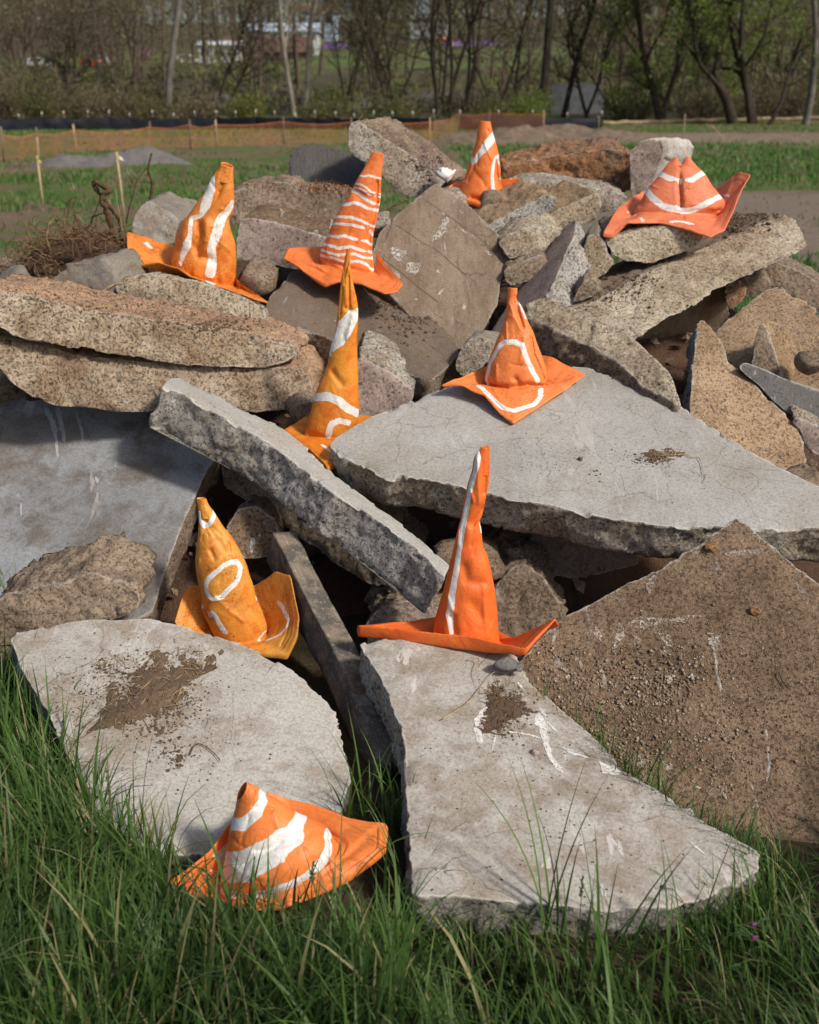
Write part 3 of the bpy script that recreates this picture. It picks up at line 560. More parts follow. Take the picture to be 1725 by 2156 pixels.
chunk('brown slab lying outermost at the right edge by the grass', c5([(1420, 735), (1450, 705), (1490, 690), (1620, 740), (1725, 800), (1850, 880), (1850, 1010), (1725, 960), (1600, 885), (1480, 810)]), 4.7, (.05, .25, .03), (m['rockbr'], m['rockbr']), name=SL, seed=43)
chunk('pinkish block wedged in the dark gap under the broad smooth slab', V([(1104, 1168), (1110, 1140), (1128, 1122), (1200, 1128), (1280, 1140), (1340, 1152), (1346, 1188), (1280, 1206), (1210, 1219), (1135, 1208)]), 3.2, (.0, .22, .02), (m['brokenp'], m['brokenp']), seed=44)
chunk('rugged brown lump behind the front centre cone', V([(1040, 1400), (1035, 1300), (1045, 1230), (1075, 1195), (1110, 1190), (1150, 1215), (1175, 1265), (1195, 1330), (1190, 1410), (1120, 1430)]), 2.82, (.0, .3, .03), (m['rockbr'], m['rockbr']), seed=45, samp=.03, tilt=.7)
chunk('pale brown lump left of the front centre cone', V([(770, 1320), (790, 1290), (830, 1268), (880, 1260), (935, 1285), (950, 1380), (860, 1400), (780, 1370)]), 2.85, (.0, .25, .0), (m['brokenp'], m['rockbr']), seed=46, samp=.025, tilt=.7)
chunk('dark broken slab in the shadow under the long narrow slab', c6([(470, 690), (560, 700), (700, 790), (900, 950), (1050, 1030), (1200, 1130), (1420, 1330), (1400, 1400), (1240, 1330), (1100, 1260), (850, 1075), (600, 910), (480, 830)]), 3.22, (.1, .3, .05), (m['rockbr'], m['rockbr']), name=SL, seed=47, turn=-.2, tilt=.3)
chunk('dark rock in the hollow above the head of the wooden beam', c6([(500, 1060), (560, 960), (660, 940), (760, 1010), (780, 1100), (740, 1200), (600, 1220), (510, 1160)]), 3.22, (.03, .2, .0), (m['brown'], m['brown']), name='rock', seed=48, cat='rock', group='rocks in the pile', tilt=.5)

# --- loose small rocks that fill the gaps (each its own)
def pebble(label, x, y, Y, r, mat, seed, name='rock', flat=.75, group='rocks in the pile', cat='rock'):
    rg = np.random.default_rng(seed); nu, nv_ = 26, 18
    th = np.arange(nu) * 2 * math.pi / nu; ph = np.linspace(.02, math.pi - .02, nv_)
    D = np.stack([np.outer(np.sin(ph), np.cos(th)), np.outer(np.sin(ph), np.sin(th)), np.outer(np.cos(ph), np.ones(nu))], -1).reshape(-1, 3)
    pl = unit(rg.normal(size=(11, 3))); dd = rg.uniform(.7, 1.0, 11)
    dt = D @ pl.T; rr = np.min(np.where(dt > .05, dd / np.maximum(dt, .05), 9), 1)
    rr = np.minimum(rr, 1.35); P = D * rr[:, None] * [1, .9, flat]
    P = P * r * (1 + .09 * fbm(P * 3 + seed, 4))[:, None]
    c = at(x, y, Y); v = P + c; n0 = len(v)
    v = np.concatenate([v, [c + P[:nu].mean(0), c + P[-nu:].mean(0)]]); j = np.arange(nu); j2 = (j + 1) % nu
    o = mesh(name, v, [gridq(nv_, nu, 0, True), np.stack([np.full(nu, n0), j, j2], 1), np.stack([np.full(nu, n0 + 1), n0 - nu + j2, n0 - nu + j], 1)], mat)
    return tag(o, label, cat, group)

# ------------------------------------------------------------------ flattened traffic cones with hand-painted white marks
def catmull(Q, t):
    n = len(Q); i = np.clip(np.floor(t).astype(int), 0, n - 2); f = (t - i)[:, None]
    p0 = Q[np.maximum(i - 1, 0)]; p1 = Q[i]; p2 = Q[i + 1]; p3 = Q[np.minimum(i + 2, n - 1)]
    return .5 * (2 * p1 + (p2 - p0) * f + (2 * p0 - 5 * p1 + 4 * p2 - p3) * f * f + (3 * p1 - p0 - 3 * p2 + p3) * f ** 3)
def cone(label, K, rows, Yt, Yb, ratio, brim, strokes, creases, mat, seed, hem=.007, dip=0.0, wr=.004, ratio_top=None, open_tilt=0.0):
    NT, NB, NR = 132, 122, 36
    cvt = lambda p: (K[0] + K[2] * p[0], K[1] + K[2] * p[1])
    rows = np.array(rows, float); n = len(rows)
    Ys = np.interp(np.arange(n), [0, n - 1], [Yt, Yb])
    PL = np.array([at(*cvt(r[:2]), Y) for r, Y in zip(rows, Ys)]); PR = np.array([at(*cvt(r[2:4]), Y) for r, Y in zip(rows, Ys)])
    dist = np.concatenate([[0], np.cumsum(np.linalg.norm(np.diff((PL + PR) / 2, axis=0), axis=1))])
    t = np.interp(np.linspace(0, dist[-1], NB), dist, np.arange(n))
    PL = catmull(PL, t); PR = catmull(PR, t); c = (PL + PR) / 2; A = (PR - PL) / 2
    ax = unit(np.gradient(c, axis=0)); kk = np.ones(9) / 9
    axs = np.stack([np.convolve(np.pad(ax[:, k], 4, 'edge'), kk, 'valid') for k in range(3)], 1); axs = unit(axs)
    B = unit(np.cross(A, axs)); sgn = np.sign(np.sum(B * (CAM - c), 1))[:, None]; B = B * sgn
    rt = np.interp(np.linspace(0, 1, NB), [0, .25, 1], [ratio_top or ratio, ratio, ratio])
    B = B * (np.linalg.norm(A, axis=1) * rt)[:, None]
    if open_tilt:
        Nn = unit(np.cross(A, B)); Nn = Nn * np.sign(np.sum(Nn * -axs, 1))[:, None]; al = R(open_tilt) * np.clip(1 - np.linspace(0, 1, NB) / .30, 0, 1)
        bl = np.linalg.norm(B, axis=1)[:, None]; B = B * np.cos(al)[:, None] - Nn * bl * np.sin(al)[:, None]
    th = -math.pi + (np.arange(NT)) * 2 * math.pi / NT
    S, C = np.sin(th), np.cos(th)
    body = c[:, None] + A[:, None] * S[None, :, None] + B[:, None] * C[None, :, None]
    radial = unit(A[:, None] * S[None, :, None] + B[:, None] * C[None, :, None])
    pn = body.reshape(-1, 3) + seed * 3.1
    st = pn * [1, 1, .45]
    u = np.linspace(0, 1, NB)[:, None]
    wv = wr * (fbm(st * 14, 3).reshape(NB, NT) * (.5 + .9 * u) + .9 * ridge(st * 9 + 4, 2).reshape(NB, NT) * (.25 + .75 * u))
    body = body + radial * wv[..., None]
    if dip:
        wd = np.exp(-(S / .42) ** 2) * 1.0
        fall = np.clip(1 - u / .22, 0, 1) ** 1.5
        body[..., 2] -= dip * fall * wd[None, :]
    # brim
    br = sorted(brim, key=lambda b: b[0]); bt = np.radians([b[0] for b in br])
    bp = np.array([at(*cvt((b[1], b[2])), b[3]) for b in br]); bh = np.array([b[4] if len(b) > 4 else hem for b in br])
    bt2 = np.concatenate([bt - 2 * math.pi, bt, bt + 2 * math.pi]); bp2 = np.concatenate([bp] * 3); bh2 = np.concatenate([bh] * 3)
    out = np.stack([np.interp(th, bt2, bp2[:, k]) for k in range(3)], 1); hm = np.interp(th, bt2, bh2)
    last = body[-1]
    s = np.linspace(0, 1, NR + 1)[1:]
    bm = last[None] + (out - last)[None] * s[:, None, None]
    # settle: brim leaves the foot of the body with a small fillet and waves a little
    pb = bm.reshape(-1, 3) + seed
    wv = (.005 * fbm(pb * 9, 3) + .003 * ridge(pb * 14, 2)).reshape(NR, NT) * np.minimum(1, s * 3)[:, None]
    bm[..., 2] += wv - .006 * (np.sin(np.minimum(s * 4, 1) * math.pi))[:, None]
    hemr = .0035 * np.exp(-((s - .87) / .018) ** 2)[:, None] - .003 * np.exp(-((s - .83) / .02) ** 2)[:, None]
    bm[..., 2] += hemr
    inner = [c[k][None] + (body[k] - c[k][None]) * .9 for k in (16, 10, 6, 3, 1)]
    lip = [c[0] + (body[0] - c[0]) * .93 - axs[0] * .0012]
    edge = bm[-1]; hv = np.zeros_like(edge); hv[:, 2] = -1
    cb = c[-1]
    hems = [edge + hv * (hm * f)[:, None] + unit(edge - cb) * .004 * math.sin(f * math.pi) for f in (.12, .5, .88, 1.0)]
    und = [hems[-1] + (last - hems[-1]) * f + np.array([0, 0, .3]) * 0 for f in (.015, .5, .92)]
    for k, q in enumerate(und): q[:, 2] = np.minimum(q[:, 2], (edge + (last - edge) * (.015, .5, .92)[k])[:, 2] - .004)
    parts = [np.array(inner), np.array(lip), body, bm, np.array(hems), np.array(und)]
    allr = np.concatenate(parts, 0); nr = len(allr); v = allr.reshape(-1, 3)
    r0 = len(inner) + 1; r1 = r0 + NB + NR + 4
    rowid = np.repeat(np.arange(nr), NT); tt = np.tile(th, nr)
    outer = (rowid >= r0) & (rowid < r1)
    # vertex normals
    def norms():
        g = v.reshape(nr, NT, 3); du = np.gradient(g, axis=0); dv = (np.roll(g, -1, 1) - np.roll(g, 1, 1))
        nn = unit(np.cross(du, dv)).reshape(-1, 3); return nn
    nn = norms(); px, dep = proj(v)
    body_row = (rowid >= r0) & (rowid < r0 + NB)
    fs = np.where(body_row, np.cos(tt) > -.05, True) & outer
    idx = np.where(fs)[0]; pxi = px[idx]; depi = dep[idx]
    def pick(p):
        q = np.array(cvt(p)); d = np.linalg.norm(pxi - q, axis=1); near = d < 2.2
        if near.any(): j = np.where(near)[0]; k = j[np.argmin(depi[j] + d[j] * .004)]
        else: k = np.argmin(d)
        return idx[k]
    def segdist(pts, w, sel):
        best = np.full(len(sel), 9.0); X = v[sel]
        for a in range(len(pts) - 1):
            p, q = pts[a], pts[a + 1]; dq = q - p; L2 = max(dq @ dq, 1e-9)
            f = np.clip(((X - p) @ dq) / L2, 0, 1); d = np.linalg.norm(X - p - f[:, None] * dq, axis=1)
            best = np.minimum(best, d / ((w[a] + (w[a + 1] - w[a]) * f) / 2))
        return best
    # creases first (geometry), then paint
    tocam = unit(CAM - v)
    for pts, wd, dp in creases:
        ids = [pick(p) for p in pts]; P3 = v[ids]; mpp = K[2] * dep[ids].mean() / FPX
        sel = np.where(fs & (np.cos(tt) > -.3))[0]
        d = segdist(P3, np.full(len(ids), 2 * wd * mpp), sel)
        wgt = np.exp(-d ** 2)
        nd = -tocam[sel]
        v[sel] += nd * (dp * wgt)[:, None]
    rg = np.random.default_rng(seed + 300); sel = np.where(fs & (np.cos(tt) > -.3))[0]
    for _ in range(16):                     # small sharp folds
        ra = rg.integers(r0 + 8, r0 + NB + NR - 6); ja = int(NT / 2 + rg.normal() * NT * .17) % NT; P3 = [v[ra * NT + ja]]
        dr, dj = rg.integers(-16, 17), rg.integers(-12, 13)
        for q in (1, 2): P3.append(v[int(np.clip(ra + dr * q, r0 + 2, r0 + NB + NR - 2)) * NT + (ja + dj * q) % NT])
        wf = rg.uniform(.006, .013); d = segdist(np.array(P3), np.array([wf * .5, wf, wf * .4]) * 2, sel); v[sel] -= tocam[sel] * (rg.choice([-1, 1]) * rg.uniform(.0025, .0055) * np.exp(-d ** 1.4))[:, None]
    paint = np.zeros(len(v))
    for stq in strokes:
        pts, wd = stq[0], stq[1]; wrap = len(stq) > 2 and stq[2]
        ids = [pick(p) for p in pts]; mpp = K[2] * dep[ids].mean() / FPX
        wd = np.full(len(ids), wd, float) if np.isscalar(wd) else np.array(wd, float)
        P3 = list(v[ids]); ww = list(wd * mpp)
        # refine so that the stroke follows the surface
        if wrap:
            ra, rb = rowid[ids[0]], rowid[ids[-1]]; ja, jb = ids[0] % NT, ids[-1] % NT
            steps = 14; span = (ja - jb) % NT
            for k in range(0, steps + 1):
                j = int(round(jb + span * k / steps)) % NT; rr = int(round(rb + (ra - rb) * k / steps))
                P3.append(v[rr * NT + j]); ww.append(ww[len(ids) - 1] + (ww[0] - ww[len(ids) - 1]) * k / steps)
        sel = np.where(outer & ((np.cos(tt) > -.35) | wrap))[0]
        d = segdist(np.array(P3), ww, sel)
        wob = .16 * fbm(v[sel] * 60 + seed, 3)
        val = np.clip(.5 + (1 - d + wob) * 2.2, 0, 1)
        paint[sel] = np.maximum(paint[sel], val)
    o = empty('traffic_cone', c[-1], label, 'traffic cone', 'crumpled orange traffic cones set on the rubble')
    k = r0 + NB
    mesh('cone_body', v[:k * NT], [gridq(k, NT, 0, True)], mat, attrs={'paint': paint[:k * NT]}, origin=c[-1], parent=o)
    mesh('base_flange', v[(k - 1) * NT:], [gridq(nr - k + 1, NT, 0, True)], mat, attrs={'paint': paint[(k - 1) * NT:]}, origin=c[-1], parent=o)
    return o

cone('dented orange cone with two wavy white vertical stripes, at the left by the roots', K1,
     [(1095, 95, 1230, 145), (1060, 170, 1228, 210), (1010, 230, 1232, 300), (960, 320, 1235, 400), (920, 420, 1235, 480), (850, 510, 1230, 570), (790, 600, 1205, 660), (730, 680, 1178, 720), (660, 760, 1185, 790), (612, 850, 1205, 860), (595, 930, 1235, 950), (590, 1000, 1248, 1020), (575, 1080, 1248, 1130), (560, 1180, 1242, 1250), (580, 1260, 1238, 1360), (640, 1320, 1232, 1430)],
     4.27, 4.27, .55,
     [(-180, 900, 1150, 4.42), (-130, 560, 1000, 4.4), (-100, 65, 850, 4.35), (-88, 75, 1040, 4.25), (-75, 150, 1190, 4.18), (-62, 215, 1222, 4.16), (-45, 400, 1190, 4.15), (-30, 620, 1255, 4.12), (-15, 740, 1335, 4.1), (0, 900, 1395, 4.09), (25, 1150, 1475, 4.09), (60, 1600, 1620, 4.1), (75, 1500, 1540, 4.14), (100, 1320, 1430, 4.2), (130, 1200, 1300, 4.3)],
     [([(1010, 260), (970, 400), (920, 560), (880, 670), (770, 710), (760, 800), (755, 900), (720, 990), (680, 1080), (640, 1210)], [50, 120, 110, 50, 50, 42, 50, 95, 75, 35]),
      ([(1218, 530), (1190, 590), (1110, 680), (1075, 780), (1040, 900), (1000, 1010), (1000, 1100), (1005, 1200), (985, 1300), (970, 1400)], [60, 85, 95, 115, 105, 95, 105, 105, 115, 115]),
      ([(260, 985), (290, 965), (300, 1010), (335, 1025)], 32)],
     [([(1150, 160), (1110, 330), (1050, 470), (900, 660), (800, 735)], 28, .012), ([(850, 760), (860, 900), (830, 1000), (860, 1110), (970, 1160)], 45, .016), ([(850, 1130), (760, 1310)], 22, .008),
      ([(1230, 560), (1150, 640), (1070, 700)], 30, .008), ([(1060, 960), (1030, 1150), (1050, 1400)], 30, .006), ([(700, 800), (690, 1000)], 60, -.008), ([(930, 760), (930, 960)], 50, -.010)],
     M['or1'], 1, wr=.006, open_tilt=25)
cone('orange cone leaning right with eleven thin white horizontal stripes', K2,
     [(1235, 98, 1388, 130), (1190, 180, 1375, 220), (1130, 300, 1360, 320), (1065, 410, 1350, 450), (1010, 510, 1345, 560), (960, 620, 1345, 680), (900, 720, 1335, 780), (840, 810, 1315, 880), (780, 910, 1300, 980), (740, 980, 1275, 1060), (700, 1070, 1252, 1160), (650, 1190, 1242, 1260), (600, 1300, 1232, 1370), (562, 1400, 1232, 1470), (555, 1480, 1245, 1570), (570, 1560, 1250, 1680)],
     4.36, 4.36, .6,
     [(-180, 900, 1330, 4.52), (-115, 135, 1375, 4.42), (-95, 78, 1500, 4.38), (-62, 330, 1650, 4.3), (-36, 615, 1825, 4.22, .02), (-12, 850, 1795, 4.22), (18, 1100, 1840, 4.16), (45, 1400, 1960, 4.1), (60, 1550, 1925, 4.14), (75, 1632, 1815, 4.22), (100, 1420, 1600, 4.32), (130, 1245, 1370, 4.46)],
     [([(1060, 415), (1130, 428), (1190, 410), (1260, 430), (1350, 460)], 24, True), ([(1000, 520), (1080, 525), (1150, 570), (1220, 625), (1340, 650)], 24, True), ([(980, 575), (1060, 572), (1130, 610), (1200, 670), (1345, 690)], 24, True),
      ([(960, 610), (1050, 640), (1110, 695), (1170, 745), (1250, 780), (1325, 790)], 40, True), ([(845, 790), (920, 790), (1000, 765), (1090, 800), (1170, 845), (1310, 870)], 44, True), ([(750, 950), (850, 960), (950, 965), (1080, 1000), (1150, 1035), (1245, 1085)], 38, True),
      ([(710, 1050), (850, 1055), (950, 1065), (1100, 1100), (1220, 1140), (1245, 1195)], 40, True), ([(640, 1205), (770, 1215), (870, 1205), (1000, 1245), (1160, 1280), (1230, 1330)], 42, True), ([(595, 1310), (700, 1340), (800, 1365), (960, 1350), (1100, 1395), (1230, 1430)], 40, True),
      ([(560, 1390), (680, 1430), (790, 1465), (900, 1450), (1000, 1445), (1120, 1490), (1230, 1500)], 36, True), ([(555, 1465), (700, 1500), (850, 1545), (950, 1550), (1050, 1540), (1150, 1580), (1240, 1650)], 36, True)],
     [([(1300, 500), (1290, 800), (1210, 1150), (1215, 1600)], 26, .012), ([(1000, 600), (1080, 700)], 60, .01), ([(600, 1500), (900, 1620), (1200, 1700)], 30, .008), ([(330, 1560), (620, 1700)], 30, .008)],
     M['or2'], 2, ratio_top=.35)
cone('upright orange cone at the back with one diagonal white band and a white loop', K3,
     [(762, 195, 980, 210), (735, 320, 1005, 340), (710, 450, 1025, 430), (690, 600, 1075, 600), (640, 760, 1110, 750), (600, 880, 1140, 880), (555, 1050, 1165, 1050), (510, 1200, 1180, 1180), (470, 1340, 1175, 1330), (430, 1450, 1185, 1450), (400, 1560, 1230, 1560), (378, 1680, 1290, 1720), (385, 1760, 1270, 1800)],
     5.02, 5.02, .7,
     [(-180, 900, 1350, 5.17), (-140, 285, 1400, 5.12), (-95, 110, 1560, 5.0), (-70, 230, 1620, 4.96), (-45, 330, 1745, 4.93), (-10, 800, 1880, 4.88), (10, 1160, 2005, 4.85), (35, 1400, 1890, 4.9), (70, 1490, 1640, 4.96), (95, 1565, 1350, 5.08), (120, 1180, 1380, 5.12)],
     [([(1060, 480), (1020, 540), (940, 630), (850, 740), (770, 840), (710, 940), (640, 1030)], [150, 165, 170, 150, 120, 100, 95]), ([(580, 950), (630, 1030)], 95), ([(1150, 910), (1100, 930), (1060, 1000), (1030, 1100), (1020, 1300), (1030, 1500), (1050, 1700), (1070, 1830), (1130, 1880), (1260, 1860)], 78),
      ([(1110, 920), (1160, 1060)], 50), ([(1330, 1640), (1400, 1600), (1420, 1680), (1400, 1740)], 90), ([(1170, 1360), (1380, 1355)], 30), ([(290, 1400), (430, 1400)], 30)],
     [([(1090, 1000), (1100, 1250), (1200, 1500), (1310, 1720)], 40, .012), ([(640, 1100), (520, 1400)], 40, .006), ([(600, 1740), (1000, 1830)], 40, .010)],
     M['or3'], 3, hem=.022)
cone('squashed coral cone with a folded centre and white rings, at the upper right', K4,
     [(850, 138, 1012, 128), (770, 230, 1075, 210), (690, 330, 1178, 318), (600, 430, 1250, 430), (545, 510, 1320, 515), (500, 600, 1380, 600), (450, 680, 1380, 690), (440, 730, 1290, 760)],
     4.66, 4.62, .42,
     [(-180, 900, 560, 4.84), (-140, 530, 490, 4.84), (-110, 270, 660, 4.66), (-85, 110, 930, 4.46, .018), (-65, 210, 945, 4.46, .018), (-50, 350, 830, 4.48), (-25, 700, 818, 4.5), (0, 900, 860, 4.47), (20, 1100, 925, 4.43), (40, 1232, 972, 4.40), (55, 1380, 890, 4.44), (70, 1470, 700, 4.52), (82, 1560, 480, 4.6), (92, 1655, 330, 4.66), (105, 1540, 290, 4.72), (130, 1300, 470, 4.82), (155, 1100, 520, 4.84)],
     [([(700, 310), (800, 355), (910, 395)], 62), ([(915, 395), (1040, 375), (1165, 300)], 62), ([(560, 490), (640, 580), (740, 650), (800, 670), (930, 690)], 68), ([(935, 705), (1040, 700), (1180, 640), (1340, 550)], 62),
      ([(360, 690), (430, 750), (530, 800)], 34), ([(810, 805), (950, 815), (1060, 835)], 34), ([(1350, 530), (1420, 545)], 30)],
     [([(920, 200), (912, 420), (925, 650), (940, 780)], 20, .022), ([(1240, 870), (1330, 700), (1500, 330)], 24, .012), ([(500, 640), (700, 760), (940, 780)], 40, .010), ([(1100, 790), (1300, 720), (1400, 620)], 40, .010)],
     M['or4'], 4, dip=.035, ratio_top=.22)
cone('tall narrow yellow-orange cone with a closed tip in the middle of the pile', K5,
     [(672, 60, 712, 60), (652, 160, 712, 160), (632, 280, 718, 280), (618, 400, 740, 400), (605, 520, 765, 520), (590, 640, 778, 620), (575, 760, 778, 740), (550, 870, 770, 870), (515, 1000, 768, 980), (495, 1130, 772, 1120), (455, 1240, 780, 1220), (415, 1330, 783, 1330), (375, 1450, 787, 1440), (345, 1560, 787, 1560), (312, 1680, 770, 1690), (285, 1790, 730, 1790)],
     3.5, 3.5, .65,
     [(-180, 500, 1600, 3.68), (-130, 300, 1645, 3.62), (-90, 78, 1755, 3.52), (-60, 200, 1865, 3.43), (-30, 310, 1935, 3.37), (-5, 495, 2105, 3.25, .02), (30, 640, 2040, 3.32), (90, 900, 1800, 3.47), (130, 935, 1635, 3.6)],
     [([(770, 640), (740, 700), (660, 790), (600, 900), (540, 990)], [50, 130, 160, 140, 60]), ([(545, 880), (515, 1060)], [25, 40]), ([(370, 1450), (500, 1455), (600, 1490), (680, 1560), (780, 1610)], 80), ([(505, 1820), (510, 1760), (540, 1700), (610, 1670), (690, 1690)], 58), ([(440, 1900), (560, 1980)], 30)],
     [([(690, 300), (695, 520), (700, 630)], 14, .007), ([(660, 620), (760, 660)], 16, .006), ([(540, 1220), (620, 1330)], 30, .008), ([(330, 1820), (520, 1870)], 40, .010)],
     M['or5'], 5, hem=.014, wr=.003)
cone('orange cone with a white arch outline standing on the broad smooth slab', K6,
     [(828, 140, 932, 145), (825, 200, 930, 200), (822, 260, 922, 255), (815, 350, 985, 350), (805, 430, 1020, 430), (780, 520, 1050, 520), (740, 640, 1100, 620), (700, 740, 1135, 720), (665, 830, 1175, 820), (635, 920, 1210, 910), (610, 1000, 1235, 1000), (590, 1080, 1248, 1090), (585, 1150, 1248, 1160), (610, 1200, 1225, 1200)],
     3.63, 3.60, .6,
     [(-180, 1000, 850, 3.78), (-100, 102, 1200, 3.55), (-70, 330, 1205, 3.54), (-45, 570, 1312, 3.5), (-20, 735, 1510, 3.43), (5, 885, 1610, 3.385, .010), (40, 1260, 1365, 3.50, .010), (85, 1672, 1092, 3.63), (130, 1300, 900, 3.70)],
     [([(585, 1190), (600, 1080), (630, 960), (690, 850), (750, 760), (790, 735), (900, 735), (980, 765), (1020, 860), (1060, 960), (1110, 1060), (1150, 1150), (1180, 1230)], 58), ([(1185, 1240), (1185, 1330), (1120, 1410), (1000, 1460), (890, 1480), (780, 1450), (680, 1380), (600, 1300), (510, 1205)], 56), ([(930, 280), (985, 380), (1025, 470)], 26)],
     [([(920, 260), (930, 380), (990, 560)], 24, .010), ([(1090, 700), (1110, 880), (1230, 1150)], 26, .010), ([(620, 1190), (840, 1250), (1050, 1200), (1200, 1220)], 30, .014), ([(900, 1130), (960, 1190)], 30, .008), ([(330, 1190), (560, 1260), (860, 1540)], 16, .005)],
     M['or6'], 6, ratio_top=.8)
cone('red-orange cone with one long white vertical stripe and turned-up brim, front centre', K7,
     [(1065, 65, 1135, 65), (1015, 150, 1136, 160), (1000, 240, 1136, 250), (965, 360, 1125, 370), (935, 500, 1100, 480), (910, 620, 1075, 600), (890, 690, 1055, 650), (880, 740, 1066, 720), (855, 850, 1080, 850), (835, 950, 1125, 950), (800, 1080, 1150, 1060), (770, 1200, 1172, 1180), (740, 1320, 1185, 1300), (715, 1420, 1192, 1420), (697, 1520, 1200, 1540), (692, 1570, 1212, 1625)],
     2.67, 2.67, .75,
     [(-180, 950, 1380, 2.82, .01), (-130, 620, 1440, 2.76, .01), (-85, 80, 1490, 2.64, .034), (-50, 500, 1530, 2.585, .034), (-5, 965, 1572, 2.545, .042), (35, 1420, 1668, 2.48, .020), (80, 1655, 1430, 2.53, .006), (92, 1682, 1480, 2.535, .006), (110, 1330, 1600, 2.66, .006)],
     [([(1058, 75), (1030, 200), (985, 380), (950, 560), (920, 700), (885, 900), (860, 1080), (835, 1230), (825, 1350), (815, 1400), (828, 1540)], [50, 52, 48, 48, 50, 48, 50, 58, 62, 60, 36]), ([(1062, 660), (1070, 740)], 24)],
     [([(1110, 130), (1105, 260), (1090, 430)], 22, .008), ([(1080, 560), (1000, 680)], 30, .014), ([(870, 850), (830, 1000), (770, 1250)], 14, .006), ([(930, 1010), (960, 1130), (1080, 1150)], 40, .008), ([(840, 1420), (860, 1540)], 30, .010), ([(1090, 1180), (1100, 1400), (1130, 1580)], 26, -.006), ([(1000, 1320), (1080, 1420)], 50, .008)],
     M['or7'], 7, wr=.004, ratio_top=.5)
cone('ochre bottle-shaped cone with a white oval ring, behind the pale slab at the left front', K8,
     [(393, 160, 510, 165), (405, 240, 540, 240), (418, 330, 590, 310), (420, 430, 640, 390), (418, 520, 710, 500), (415, 620, 800, 600), (400, 720, 865, 700), (388, 880, 935, 840), (395, 1000, 985, 960), (410, 1110, 1020, 1090), (430, 1220, 1055, 1180), (455, 1350, 1085, 1300), (462, 1450, 1120, 1420), (500, 1560, 1180, 1560), (560, 1680, 1228, 1690), (610, 1790, 1220, 1790)],
     2.96, 2.93, .75,
     [(-180, 850, 1200, 3.06), (-135, 340, 1208, 3.0), (-110, 240, 1320, 2.97), (-88, 140, 1630, 2.9), (-45, 300, 1900, 2.86), (0, 700, 2010, 2.82), (40, 1470, 2025, 2.80, .02), (62, 1590, 1790, 2.82, .02), (80, 1612, 1560, 2.85, .02), (108, 1510, 1095, 2.95), (124, 1345, 1035, 3.0), (155, 1080, 1210, 3.05)],
     [([(425, 330), (440, 430), (490, 480), (550, 470), (600, 390), (610, 320)], 62), ([(520, 1150), (600, 1060), (700, 970), (800, 925), (880, 920), (920, 980), (910, 1090), (860, 1170), (760, 1260), (680, 1340), (590, 1360), (520, 1310), (500, 1230), (520, 1150)], 62),
      ([(545, 1560), (590, 1530), (640, 1600), (690, 1700), (730, 1760)], 70), ([(1110, 1355), (1160, 1320), (1240, 1325), (1340, 1370), (1430, 1460), (1490, 1590)], 56), ([(1490, 1600), (1460, 1700), (1390, 1780), (1260, 1840), (1140, 1850), (1200, 1770), (1250, 1680), (1250, 1570)], 32), ([(290, 1290), (320, 1380), (380, 1440), (450, 1450)], 52)],
     [([(780, 700), (790, 780)], 24, .008), ([(560, 780), (600, 880)], 26, .007), ([(1130, 1420), (1180, 1540), (1230, 1620)], 22, .008), ([(1390, 1060), (1460, 1290), (1520, 1600), (1400, 1920)], 16, .008), ([(330, 1220), (320, 1400), (270, 1630)], 16, .006), ([(480, 1480), (560, 1600)], 40, .010)],
     M['or8'], 8, ratio_top=.85, wr=.003)
cone('squat orange cone with broad white bands lying in the foreground grass', K9,
     [(535, 190, 612, 72), (520, 260, 690, 112), (502, 320, 745, 160), (480, 420, 840, 222), (462, 530, 925, 290), (445, 640, 1000, 335), (425, 730, 1090, 370), (410, 800, 1190, 430), (405, 830, 1262, 540)],
     1.93, 1.90, .72,
     [(-180, 775, 142, 2.06), (-140, 490, 370, 1.96), (-112, 340, 565, 1.9), (-90, 45, 800, 1.83), (-75, 200, 880, 1.81), (-45, 400, 930, 1.79), (-20, 600, 985, 1.775), (5, 860, 985, 1.775), (25, 1050, 915, 1.80), (50, 1330, 760, 1.83, .02), (76, 1622, 535, 1.9, .02), (86, 1628, 370, 1.97), (110, 1350, 325, 2.0), (140, 1100, 232, 2.04), (165, 900, 188, 2.06)],
     [([(500, 375), (590, 370), (680, 285), (725, 200), (715, 145)], [95, 95, 85, 70, 50], True), ([(432, 690), (600, 680), (800, 570), (930, 465), (985, 355)], [220, 235, 210, 170, 90], True), ([(425, 850), (540, 885), (700, 885), (850, 850), (1000, 790), (1140, 665), (1205, 560), (1205, 455), (1120, 360)], [60, 60, 60, 60, 70, 90, 85, 80, 40])],
     [([(1180, 460), (1270, 520), (1280, 600)], 18, .008), ([(420, 860), (700, 940), (1000, 860), (1270, 640)], 26, .012), ([(700, 900), (720, 960)], 40, .01), ([(1010, 930), (1350, 600), (1600, 380)], 24, .008)],
     M['or9'], 9, wr=.003, ratio_top=.6, open_tilt=30)

# ------------------------------------------------------------------ wooden beam, roots, sticks, foam
def onslab(label, x, y):
    P0, n, _ = FOOT[label]; d = raydir(x, y); t = ((P0 - CAM) @ n) / (d @ n); return CAM + d * t[..., None]
S1 = 'pale slab with a dark dirt patch on top, at the left front'
S2 = 'pale scraped slab in the centre front whose broken edge meets the grass'
S3 = 'large brown gritty slab tilted up at the right edge'
S4 = 'broad smooth grey slab lying flat at the right under one cone'

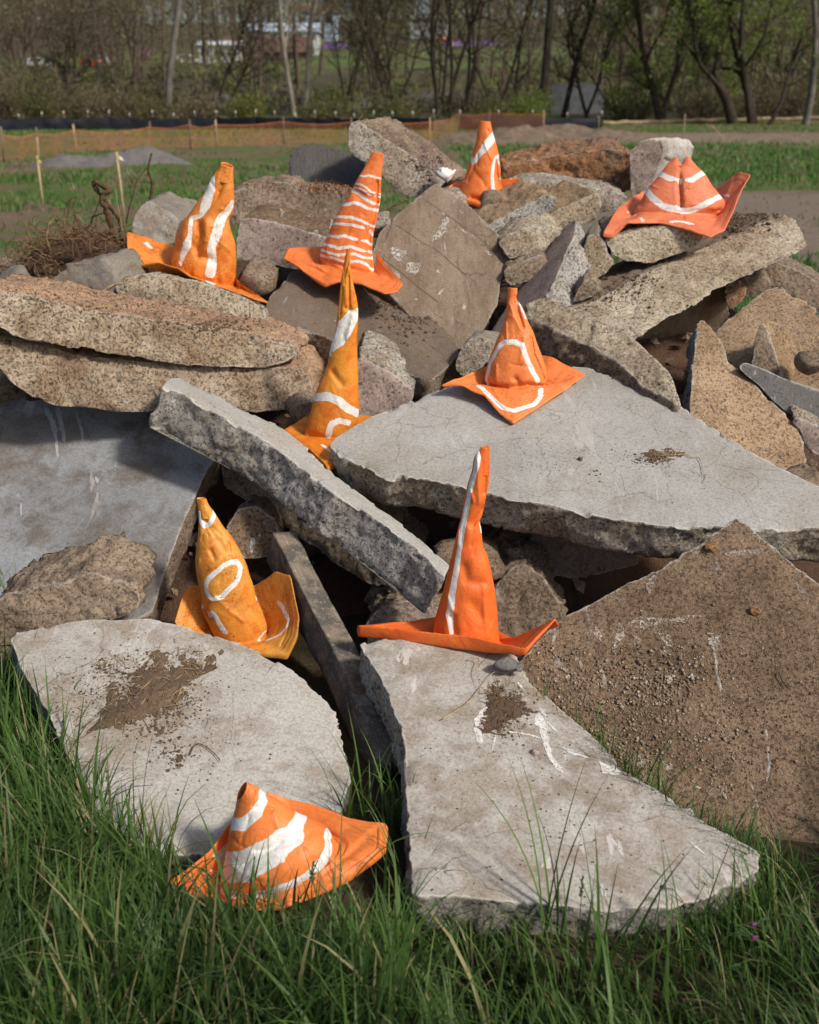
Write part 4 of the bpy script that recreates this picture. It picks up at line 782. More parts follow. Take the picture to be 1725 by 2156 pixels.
def woodmat():
    g = G('weathered_wood'); co = g.coord(jitter=False)
    l = g.n('Attribute', attribute_name='along').outputs['Fac']; a = g.n('Attribute', attribute_name='across').outputs['Fac']
    vec = g.n('CombineXYZ', {0: g.mth('MULTIPLY', l, 2.2), 1: g.mth('MULTIPLY', a, 55.0), 2: 0.0}).outputs[0]
    gr = g.noise(vec, 1.0, 6, .7, .6); big = g.noise(co, 9, 6, .7)
    col = g.mix(g.step(gr, .35, .65), (.30, .245, .185), (.19, .15, .112))
    col = g.mix(g.mth('MULTIPLY', g.step(big, .40, .56), .85), col, (.085, .082, .072))
    col = g.mix(g.mth('MULTIPLY', g.step(g.noise(co, 60, 4, .75), .56, .62), .5), col, (.40, .36, .30))
    return g.bsdf(col, .9, gr, .5, .006, .2)
def beam():
    ends = [(574, 1120, 3.12), (602, 1173, 3.02), (655, 1280, 2.82), (710, 1383, 2.64), (760, 1500, 2.46), (785, 1570, 2.37), (800, 1615, 2.30)]
    tl = np.array([at(x, y, Y) for x, y, Y in ends])           # upper left arris
    d = unit(tl[-1] - tl[0]); up = unit(np.array([.25, -.25, 1.0])); up = unit(up - d * (up @ d)); sd = np.cross(d, up)
    if sd[0] > 0: sd = -sd
    # cross-section: narrow top, tall left side
    W, H = .072, .12
    n = 90; t = np.linspace(0, 1, n); P = np.stack([np.interp(t, np.linspace(0, 1, len(tl)), tl[:, k]) for k in range(3)], 1)
    for _ in range(12): P[1:-1] = (P[:-2] + 2 * P[1:-1] + P[2:]) / 4
    sec = []
    for (a0, b0), (a1, b1) in (((0, 0), (W, 0)), ((W, 0), (W, -H)), ((W, -H), (0, -H)), ((0, -H), (0, 0))):
        for f in np.linspace(0, 1, 9)[:-1]: sec.append((a0 + (a1 - a0) * f, b0 + (b1 - b0) * f))
    sec = np.array(sec); m_ = len(sec); ctr = sec.mean(0)
    v = P[:, None] - sd * 0 + (-sd) * sec[None, :, :1] + up * sec[None, :, 1:]
    v = v.reshape(-1, 3); pn = v * 1.0
    along = np.repeat(t * 1.1, m_); across = np.tile(np.arange(m_) / m_, n)
    q = np.stack([along * 3, across * 30, across * 0], 1)
    v += unit(v - np.repeat(P + (-sd) * ctr[0] + up * ctr[1], m_, 0)) * (.0025 * fbm(q, 3) + .004 * fbm(pn * 12, 3) - .004 * ridge(pn * 18, 2).clip(.3, 1))[:, None]
    # splintered lower end
    rg = np.random.default_rng(3); last = slice((n - 4) * m_, n * m_)
    v[(n - 1) * m_:] += d * (rg.uniform(-.035, .05, m_))[:, None]; v[(n - 2) * m_:(n - 1) * m_] += d * rg.uniform(-.012, .012, m_)[:, None]
    cap0 = v[:m_].mean(0); cap1 = v[-m_:].mean(0) - d * .02; nv = len(v); v = np.concatenate([v, [cap0, cap1]])
    along = np.concatenate([along, [0, 1.1]]); across = np.concatenate([across, [0, .5]]); j = np.arange(m_); j2 = (j + 1) % m_
    o = mesh('wooden_beam', v, [gridq(n, m_, 0, True), np.stack([np.full(m_, nv), j2, j], 1), np.stack([np.full(m_, nv + 1), nv - m_ + j, nv - m_ + j2], 1)], woodmat(), attrs={'along': along, 'across': across})
    tag(o, 'weathered grey timber with a splintered end leaning between the two pale front slabs', 'timber')
    # knot on the arris
    k = 52; c = P[k] + (-sd) * .022 + up * .003; th = np.linspace(0, 2 * math.pi, 25)[:-1]; rings = []
    for r, z in ((.001, .004), (.006, .0045), (.011, .0035), (.014, .005), (.018, .003), (.024, .0)):
        rings.append(c + d * (np.cos(th) * r * 1.7)[:, None] + (-sd) * (np.sin(th) * r)[:, None] + up * (z - .001))
    kb = MB(); kb.add(np.concatenate(rings), gridq(6, 24, 0, True)); kb.build('wood_knot', plain('knot_wood', (.16, .11, .07), .9, .4, 60), parent=o, origin=c)
beam()

def rootmat(name, c): return plain(name, c, .95, .45, 45, .15, .6, .003)
M['root'] = rootmat('bark_brown_root', (.105, .062, .036)); M['root2'] = rootmat('tan_root', (.22, .135, .075)); M['stick'] = rootmat('pale_stick', (.42, .30, .17))
def wander(p, d, L, n, rg, wob=.5, grav=0.0):
    P = [np.array(p, float)]; d = unit(np.array(d, float))
    for _ in range(n):
        d = unit(d + rg.normal(size=3) * wob + np.array([0, 0, grav])); P.append(P[-1] + d * L / n)
    return np.array(P)
def roots():
    base = at(160, 545, 4.75)
    rb = empty('root_ball', base, 'tangled brown root ball with soil at the left edge behind the stacked slabs', 'roots')
    rg = np.random.default_rng(5)
    nu, nv_ = 60, 30; th = np.arange(nu) * 2 * math.pi / nu; ph = np.linspace(.03, math.pi - .03, nv_)
    D = np.stack([np.outer(np.sin(ph), np.cos(th)), np.outer(np.sin(ph), np.sin(th)), np.outer(np.cos(ph), np.ones(nu))], -1).reshape(-1, 3)
    P = D * [.30, .24, .11] * (1 + .35 * fbm(D * 2.3, 4) + .10 * fbm(D * 9, 3))[:, None]
    P[:, 2] += P[:, 0] * .22
    mesh('soil_clod', base + P + [0, 0, -.03], [gridq(nv_, nu, 0, True)], M['soil'], parent=rb, origin=base)
    for k in range(26):                     # the thick ones singly
        i = rg.integers(0, len(P)); s = base + P[i] * .9 + [0, 0, -.03]
        if D[i][1] > .3: s[1] = base[1] - .1
        dr = unit(D[i] * [1, 1, .5] + [rg.uniform(-.6, .3), -.4, .25]); Q = wander(s, dr, rg.uniform(.12, .32), 12, rg, .32, -.06)
        b = MB(); b.tube(Q, np.linspace(rg.uniform(.004, .0075), .0015, 13), 6); b.build('root', M['root'] if rg.random() < .6 else M['root2'], parent=rb, origin=base)
    b = MB()
    for k in range(800):
        i = rg.integers(0, len(P)); s = base + P[i] * rg.uniform(.85, 1.05) + [0, 0, -.03]
        Q = wander(s, D[i] * [1, 1, .6] + rg.normal(size=3) * .6 + [0, -.2, 0], rg.uniform(.08, .30), 8, rg, .5, -.10)
        b.tube(Q, np.linspace(rg.uniform(.0018, .0042), .001, 9), 3, False)
    o = b.build('fine_roots', M['root2'], parent=rb, origin=base); o['kind'] = 'stuff'
    # the tall looped root standing up
    b = MB(); L = [(238, 500), (232, 470), (222, 440), (213, 425), (218, 408), (228, 400), (205, 388), (196, 383), (193, 390), (200, 402), (214, 420), (228, 440), (244, 462), (248, 492)]
    Q = np.array([at(x, y, 4.7) for x, y in L]); t = np.linspace(0, len(Q) - 1.001, 60); Q = catmull(Q, t); Q[:, 1] += np.linspace(0, .05, 60)
    b.tube(Q + .004 * np.random.default_rng(1).normal(size=Q.shape) * .5, np.linspace(.012, .007, 60) * (1 + .2 * np.sin(np.arange(60) * 1.3)), 8); b.build('root', M['root'], parent=rb, origin=base)
roots()
def stick(label, pts, Y, r, mat, name='dead_stem', sub=(), cat='stem', dY=0.0, group='dead stems and twigs'):
    Q = np.array([at(x, y, Y) for x, y in pts]); t = np.linspace(0, len(Q) - 1.001, 40); Q = catmull(Q, t); Q[:, 1] += np.linspace(0, dY, 40)
    b = MB(); rr = np.linspace(r[0], r[1], 40) * (1 + .12 * np.sin(np.arange(40) * 1.7)); b.tube(Q, rr, 7)
    for sp in sub:
        S_ = np.array([at(x, y, Y) for x, y in sp]); S_ = catmull(S_, np.linspace(0, len(S_) - 1.001, 14)); b.tube(S_, np.linspace(r[0] * .4, r[1] * .4, 14), 4)
    return tag(b.build(name, mat), label, cat, group)
stick('thick dead brown stem standing behind the white-topped rock', [(316, 430), (319, 405), (321, 385), (313, 360), (314, 345), (320, 322)], 4.9, (.008, .004), M['root'])
stick('thin branching twig between the yellow-flagged stake and the dead brown stem', [(266, 470), (272, 440), (282, 405), (287, 385), (300, 365), (316, 345)], 4.85, (.0035, .0012), M['root'], sub=[[(287, 385), (300, 383), (312, 384)], [(284, 396), (272, 372), (262, 352)], [(272, 440), (262, 425), (258, 410)]])
stick('pale dry stalk sticking out of the root ball', [(258, 485), (252, 450), (246, 420), (243, 395)], 4.68, (.002, .001), M['stick'])
stick('pale broken stick lying by the small grey rock on the stacked slabs', [(220, 612), (232, 604), (246, 598), (258, 597)], 3.93, (.007, .004), M['stick'], sub=[[(256, 598), (262, 585), (275, 580)]])
stick('thin bare twig rising from the ramp-like slab at the top of the pile', [(756, 262), (757, 252), (763, 242), (772, 232)], 5.2, (.004, .0015), M['root2'])
stick('dry twig bridging the dark gap beside the brown square slab', [(858, 420), (840, 428), (822, 438), (812, 443)], 4.95, (.006, .003), M['root2'])
def foam():
    b = MB(); rg = np.random.default_rng(8)
    c = at(938, 362, 5.02)
    o = pebble('ragged white foam lump on the rubble left of the back cone', 938, 364, 5.0, .036, plain('white_foam', (.80, .77, .70), .8, .12, 30), 77, name='foam_lump', flat=1.0, group=None, cat='foam')
    v = np.empty(len(o.data.vertices) * 3, np.float32); o.data.vertices.foreach_get('co', v); v = v.reshape(-1, 3)
    v *= (1 + .5 * fbm(v * 40, 3) + .22 * facet(v * 70, 2))[:, None]; v[:, 2] *= .8; o.data.vertices.foreach_set('co', v.ravel()); o.data.update()
foam()
# small single stones that stand out
for lab, x, y, Y, r, mt, sd in (('small glossy black stone lying on the broad smooth slab', 1222, 966, 0, .009, 'slate', 1), ('dark stone at the seam below the front centre cone', 1066, 1399, 2.47, .026, 'slate', 2),
                          ('smaller dark stone right beside the seam stone', 1090, 1405, 2.46, .014, 'slate', 3), ('small rusty stone high on the brown gritty slab', 1497, 1155, 0, .015, 'rust', 4), ('flat rusty stone on the middle of the brown gritty slab', 1588, 1288, 0, .014, 'rust', 5),
                          ('small white pebble on the scraped front slab', 1125, 1583, 0, .009, 'white', 6)):
    if Y == 0:
        sl_ = S4 if y < 1000 else (S2 if sd == 6 else S3); Y = float(onslab(sl_, np.array([x]), np.array([y]))[0][1]) - .004
    pebble(lab, x, y, Y, r, M[mt], sd, name='stone', cat='stone', group='small stones on the slabs')
for k, (lab, x, y, Y, r, mt) in enumerate((('brown stone in the gap at the left edge below the stacked slabs', 25, 830, 3.75, .10, 'rockbr'), ('reddish stone at the far left in front of the shaded slab top', 70, 855, 3.72, .07, 'soil'), ('stone under the lower right corner of the triangular sandy slab', 1690, 1010, 3.3, .07, 'rockbr'),
                       ('brown stone behind the triangular sandy slab in the dark opening', 1425, 800, 3.75, .05, 'soil'), ('lump below the brim of the upright cone at the left', 520, 600, 4.35, .10, 'soil'), ('brown stone under the pinkish slab left of the striped cone', 545, 585, 4.3, .09, 'rockbr'),
                       ('grey stone at the left foot of the back cone', 955, 425, 4.95, .07, 'broken'), ('stone under the right side of the back cone', 1040, 445, 4.95, .09, 'rockbr'), ('grey stone in the gap right of the striped cone', 795, 470, 4.7, .06, 'broken'),
                       ('brown stone in the gap above the long narrow slab', 665, 880, 3.7, .10, 'rockbr'), ('stone in the dark hollow beneath the front centre', 1000, 1180, 3.1, .11, 'rockbr'), ('stone at the far left behind the root ball', 20, 575, 4.9, .09, 'rockbr'),
                       ('pale stone in front of the root ball at the left edge', 40, 600, 4.45, .08, 'stone'), ('small brown stone beside the foot of the shard at the right', 1715, 760, 3.68, .05, 'rockbr'))):
    pebble(lab, x, y, Y, r, M[mt], 20 + k)

# ------------------------------------------------------------------ loose dirt, gravel and straw lying on the slabs
OCT = np.array([[1, 0, 0], [-1, 0, 0], [0, 1, 0], [0, -1, 0], [0, 0, 1], [0, 0, -1]], float)
OCF = np.array([[0, 2, 4], [2, 1, 4], [1, 3, 4], [3, 0, 4], [2, 0, 5], [1, 2, 5], [3, 1, 5], [0, 3, 5]])
def crumbs(name, label, cat, slab, regions, mat, seed, smooth=False, flat=.7):
    """regions: (cx, cy, sx, sy, count, size_lo, size_hi) in plan px on a slab plane"""
    rg = np.random.default_rng(seed); P0, n, _ = FOOT[slab]; V_ = []; 
    for cx, cy, sx, sy, cnt, lo, hi in regions:
        x = cx + rg.normal(size=cnt) * sx; y = cy + rg.normal(size=cnt) * sy
        C = onslab(slab, x, y); FP = FOOT[slab][2][:, :2]; ok = inpoly(C, FP.mean(0) + (FP - FP.mean(0)) * .985); C = C[ok]; cnt = len(C); r = lo * (hi / lo) ** (rg.random(cnt) ** 2.2)
        Q = np.linalg.qr(rg.normal(size=(cnt, 3, 3)))[0]
        S_ = OCT[None] * rg.uniform(.65, 1.3, (cnt, 6, 1)) * r[:, None, None]
        W = np.einsum('nij,njk->nik', S_, Q); W -= (1 - flat) * (W @ n)[..., None] * n
        V_.append((C + n * (r * .25)[:, None])[:, None] + W)
    V_ = np.concatenate(V_); F = (OCF[None] + 6 * np.arange(len(V_))[:, None, None]).reshape(-1, 3)
    o = mesh(name, V_.reshape(-1, 3), [F], mat, smooth=smooth); o['kind'] = 'stuff'; o['label'] = label; o['category'] = cat
    return o
def straws(name, label, slab, regions, mat, seed, L=(.012, .05)):
    rg = np.random.default_rng(seed); P0, n, _ = FOOT[slab]; b = MB()
    for cx, cy, sx, sy, cnt in regions:
        for k in range(cnt):
            p = onslab(slab, np.array([cx + rg.normal() * sx]), np.array([cy + rg.normal() * sy]))[0] + n * rg.uniform(.001, .008)
            d = rg.normal(size=3); d = unit(d - n * (d @ n) * .85); Q = wander(p, d, rg.uniform(*L), 4, rg, .12); b.tube(Q, [.0009, .0011, .001, .0008, .0005], 3, False)
    o = b.build(name, mat); o['kind'] = 'stuff'; o['label'] = label; o['category'] = 'straw'
def clodmesh(slab, pts, h, seed, name, label):
    """a thin uneven sheet of dirt lying on a slab"""
    rg = np.random.default_rng(seed); P0, n, _ = FOOT[slab]
    pts = np.array(pts, float); c = pts.mean(0); N_ = 120; cl = np.vstack([pts, pts[:1]]); q = catmull(np.vstack([pts[-1:], cl, pts[1:2]]), np.linspace(1, len(pts) + 1, N_ + 1)[:-1])
    rows = []
    for f in np.linspace(1.35, 0.02, 34):
        xy = c + (q - c) * f; P = onslab(slab, xy[:, 0], xy[:, 1])
        hh = h * np.clip(.95 * (1 - f) + .85 * fbm(P * 16 + seed, 4, .6) + .35 * facet(P * 90, 3) + .02, -.6, 1.1)
        rows.append(P + n * hh[:, None])
    o = mesh(name, np.concatenate(rows), [gridq(34, N_, 0, True)], M['dirt']); o['kind'] = 'stuff'; o['label'] = label; o['category'] = 'dirt'
clodmesh(S1, c7([(380, 735), (430, 640), (480, 570), (580, 500), (680, 430), (760, 440), (840, 430), (880, 480), (800, 520), (760, 580), (710, 680), (680, 780), (620, 740), (520, 690), (450, 700)]), .011, 1, 'dirt', 'dark dirt patch spread on the pale slab at the left front')
clodmesh(S2, c8([(370, 960), (370, 890), (400, 800), (450, 790), (520, 830), (550, 900), (470, 920), (430, 960)]), .007, 2, 'dirt', 'small dirt patch with dry stems on the scraped front slab')
clodmesh(S4, k11([(200, 1450), (200, 1390), (300, 1370), (420, 1360), (520, 1400), (420, 1430), (330, 1460), (240, 1480)]), .008, 3, 'dirt', 'clump of earth with a dry root on the broad smooth slab')
crumbs('dirt_crumbs', 'crumbled earth around the dirt patch on the pale slab', 'dirt', S1, [(310, 1455, 52, 38, 2600, .001, .005), (300, 1470, 110, 60, 900, .0007, .0028), (410, 1590, 60, 40, 160, .001, .004), (215, 1405, 10, 10, 120, .001, .005), (150, 1470, 45, 30, 300, .0007, .003), (355, 1560, 14, 26, 160, .001, .005), (375, 1600, 8, 8, 60, .002, .007)], M['dirt'], 4)
crumbs('dirt_crumbs', 'crumbled earth around the small dirt patch on the scraped slab', 'dirt', S2, [(1065, 1500, 22, 28, 700, .001, .005), (1080, 1560, 120, 90, 350, .0008, .003), (1200, 1760, 200, 90, 350, .0008, .0035)], M['dirt'], 5)
crumbs('dirt_crumbs', 'crumbled earth on the broad smooth slab', 'dirt', S4, [(1375, 965, 24, 8, 350, .001, .005), (1180, 960, 60, 20, 260, .0008, .003), (1400, 960, 160, 60, 240, .0008, .003), (1260, 1000, 8, 6, 6, .004, .006)], M['dirt'], 6)
def gravelmat():
    g = G('tan_gravel'); co = g.coord(); v = g.n('TexVoronoi', {'Vector': co, 'Scale': 90.0})
    s_ = g.n('SeparateColor', {0: v.outputs['Color']})
    col = g.ramp(s_.outputs[0], [(0, (.17, .122, .08)), (.5, (.27, .2, .135)), (.85, (.36, .28, .2)), (1, (.5, .45, .38))])
    return g.bsdf(col, .95, g.noise(co, 160, 4), .4, .004, .2)
M['gravel'] = gravelmat()
crumbs('gravel', 'loose tan gravel scattered on the brown gritty slab', 'gravel', S3, [(1410, 1440, 60, 40, 300, .003, .008), (1400, 1490, 120, 70, 500, .002, .006), (1430, 1610, 100, 70, 450, .002, .007), (1220, 1420, 60, 50, 420, .002, .007), (1480, 1380, 200, 170, 2400, .0008, .003), (1590, 1500, 140, 180, 1600, .0008, .003), (1300, 1570, 60, 50, 300, .002, .007)], M['gravel'], 7, smooth=True)
crumbs('rubble_crumbs', 'small crumbs scattered on the tan upper stacked slab', 'rubble', 'pale pebbly slab edge under the upright cone at the left', [(350, 668, 130, 8, 10, .002, .004)], M['dirt'], 8)
straws('straw', 'dry straw bits in the dirt on the pale slab', S1, [(330, 1440, 55, 40, 110), (410, 1395, 18, 18, 45), (216, 1404, 9, 9, 14), (240, 1500, 80, 50, 40)], M['stick'], 9, (.012, .05))
straws('straw', 'dry stems in the dirt on the scraped slab', S2, [(1060, 1475, 18, 16, 70), (1060, 1520, 20, 20, 20)], M['root2'], 10, (.012, .045))
straws('straw', 'dry fibres beside the earth clump on the broad slab', S4, [(1395, 962, 14, 5, 45)], M['stick'], 11, (.012, .04))
def bvh(label):
    if len(OBJ[label]) == 3: o, fv, tri = OBJ[label]; OBJ[label] = (o, fv, tri, BVHTree.FromPolygons([tuple(p) for p in fv], [tuple(int(k) for k in t) for t in tri]))
    return OBJ[label][3]
def marks(slab, strokes, name, mat, seed=0, lift=.0012):
    """thin flat marks (lime scrapes, cracks) that follow a slab's surface"""
    T_ = bvh(slab); n = FOOT[slab][1]; rg = np.random.default_rng(seed); so_ = OBJ[slab][0]
    for pts, wd in strokes:
        P = onslab(slab, np.array([p[0] for p in pts], float), np.array([p[1] for p in pts], float)); L = np.linalg.norm(np.diff(P, axis=0), axis=1).sum(); m_ = max(8, int(L / .005)); K_ = 5
        t = np.linspace(0, len(P) - 1.001, m_); C = catmull(P, t); w_ = np.interp(np.linspace(0, 1, m_), np.linspace(0, 1, len(np.atleast_1d(wd))) if np.ndim(wd) else [0, 1], wd if np.ndim(wd) else [wd, wd]) * np.linalg.norm(P.mean(0) - CAM) / FPX * .5
        T = unit(np.gradient(C, axis=0)); S_ = np.cross(T, n); nz1 = fbm(C * 70 + seed, 3); nz2 = fbm(C * 70 + seed + 31, 3); end = np.minimum(1, np.minimum(np.arange(m_), np.arange(m_)[::-1]) / 4 + .05)
        rows = []
        for f in np.linspace(-1, 1, K_):
            off_ = w_ * end * f * (1 + .9 * np.where(f < 0, nz1, nz2)); Q = C + S_ * off_[:, None]
            for k in range(m_):
                hit = T_.find_nearest(Q[k]); 
                if hit[0] is not None and hit[3] < .03: Q[k] = np.array(hit[0]) + n * lift
            rows.append(Q)
        mesh(name, np.concatenate(rows), [gridq(K_, m_)], mat, parent=so_, origin=np.array(so_.location))
def limemat(name='lime_scrape', A=(.58, .55, .50), B=(.40, .345, .28), a0=.44, a1=.56):
    g = G(name); co = g.coord(); n_ = g.noise(co, 55, 6, .75); col = g.mix(g.step(n_, .42, .6), A, B); return g.bsdf(col, .95, n_, .4, .004, .15, {'Alpha': g.step(g.noise(co, 120, 5, .8), a0, a1)})
M['lime'] = limemat(); M['lime3'] = limemat('faint_lime_scrape', (.55, .50, .43), (.36, .29, .22), .45, .60); M['lime2'] = limemat('white_lime_scrape', (.78, .76, .72), (.62, .58, .52), .36, .5); M['crackm'] = plain('crack_shadow_soil', (.125, .09, .063), .95, .3, 40)
marks(S2, [(c8([(590, 900), (600, 950), (615, 1000), (640, 1080), (690, 1140)]), [14, 22, 12, 10, 20]), (c8([(440, 975), (520, 980), (600, 1000)]), 5), (c8([(680, 1035), (740, 1060), (800, 1080)]), [6, 14, 5]), (c8([(620, 930), (650, 960), (670, 975)]), 6), (c8([(385, 870), (355, 920), (345, 1000), (370, 1020)]), [14, 20, 12, 6]), (c8([(500, 770), (535, 810)]), 8), (c8([(590, 870), (620, 915)]), [5, 12]), (c8([(1200, 1415), (1260, 1470)]), 9), (c8([(415, 985), (400, 1050)]), 4), (c8([(830, 1090), (890, 1130), (920, 1135)]), [10, 40, 20])], 'lime_scrape', M['lime2'], 1)
marks(S3, [(c8([(1060, 335), (1045, 375), (1035, 415)]), [10, 18, 22]), (c8([(905, 520), (920, 570), (900, 620), (885, 640)]), [6, 14, 16, 6]), (c8([(815, 545), (830, 580), (845, 610)]), [10, 18, 8]), (c8([(950, 540), (1010, 530), (1090, 525), (1180, 520), (1250, 505)]), [10, 22, 14, 16, 5]), (c8([(975, 580), (990, 600), (980, 625)]), 18), (c8([(1060, 570), (1110, 600), (1130, 630)]), [12, 26, 14]), (c8([(1270, 570), (1300, 600), (1290, 640)]), [16, 30, 14]), (c8([(1080, 640), (1110, 655)]), 14), (c8([(1210, 590), (1190, 620)]), 12), (c8([(880, 425), (910, 435)]), 9), (c8([(1210, 250), (1260, 240)]), 9), (c8([(1340, 250), (1370, 255), (1460, 245), (1500, 235)]), [6, 10, 12, 8]), (c8([(1000, 480), (1030, 500)]), 10), (c8([(740, 670), (755, 700)]), 14), (c8([(700, 740), (715, 760)]), 14), (c8([(1090, 1090), (1130, 1130)]), [14, 30]), (c8([(980, 1050), (1010, 1090), (1030, 1130)]), [12, 34, 16]), (c8([(1330, 1200), (1345, 1240)]), 12)], 'lime_scrape', M['lime3'], 2, .002)
marks('brown square slab face tilted back in the middle of the pile', [(c4([(1275, 600), (1250, 660), (1215, 710), (1185, 740)]), [12, 14, 12, 6]), (c4([(1040, 870), (1070, 900), (1085, 940)]), [20, 34, 16]), (c4([(940, 780), (990, 810), (1040, 800)]), [18, 26, 12]), (c4([(1490, 790), (1535, 825)]), [8, 10]), (c4([(1210, 915), (1230, 925)]), 7), (c4([(1335, 650), (1390, 700)]), 5), (c4([(1245, 570), (1260, 590)]), 8), (c4([(1215, 1060), (1255, 1020)]), 6), (c4([(960, 920), (1000, 960)]), 14), (c4([(1080, 1090), (1100, 1075)]), 9)], 'lime_scrape', M['lime'], 3)
marks('brown square slab face tilted back in the middle of the pile', [(c4([(890, 835), (1000, 920), (1120, 1020), (1225, 1100)]), 2.6), (c4([(970, 640), (1060, 700), (1130, 750), (1220, 800), (1400, 960)]), 1.6), (c4([(1000, 530), (960, 600), (940, 660), (910, 740)]), 2.2), (c4([(1150, 500), (1350, 640), (1560, 800)]), 1.2)], 'crack', M['crackm'], 4, .0008)
marks('shaded blue-grey slab leaning at the left edge under two stacked slabs', [(k10([(325, 340), (380, 440), (410, 560), (425, 720)]), [10, 12, 6, 3]), (k10([(420, 340), (450, 480), (475, 600)]), [7, 8, 5]), (k10([(545, 350), (590, 480), (610, 600)]), [4, 5, 3]), (k10([(700, 850), (715, 900)]), [6, 9]), (k10([(155, 1040), (155, 1140)]), [5, 4]), (k10([(125, 1000), (140, 975)]), 5)], 'lime_scrape', plain('faint_scrape', (.36, .37, .38), .95, .15, 30), 5)
marks(S1, [(c7([(985, 560), (985, 700), (980, 800), (1010, 910)]), [3, 4, 3, 2]), (c7([(1020, 560), (1060, 565)]), 5), (c7([(210, 355), (270, 365)]), 3), (c7([(660, 740), (640, 790)]), [4, 8])], 'lime_scrape', M['lime'], 6)
marks(S4, [(k11([(0, 1590), (15, 1660), (40, 1740)]), 4), (k6([(180, 1490), (240, 1505), (310, 1500)]), [2, 8, 2]), (k6([(1590, 1400), (1600, 1440)]), 9), (c5([(430, 1540), (455, 1630)]), [3, 6]), (c5([(680, 1790), (710, 1880)]), [2, 4]), (c5([(460, 1440), (450, 1445)]), 6), (c8([(975, 10), (980, 30)]), 5), (c5([(510, 1450), (540, 1475)]), [4, 9])], 'lime_scrape', M['lime'], 7)
def strewn(name, label, cat, slab, regions, mat, seed):
    """crumbs resting on whatever face of a piece they fall on; regions as in crumbs()"""
    v_, F_, t_ = FULL[slab]; T_ = BVHTree.FromPolygons([tuple(p) for p in v_], [tuple(int(k) for k in f) for f in F_] + [tuple(int(k) for k in f) for f in t_]); rg = np.random.default_rng(seed); V_ = []
    for cx, cy, sx, sy, cnt, lo, hi in regions:
        for _ in range(cnt):
            d = raydir(cx + rg.normal() * sx, cy + rg.normal() * sy); h = T_.ray_cast(Vector(CAM), Vector(d).normalized())
            if h[0] is None or abs(h[1].z) < .35: continue
            r = lo * (hi / lo) ** (rg.random() ** 2.2); Q = np.linalg.qr(rg.normal(size=(3, 3)))[0]; V_.append(np.array(h[0]) + [0, 0, r * .3] + (OCT * rg.uniform(.65, 1.3, (6, 1)) * r) @ Q)
    V_ = np.array(V_); o = mesh(name, V_.reshape(-1, 3), [(OCF[None] + 6 * np.arange(len(V_))[:, None, None]).reshape(-1, 3)], mat, smooth=False); o['kind'] = 'stuff'; o['label'] = label; o['category'] = cat
strewn('dirt_crumbs', 'dark crumbs on top of the upper stacked slab', 'dirt', 'tan upper slab of the two stacked at the left edge', [(300, 650, 150, 14, 420, .0015, .006), (470, 685, 70, 8, 300, .0015, .008), (100, 620, 80, 10, 160, .001, .005), (440, 690, 30, 5, 60, .004, .010)], M['dirt'], 1)
strewn('dirt_crumbs', 'reddish crumbs on the dark brown rugged slab', 'dirt', 'dark brown rugged slab behind, between the left cone and striped cone', [(690, 396, 35, 6, 300, .004, .012), (560, 388, 30, 5, 60, .003, .009)], M['rust'], 2)
strewn('rubble_crumbs', 'reddish and white rubble on the right end of the ramp-like slab', 'rubble', 'slab tilted up like a ramp at the very top of the pile', [(905, 352, 18, 12, 160, .004, .016), (880, 340, 20, 12, 60, .004, .010)], M['brokenp'], 3)
strewn('dirt_crumbs', 'dark earth crumbs on top of the long thick slab', 'dirt', 'long thick slab rising to the upper right below the crumpled coral cone', [(1540, 470, 40, 12, 420, .002, .010), (1590, 455, 30, 5, 120, .003, .009), (1290, 620, 60, 18, 260, .002, .008), (1330, 590, 40, 10, 160, .002, .008)], M['dirt'], 4)
strewn('dirt_crumbs', 'earth crumbs on the dark weathered slab', 'dirt', 'dark weathered slab sloping forward beneath the striped cone', [(860, 670, 40, 30, 420, .002, .010), (830, 640, 30, 14, 160, .002, .008)], M['dirt'], 5)
def chips():
    rg = np.random.default_rng(91); n = 900; x = rg.uniform(-1.7, 1.8, n); y = rg.uniform(2.75, 5.3, n)
    hz = np.interp(y, [2.0, 2.6, 3.0, 3.4, 4.0, 4.5, 5.0, 5.5], [-.25, -.2, -.12, .10, .36, .60, .80, .84]); r = .010 * (5.0 ** (rg.random(n) ** 1.6))
    C = np.stack([x, y, hz + r * .5 + .03], 1); Q = np.linalg.qr(rg.normal(size=(n, 3, 3)))[0]; W = np.einsum('nij,njk->nik', OCT[None] * rg.uniform(.6, 1.3, (n, 6, 1)) * r[:, None, None], Q); V_ = C[:, None] + W
    o = mesh('rubble_chips', V_.reshape(-1, 3), [(OCF[None] + 6 * np.arange(n)[:, None, None]).reshape(-1, 3)], M['rockbr'], smooth=False); tag(o, 'loose rubble chips lying on the soil between the slabs', 'rubble', kind='stuff')
chips()
def curl(label, slab, pts, r, mat, lift=.006):
    x = np.array([p[0] for p in pts], float); y = np.array([p[1] for p in pts], float); P = onslab(slab, x, y) + FOOT[slab][1] * lift
    P = catmull(P, np.linspace(0, len(P) - 1.001, 40)); b = MB(); b.tube(P, np.linspace(r, r * .5, 40), 5); tag(b.build('dry_stem', mat), label, 'stem', 'dry stems lying on the slabs')
curl('long curved dry stem lying on the broad smooth slab', S4, k11([(320, 1400), (420, 1420), (540, 1410), (600, 1435), (660, 1440), (690, 1490), (710, 1580), (735, 1600), (705, 1660)]), .0016, M['stick'])
curl('long pale grass stem lying on the scraped front slab', S2, c8([(200, 935), (300, 870), (360, 800), (410, 745), (470, 765)]), .0016, M['stick'], .012)
curl('curled pale grass stem near the foot of the front centre cone', S2, c8([(310, 690), (345, 700), (335, 740), (345, 790), (370, 830)]), .0014, M['stick'], .016)
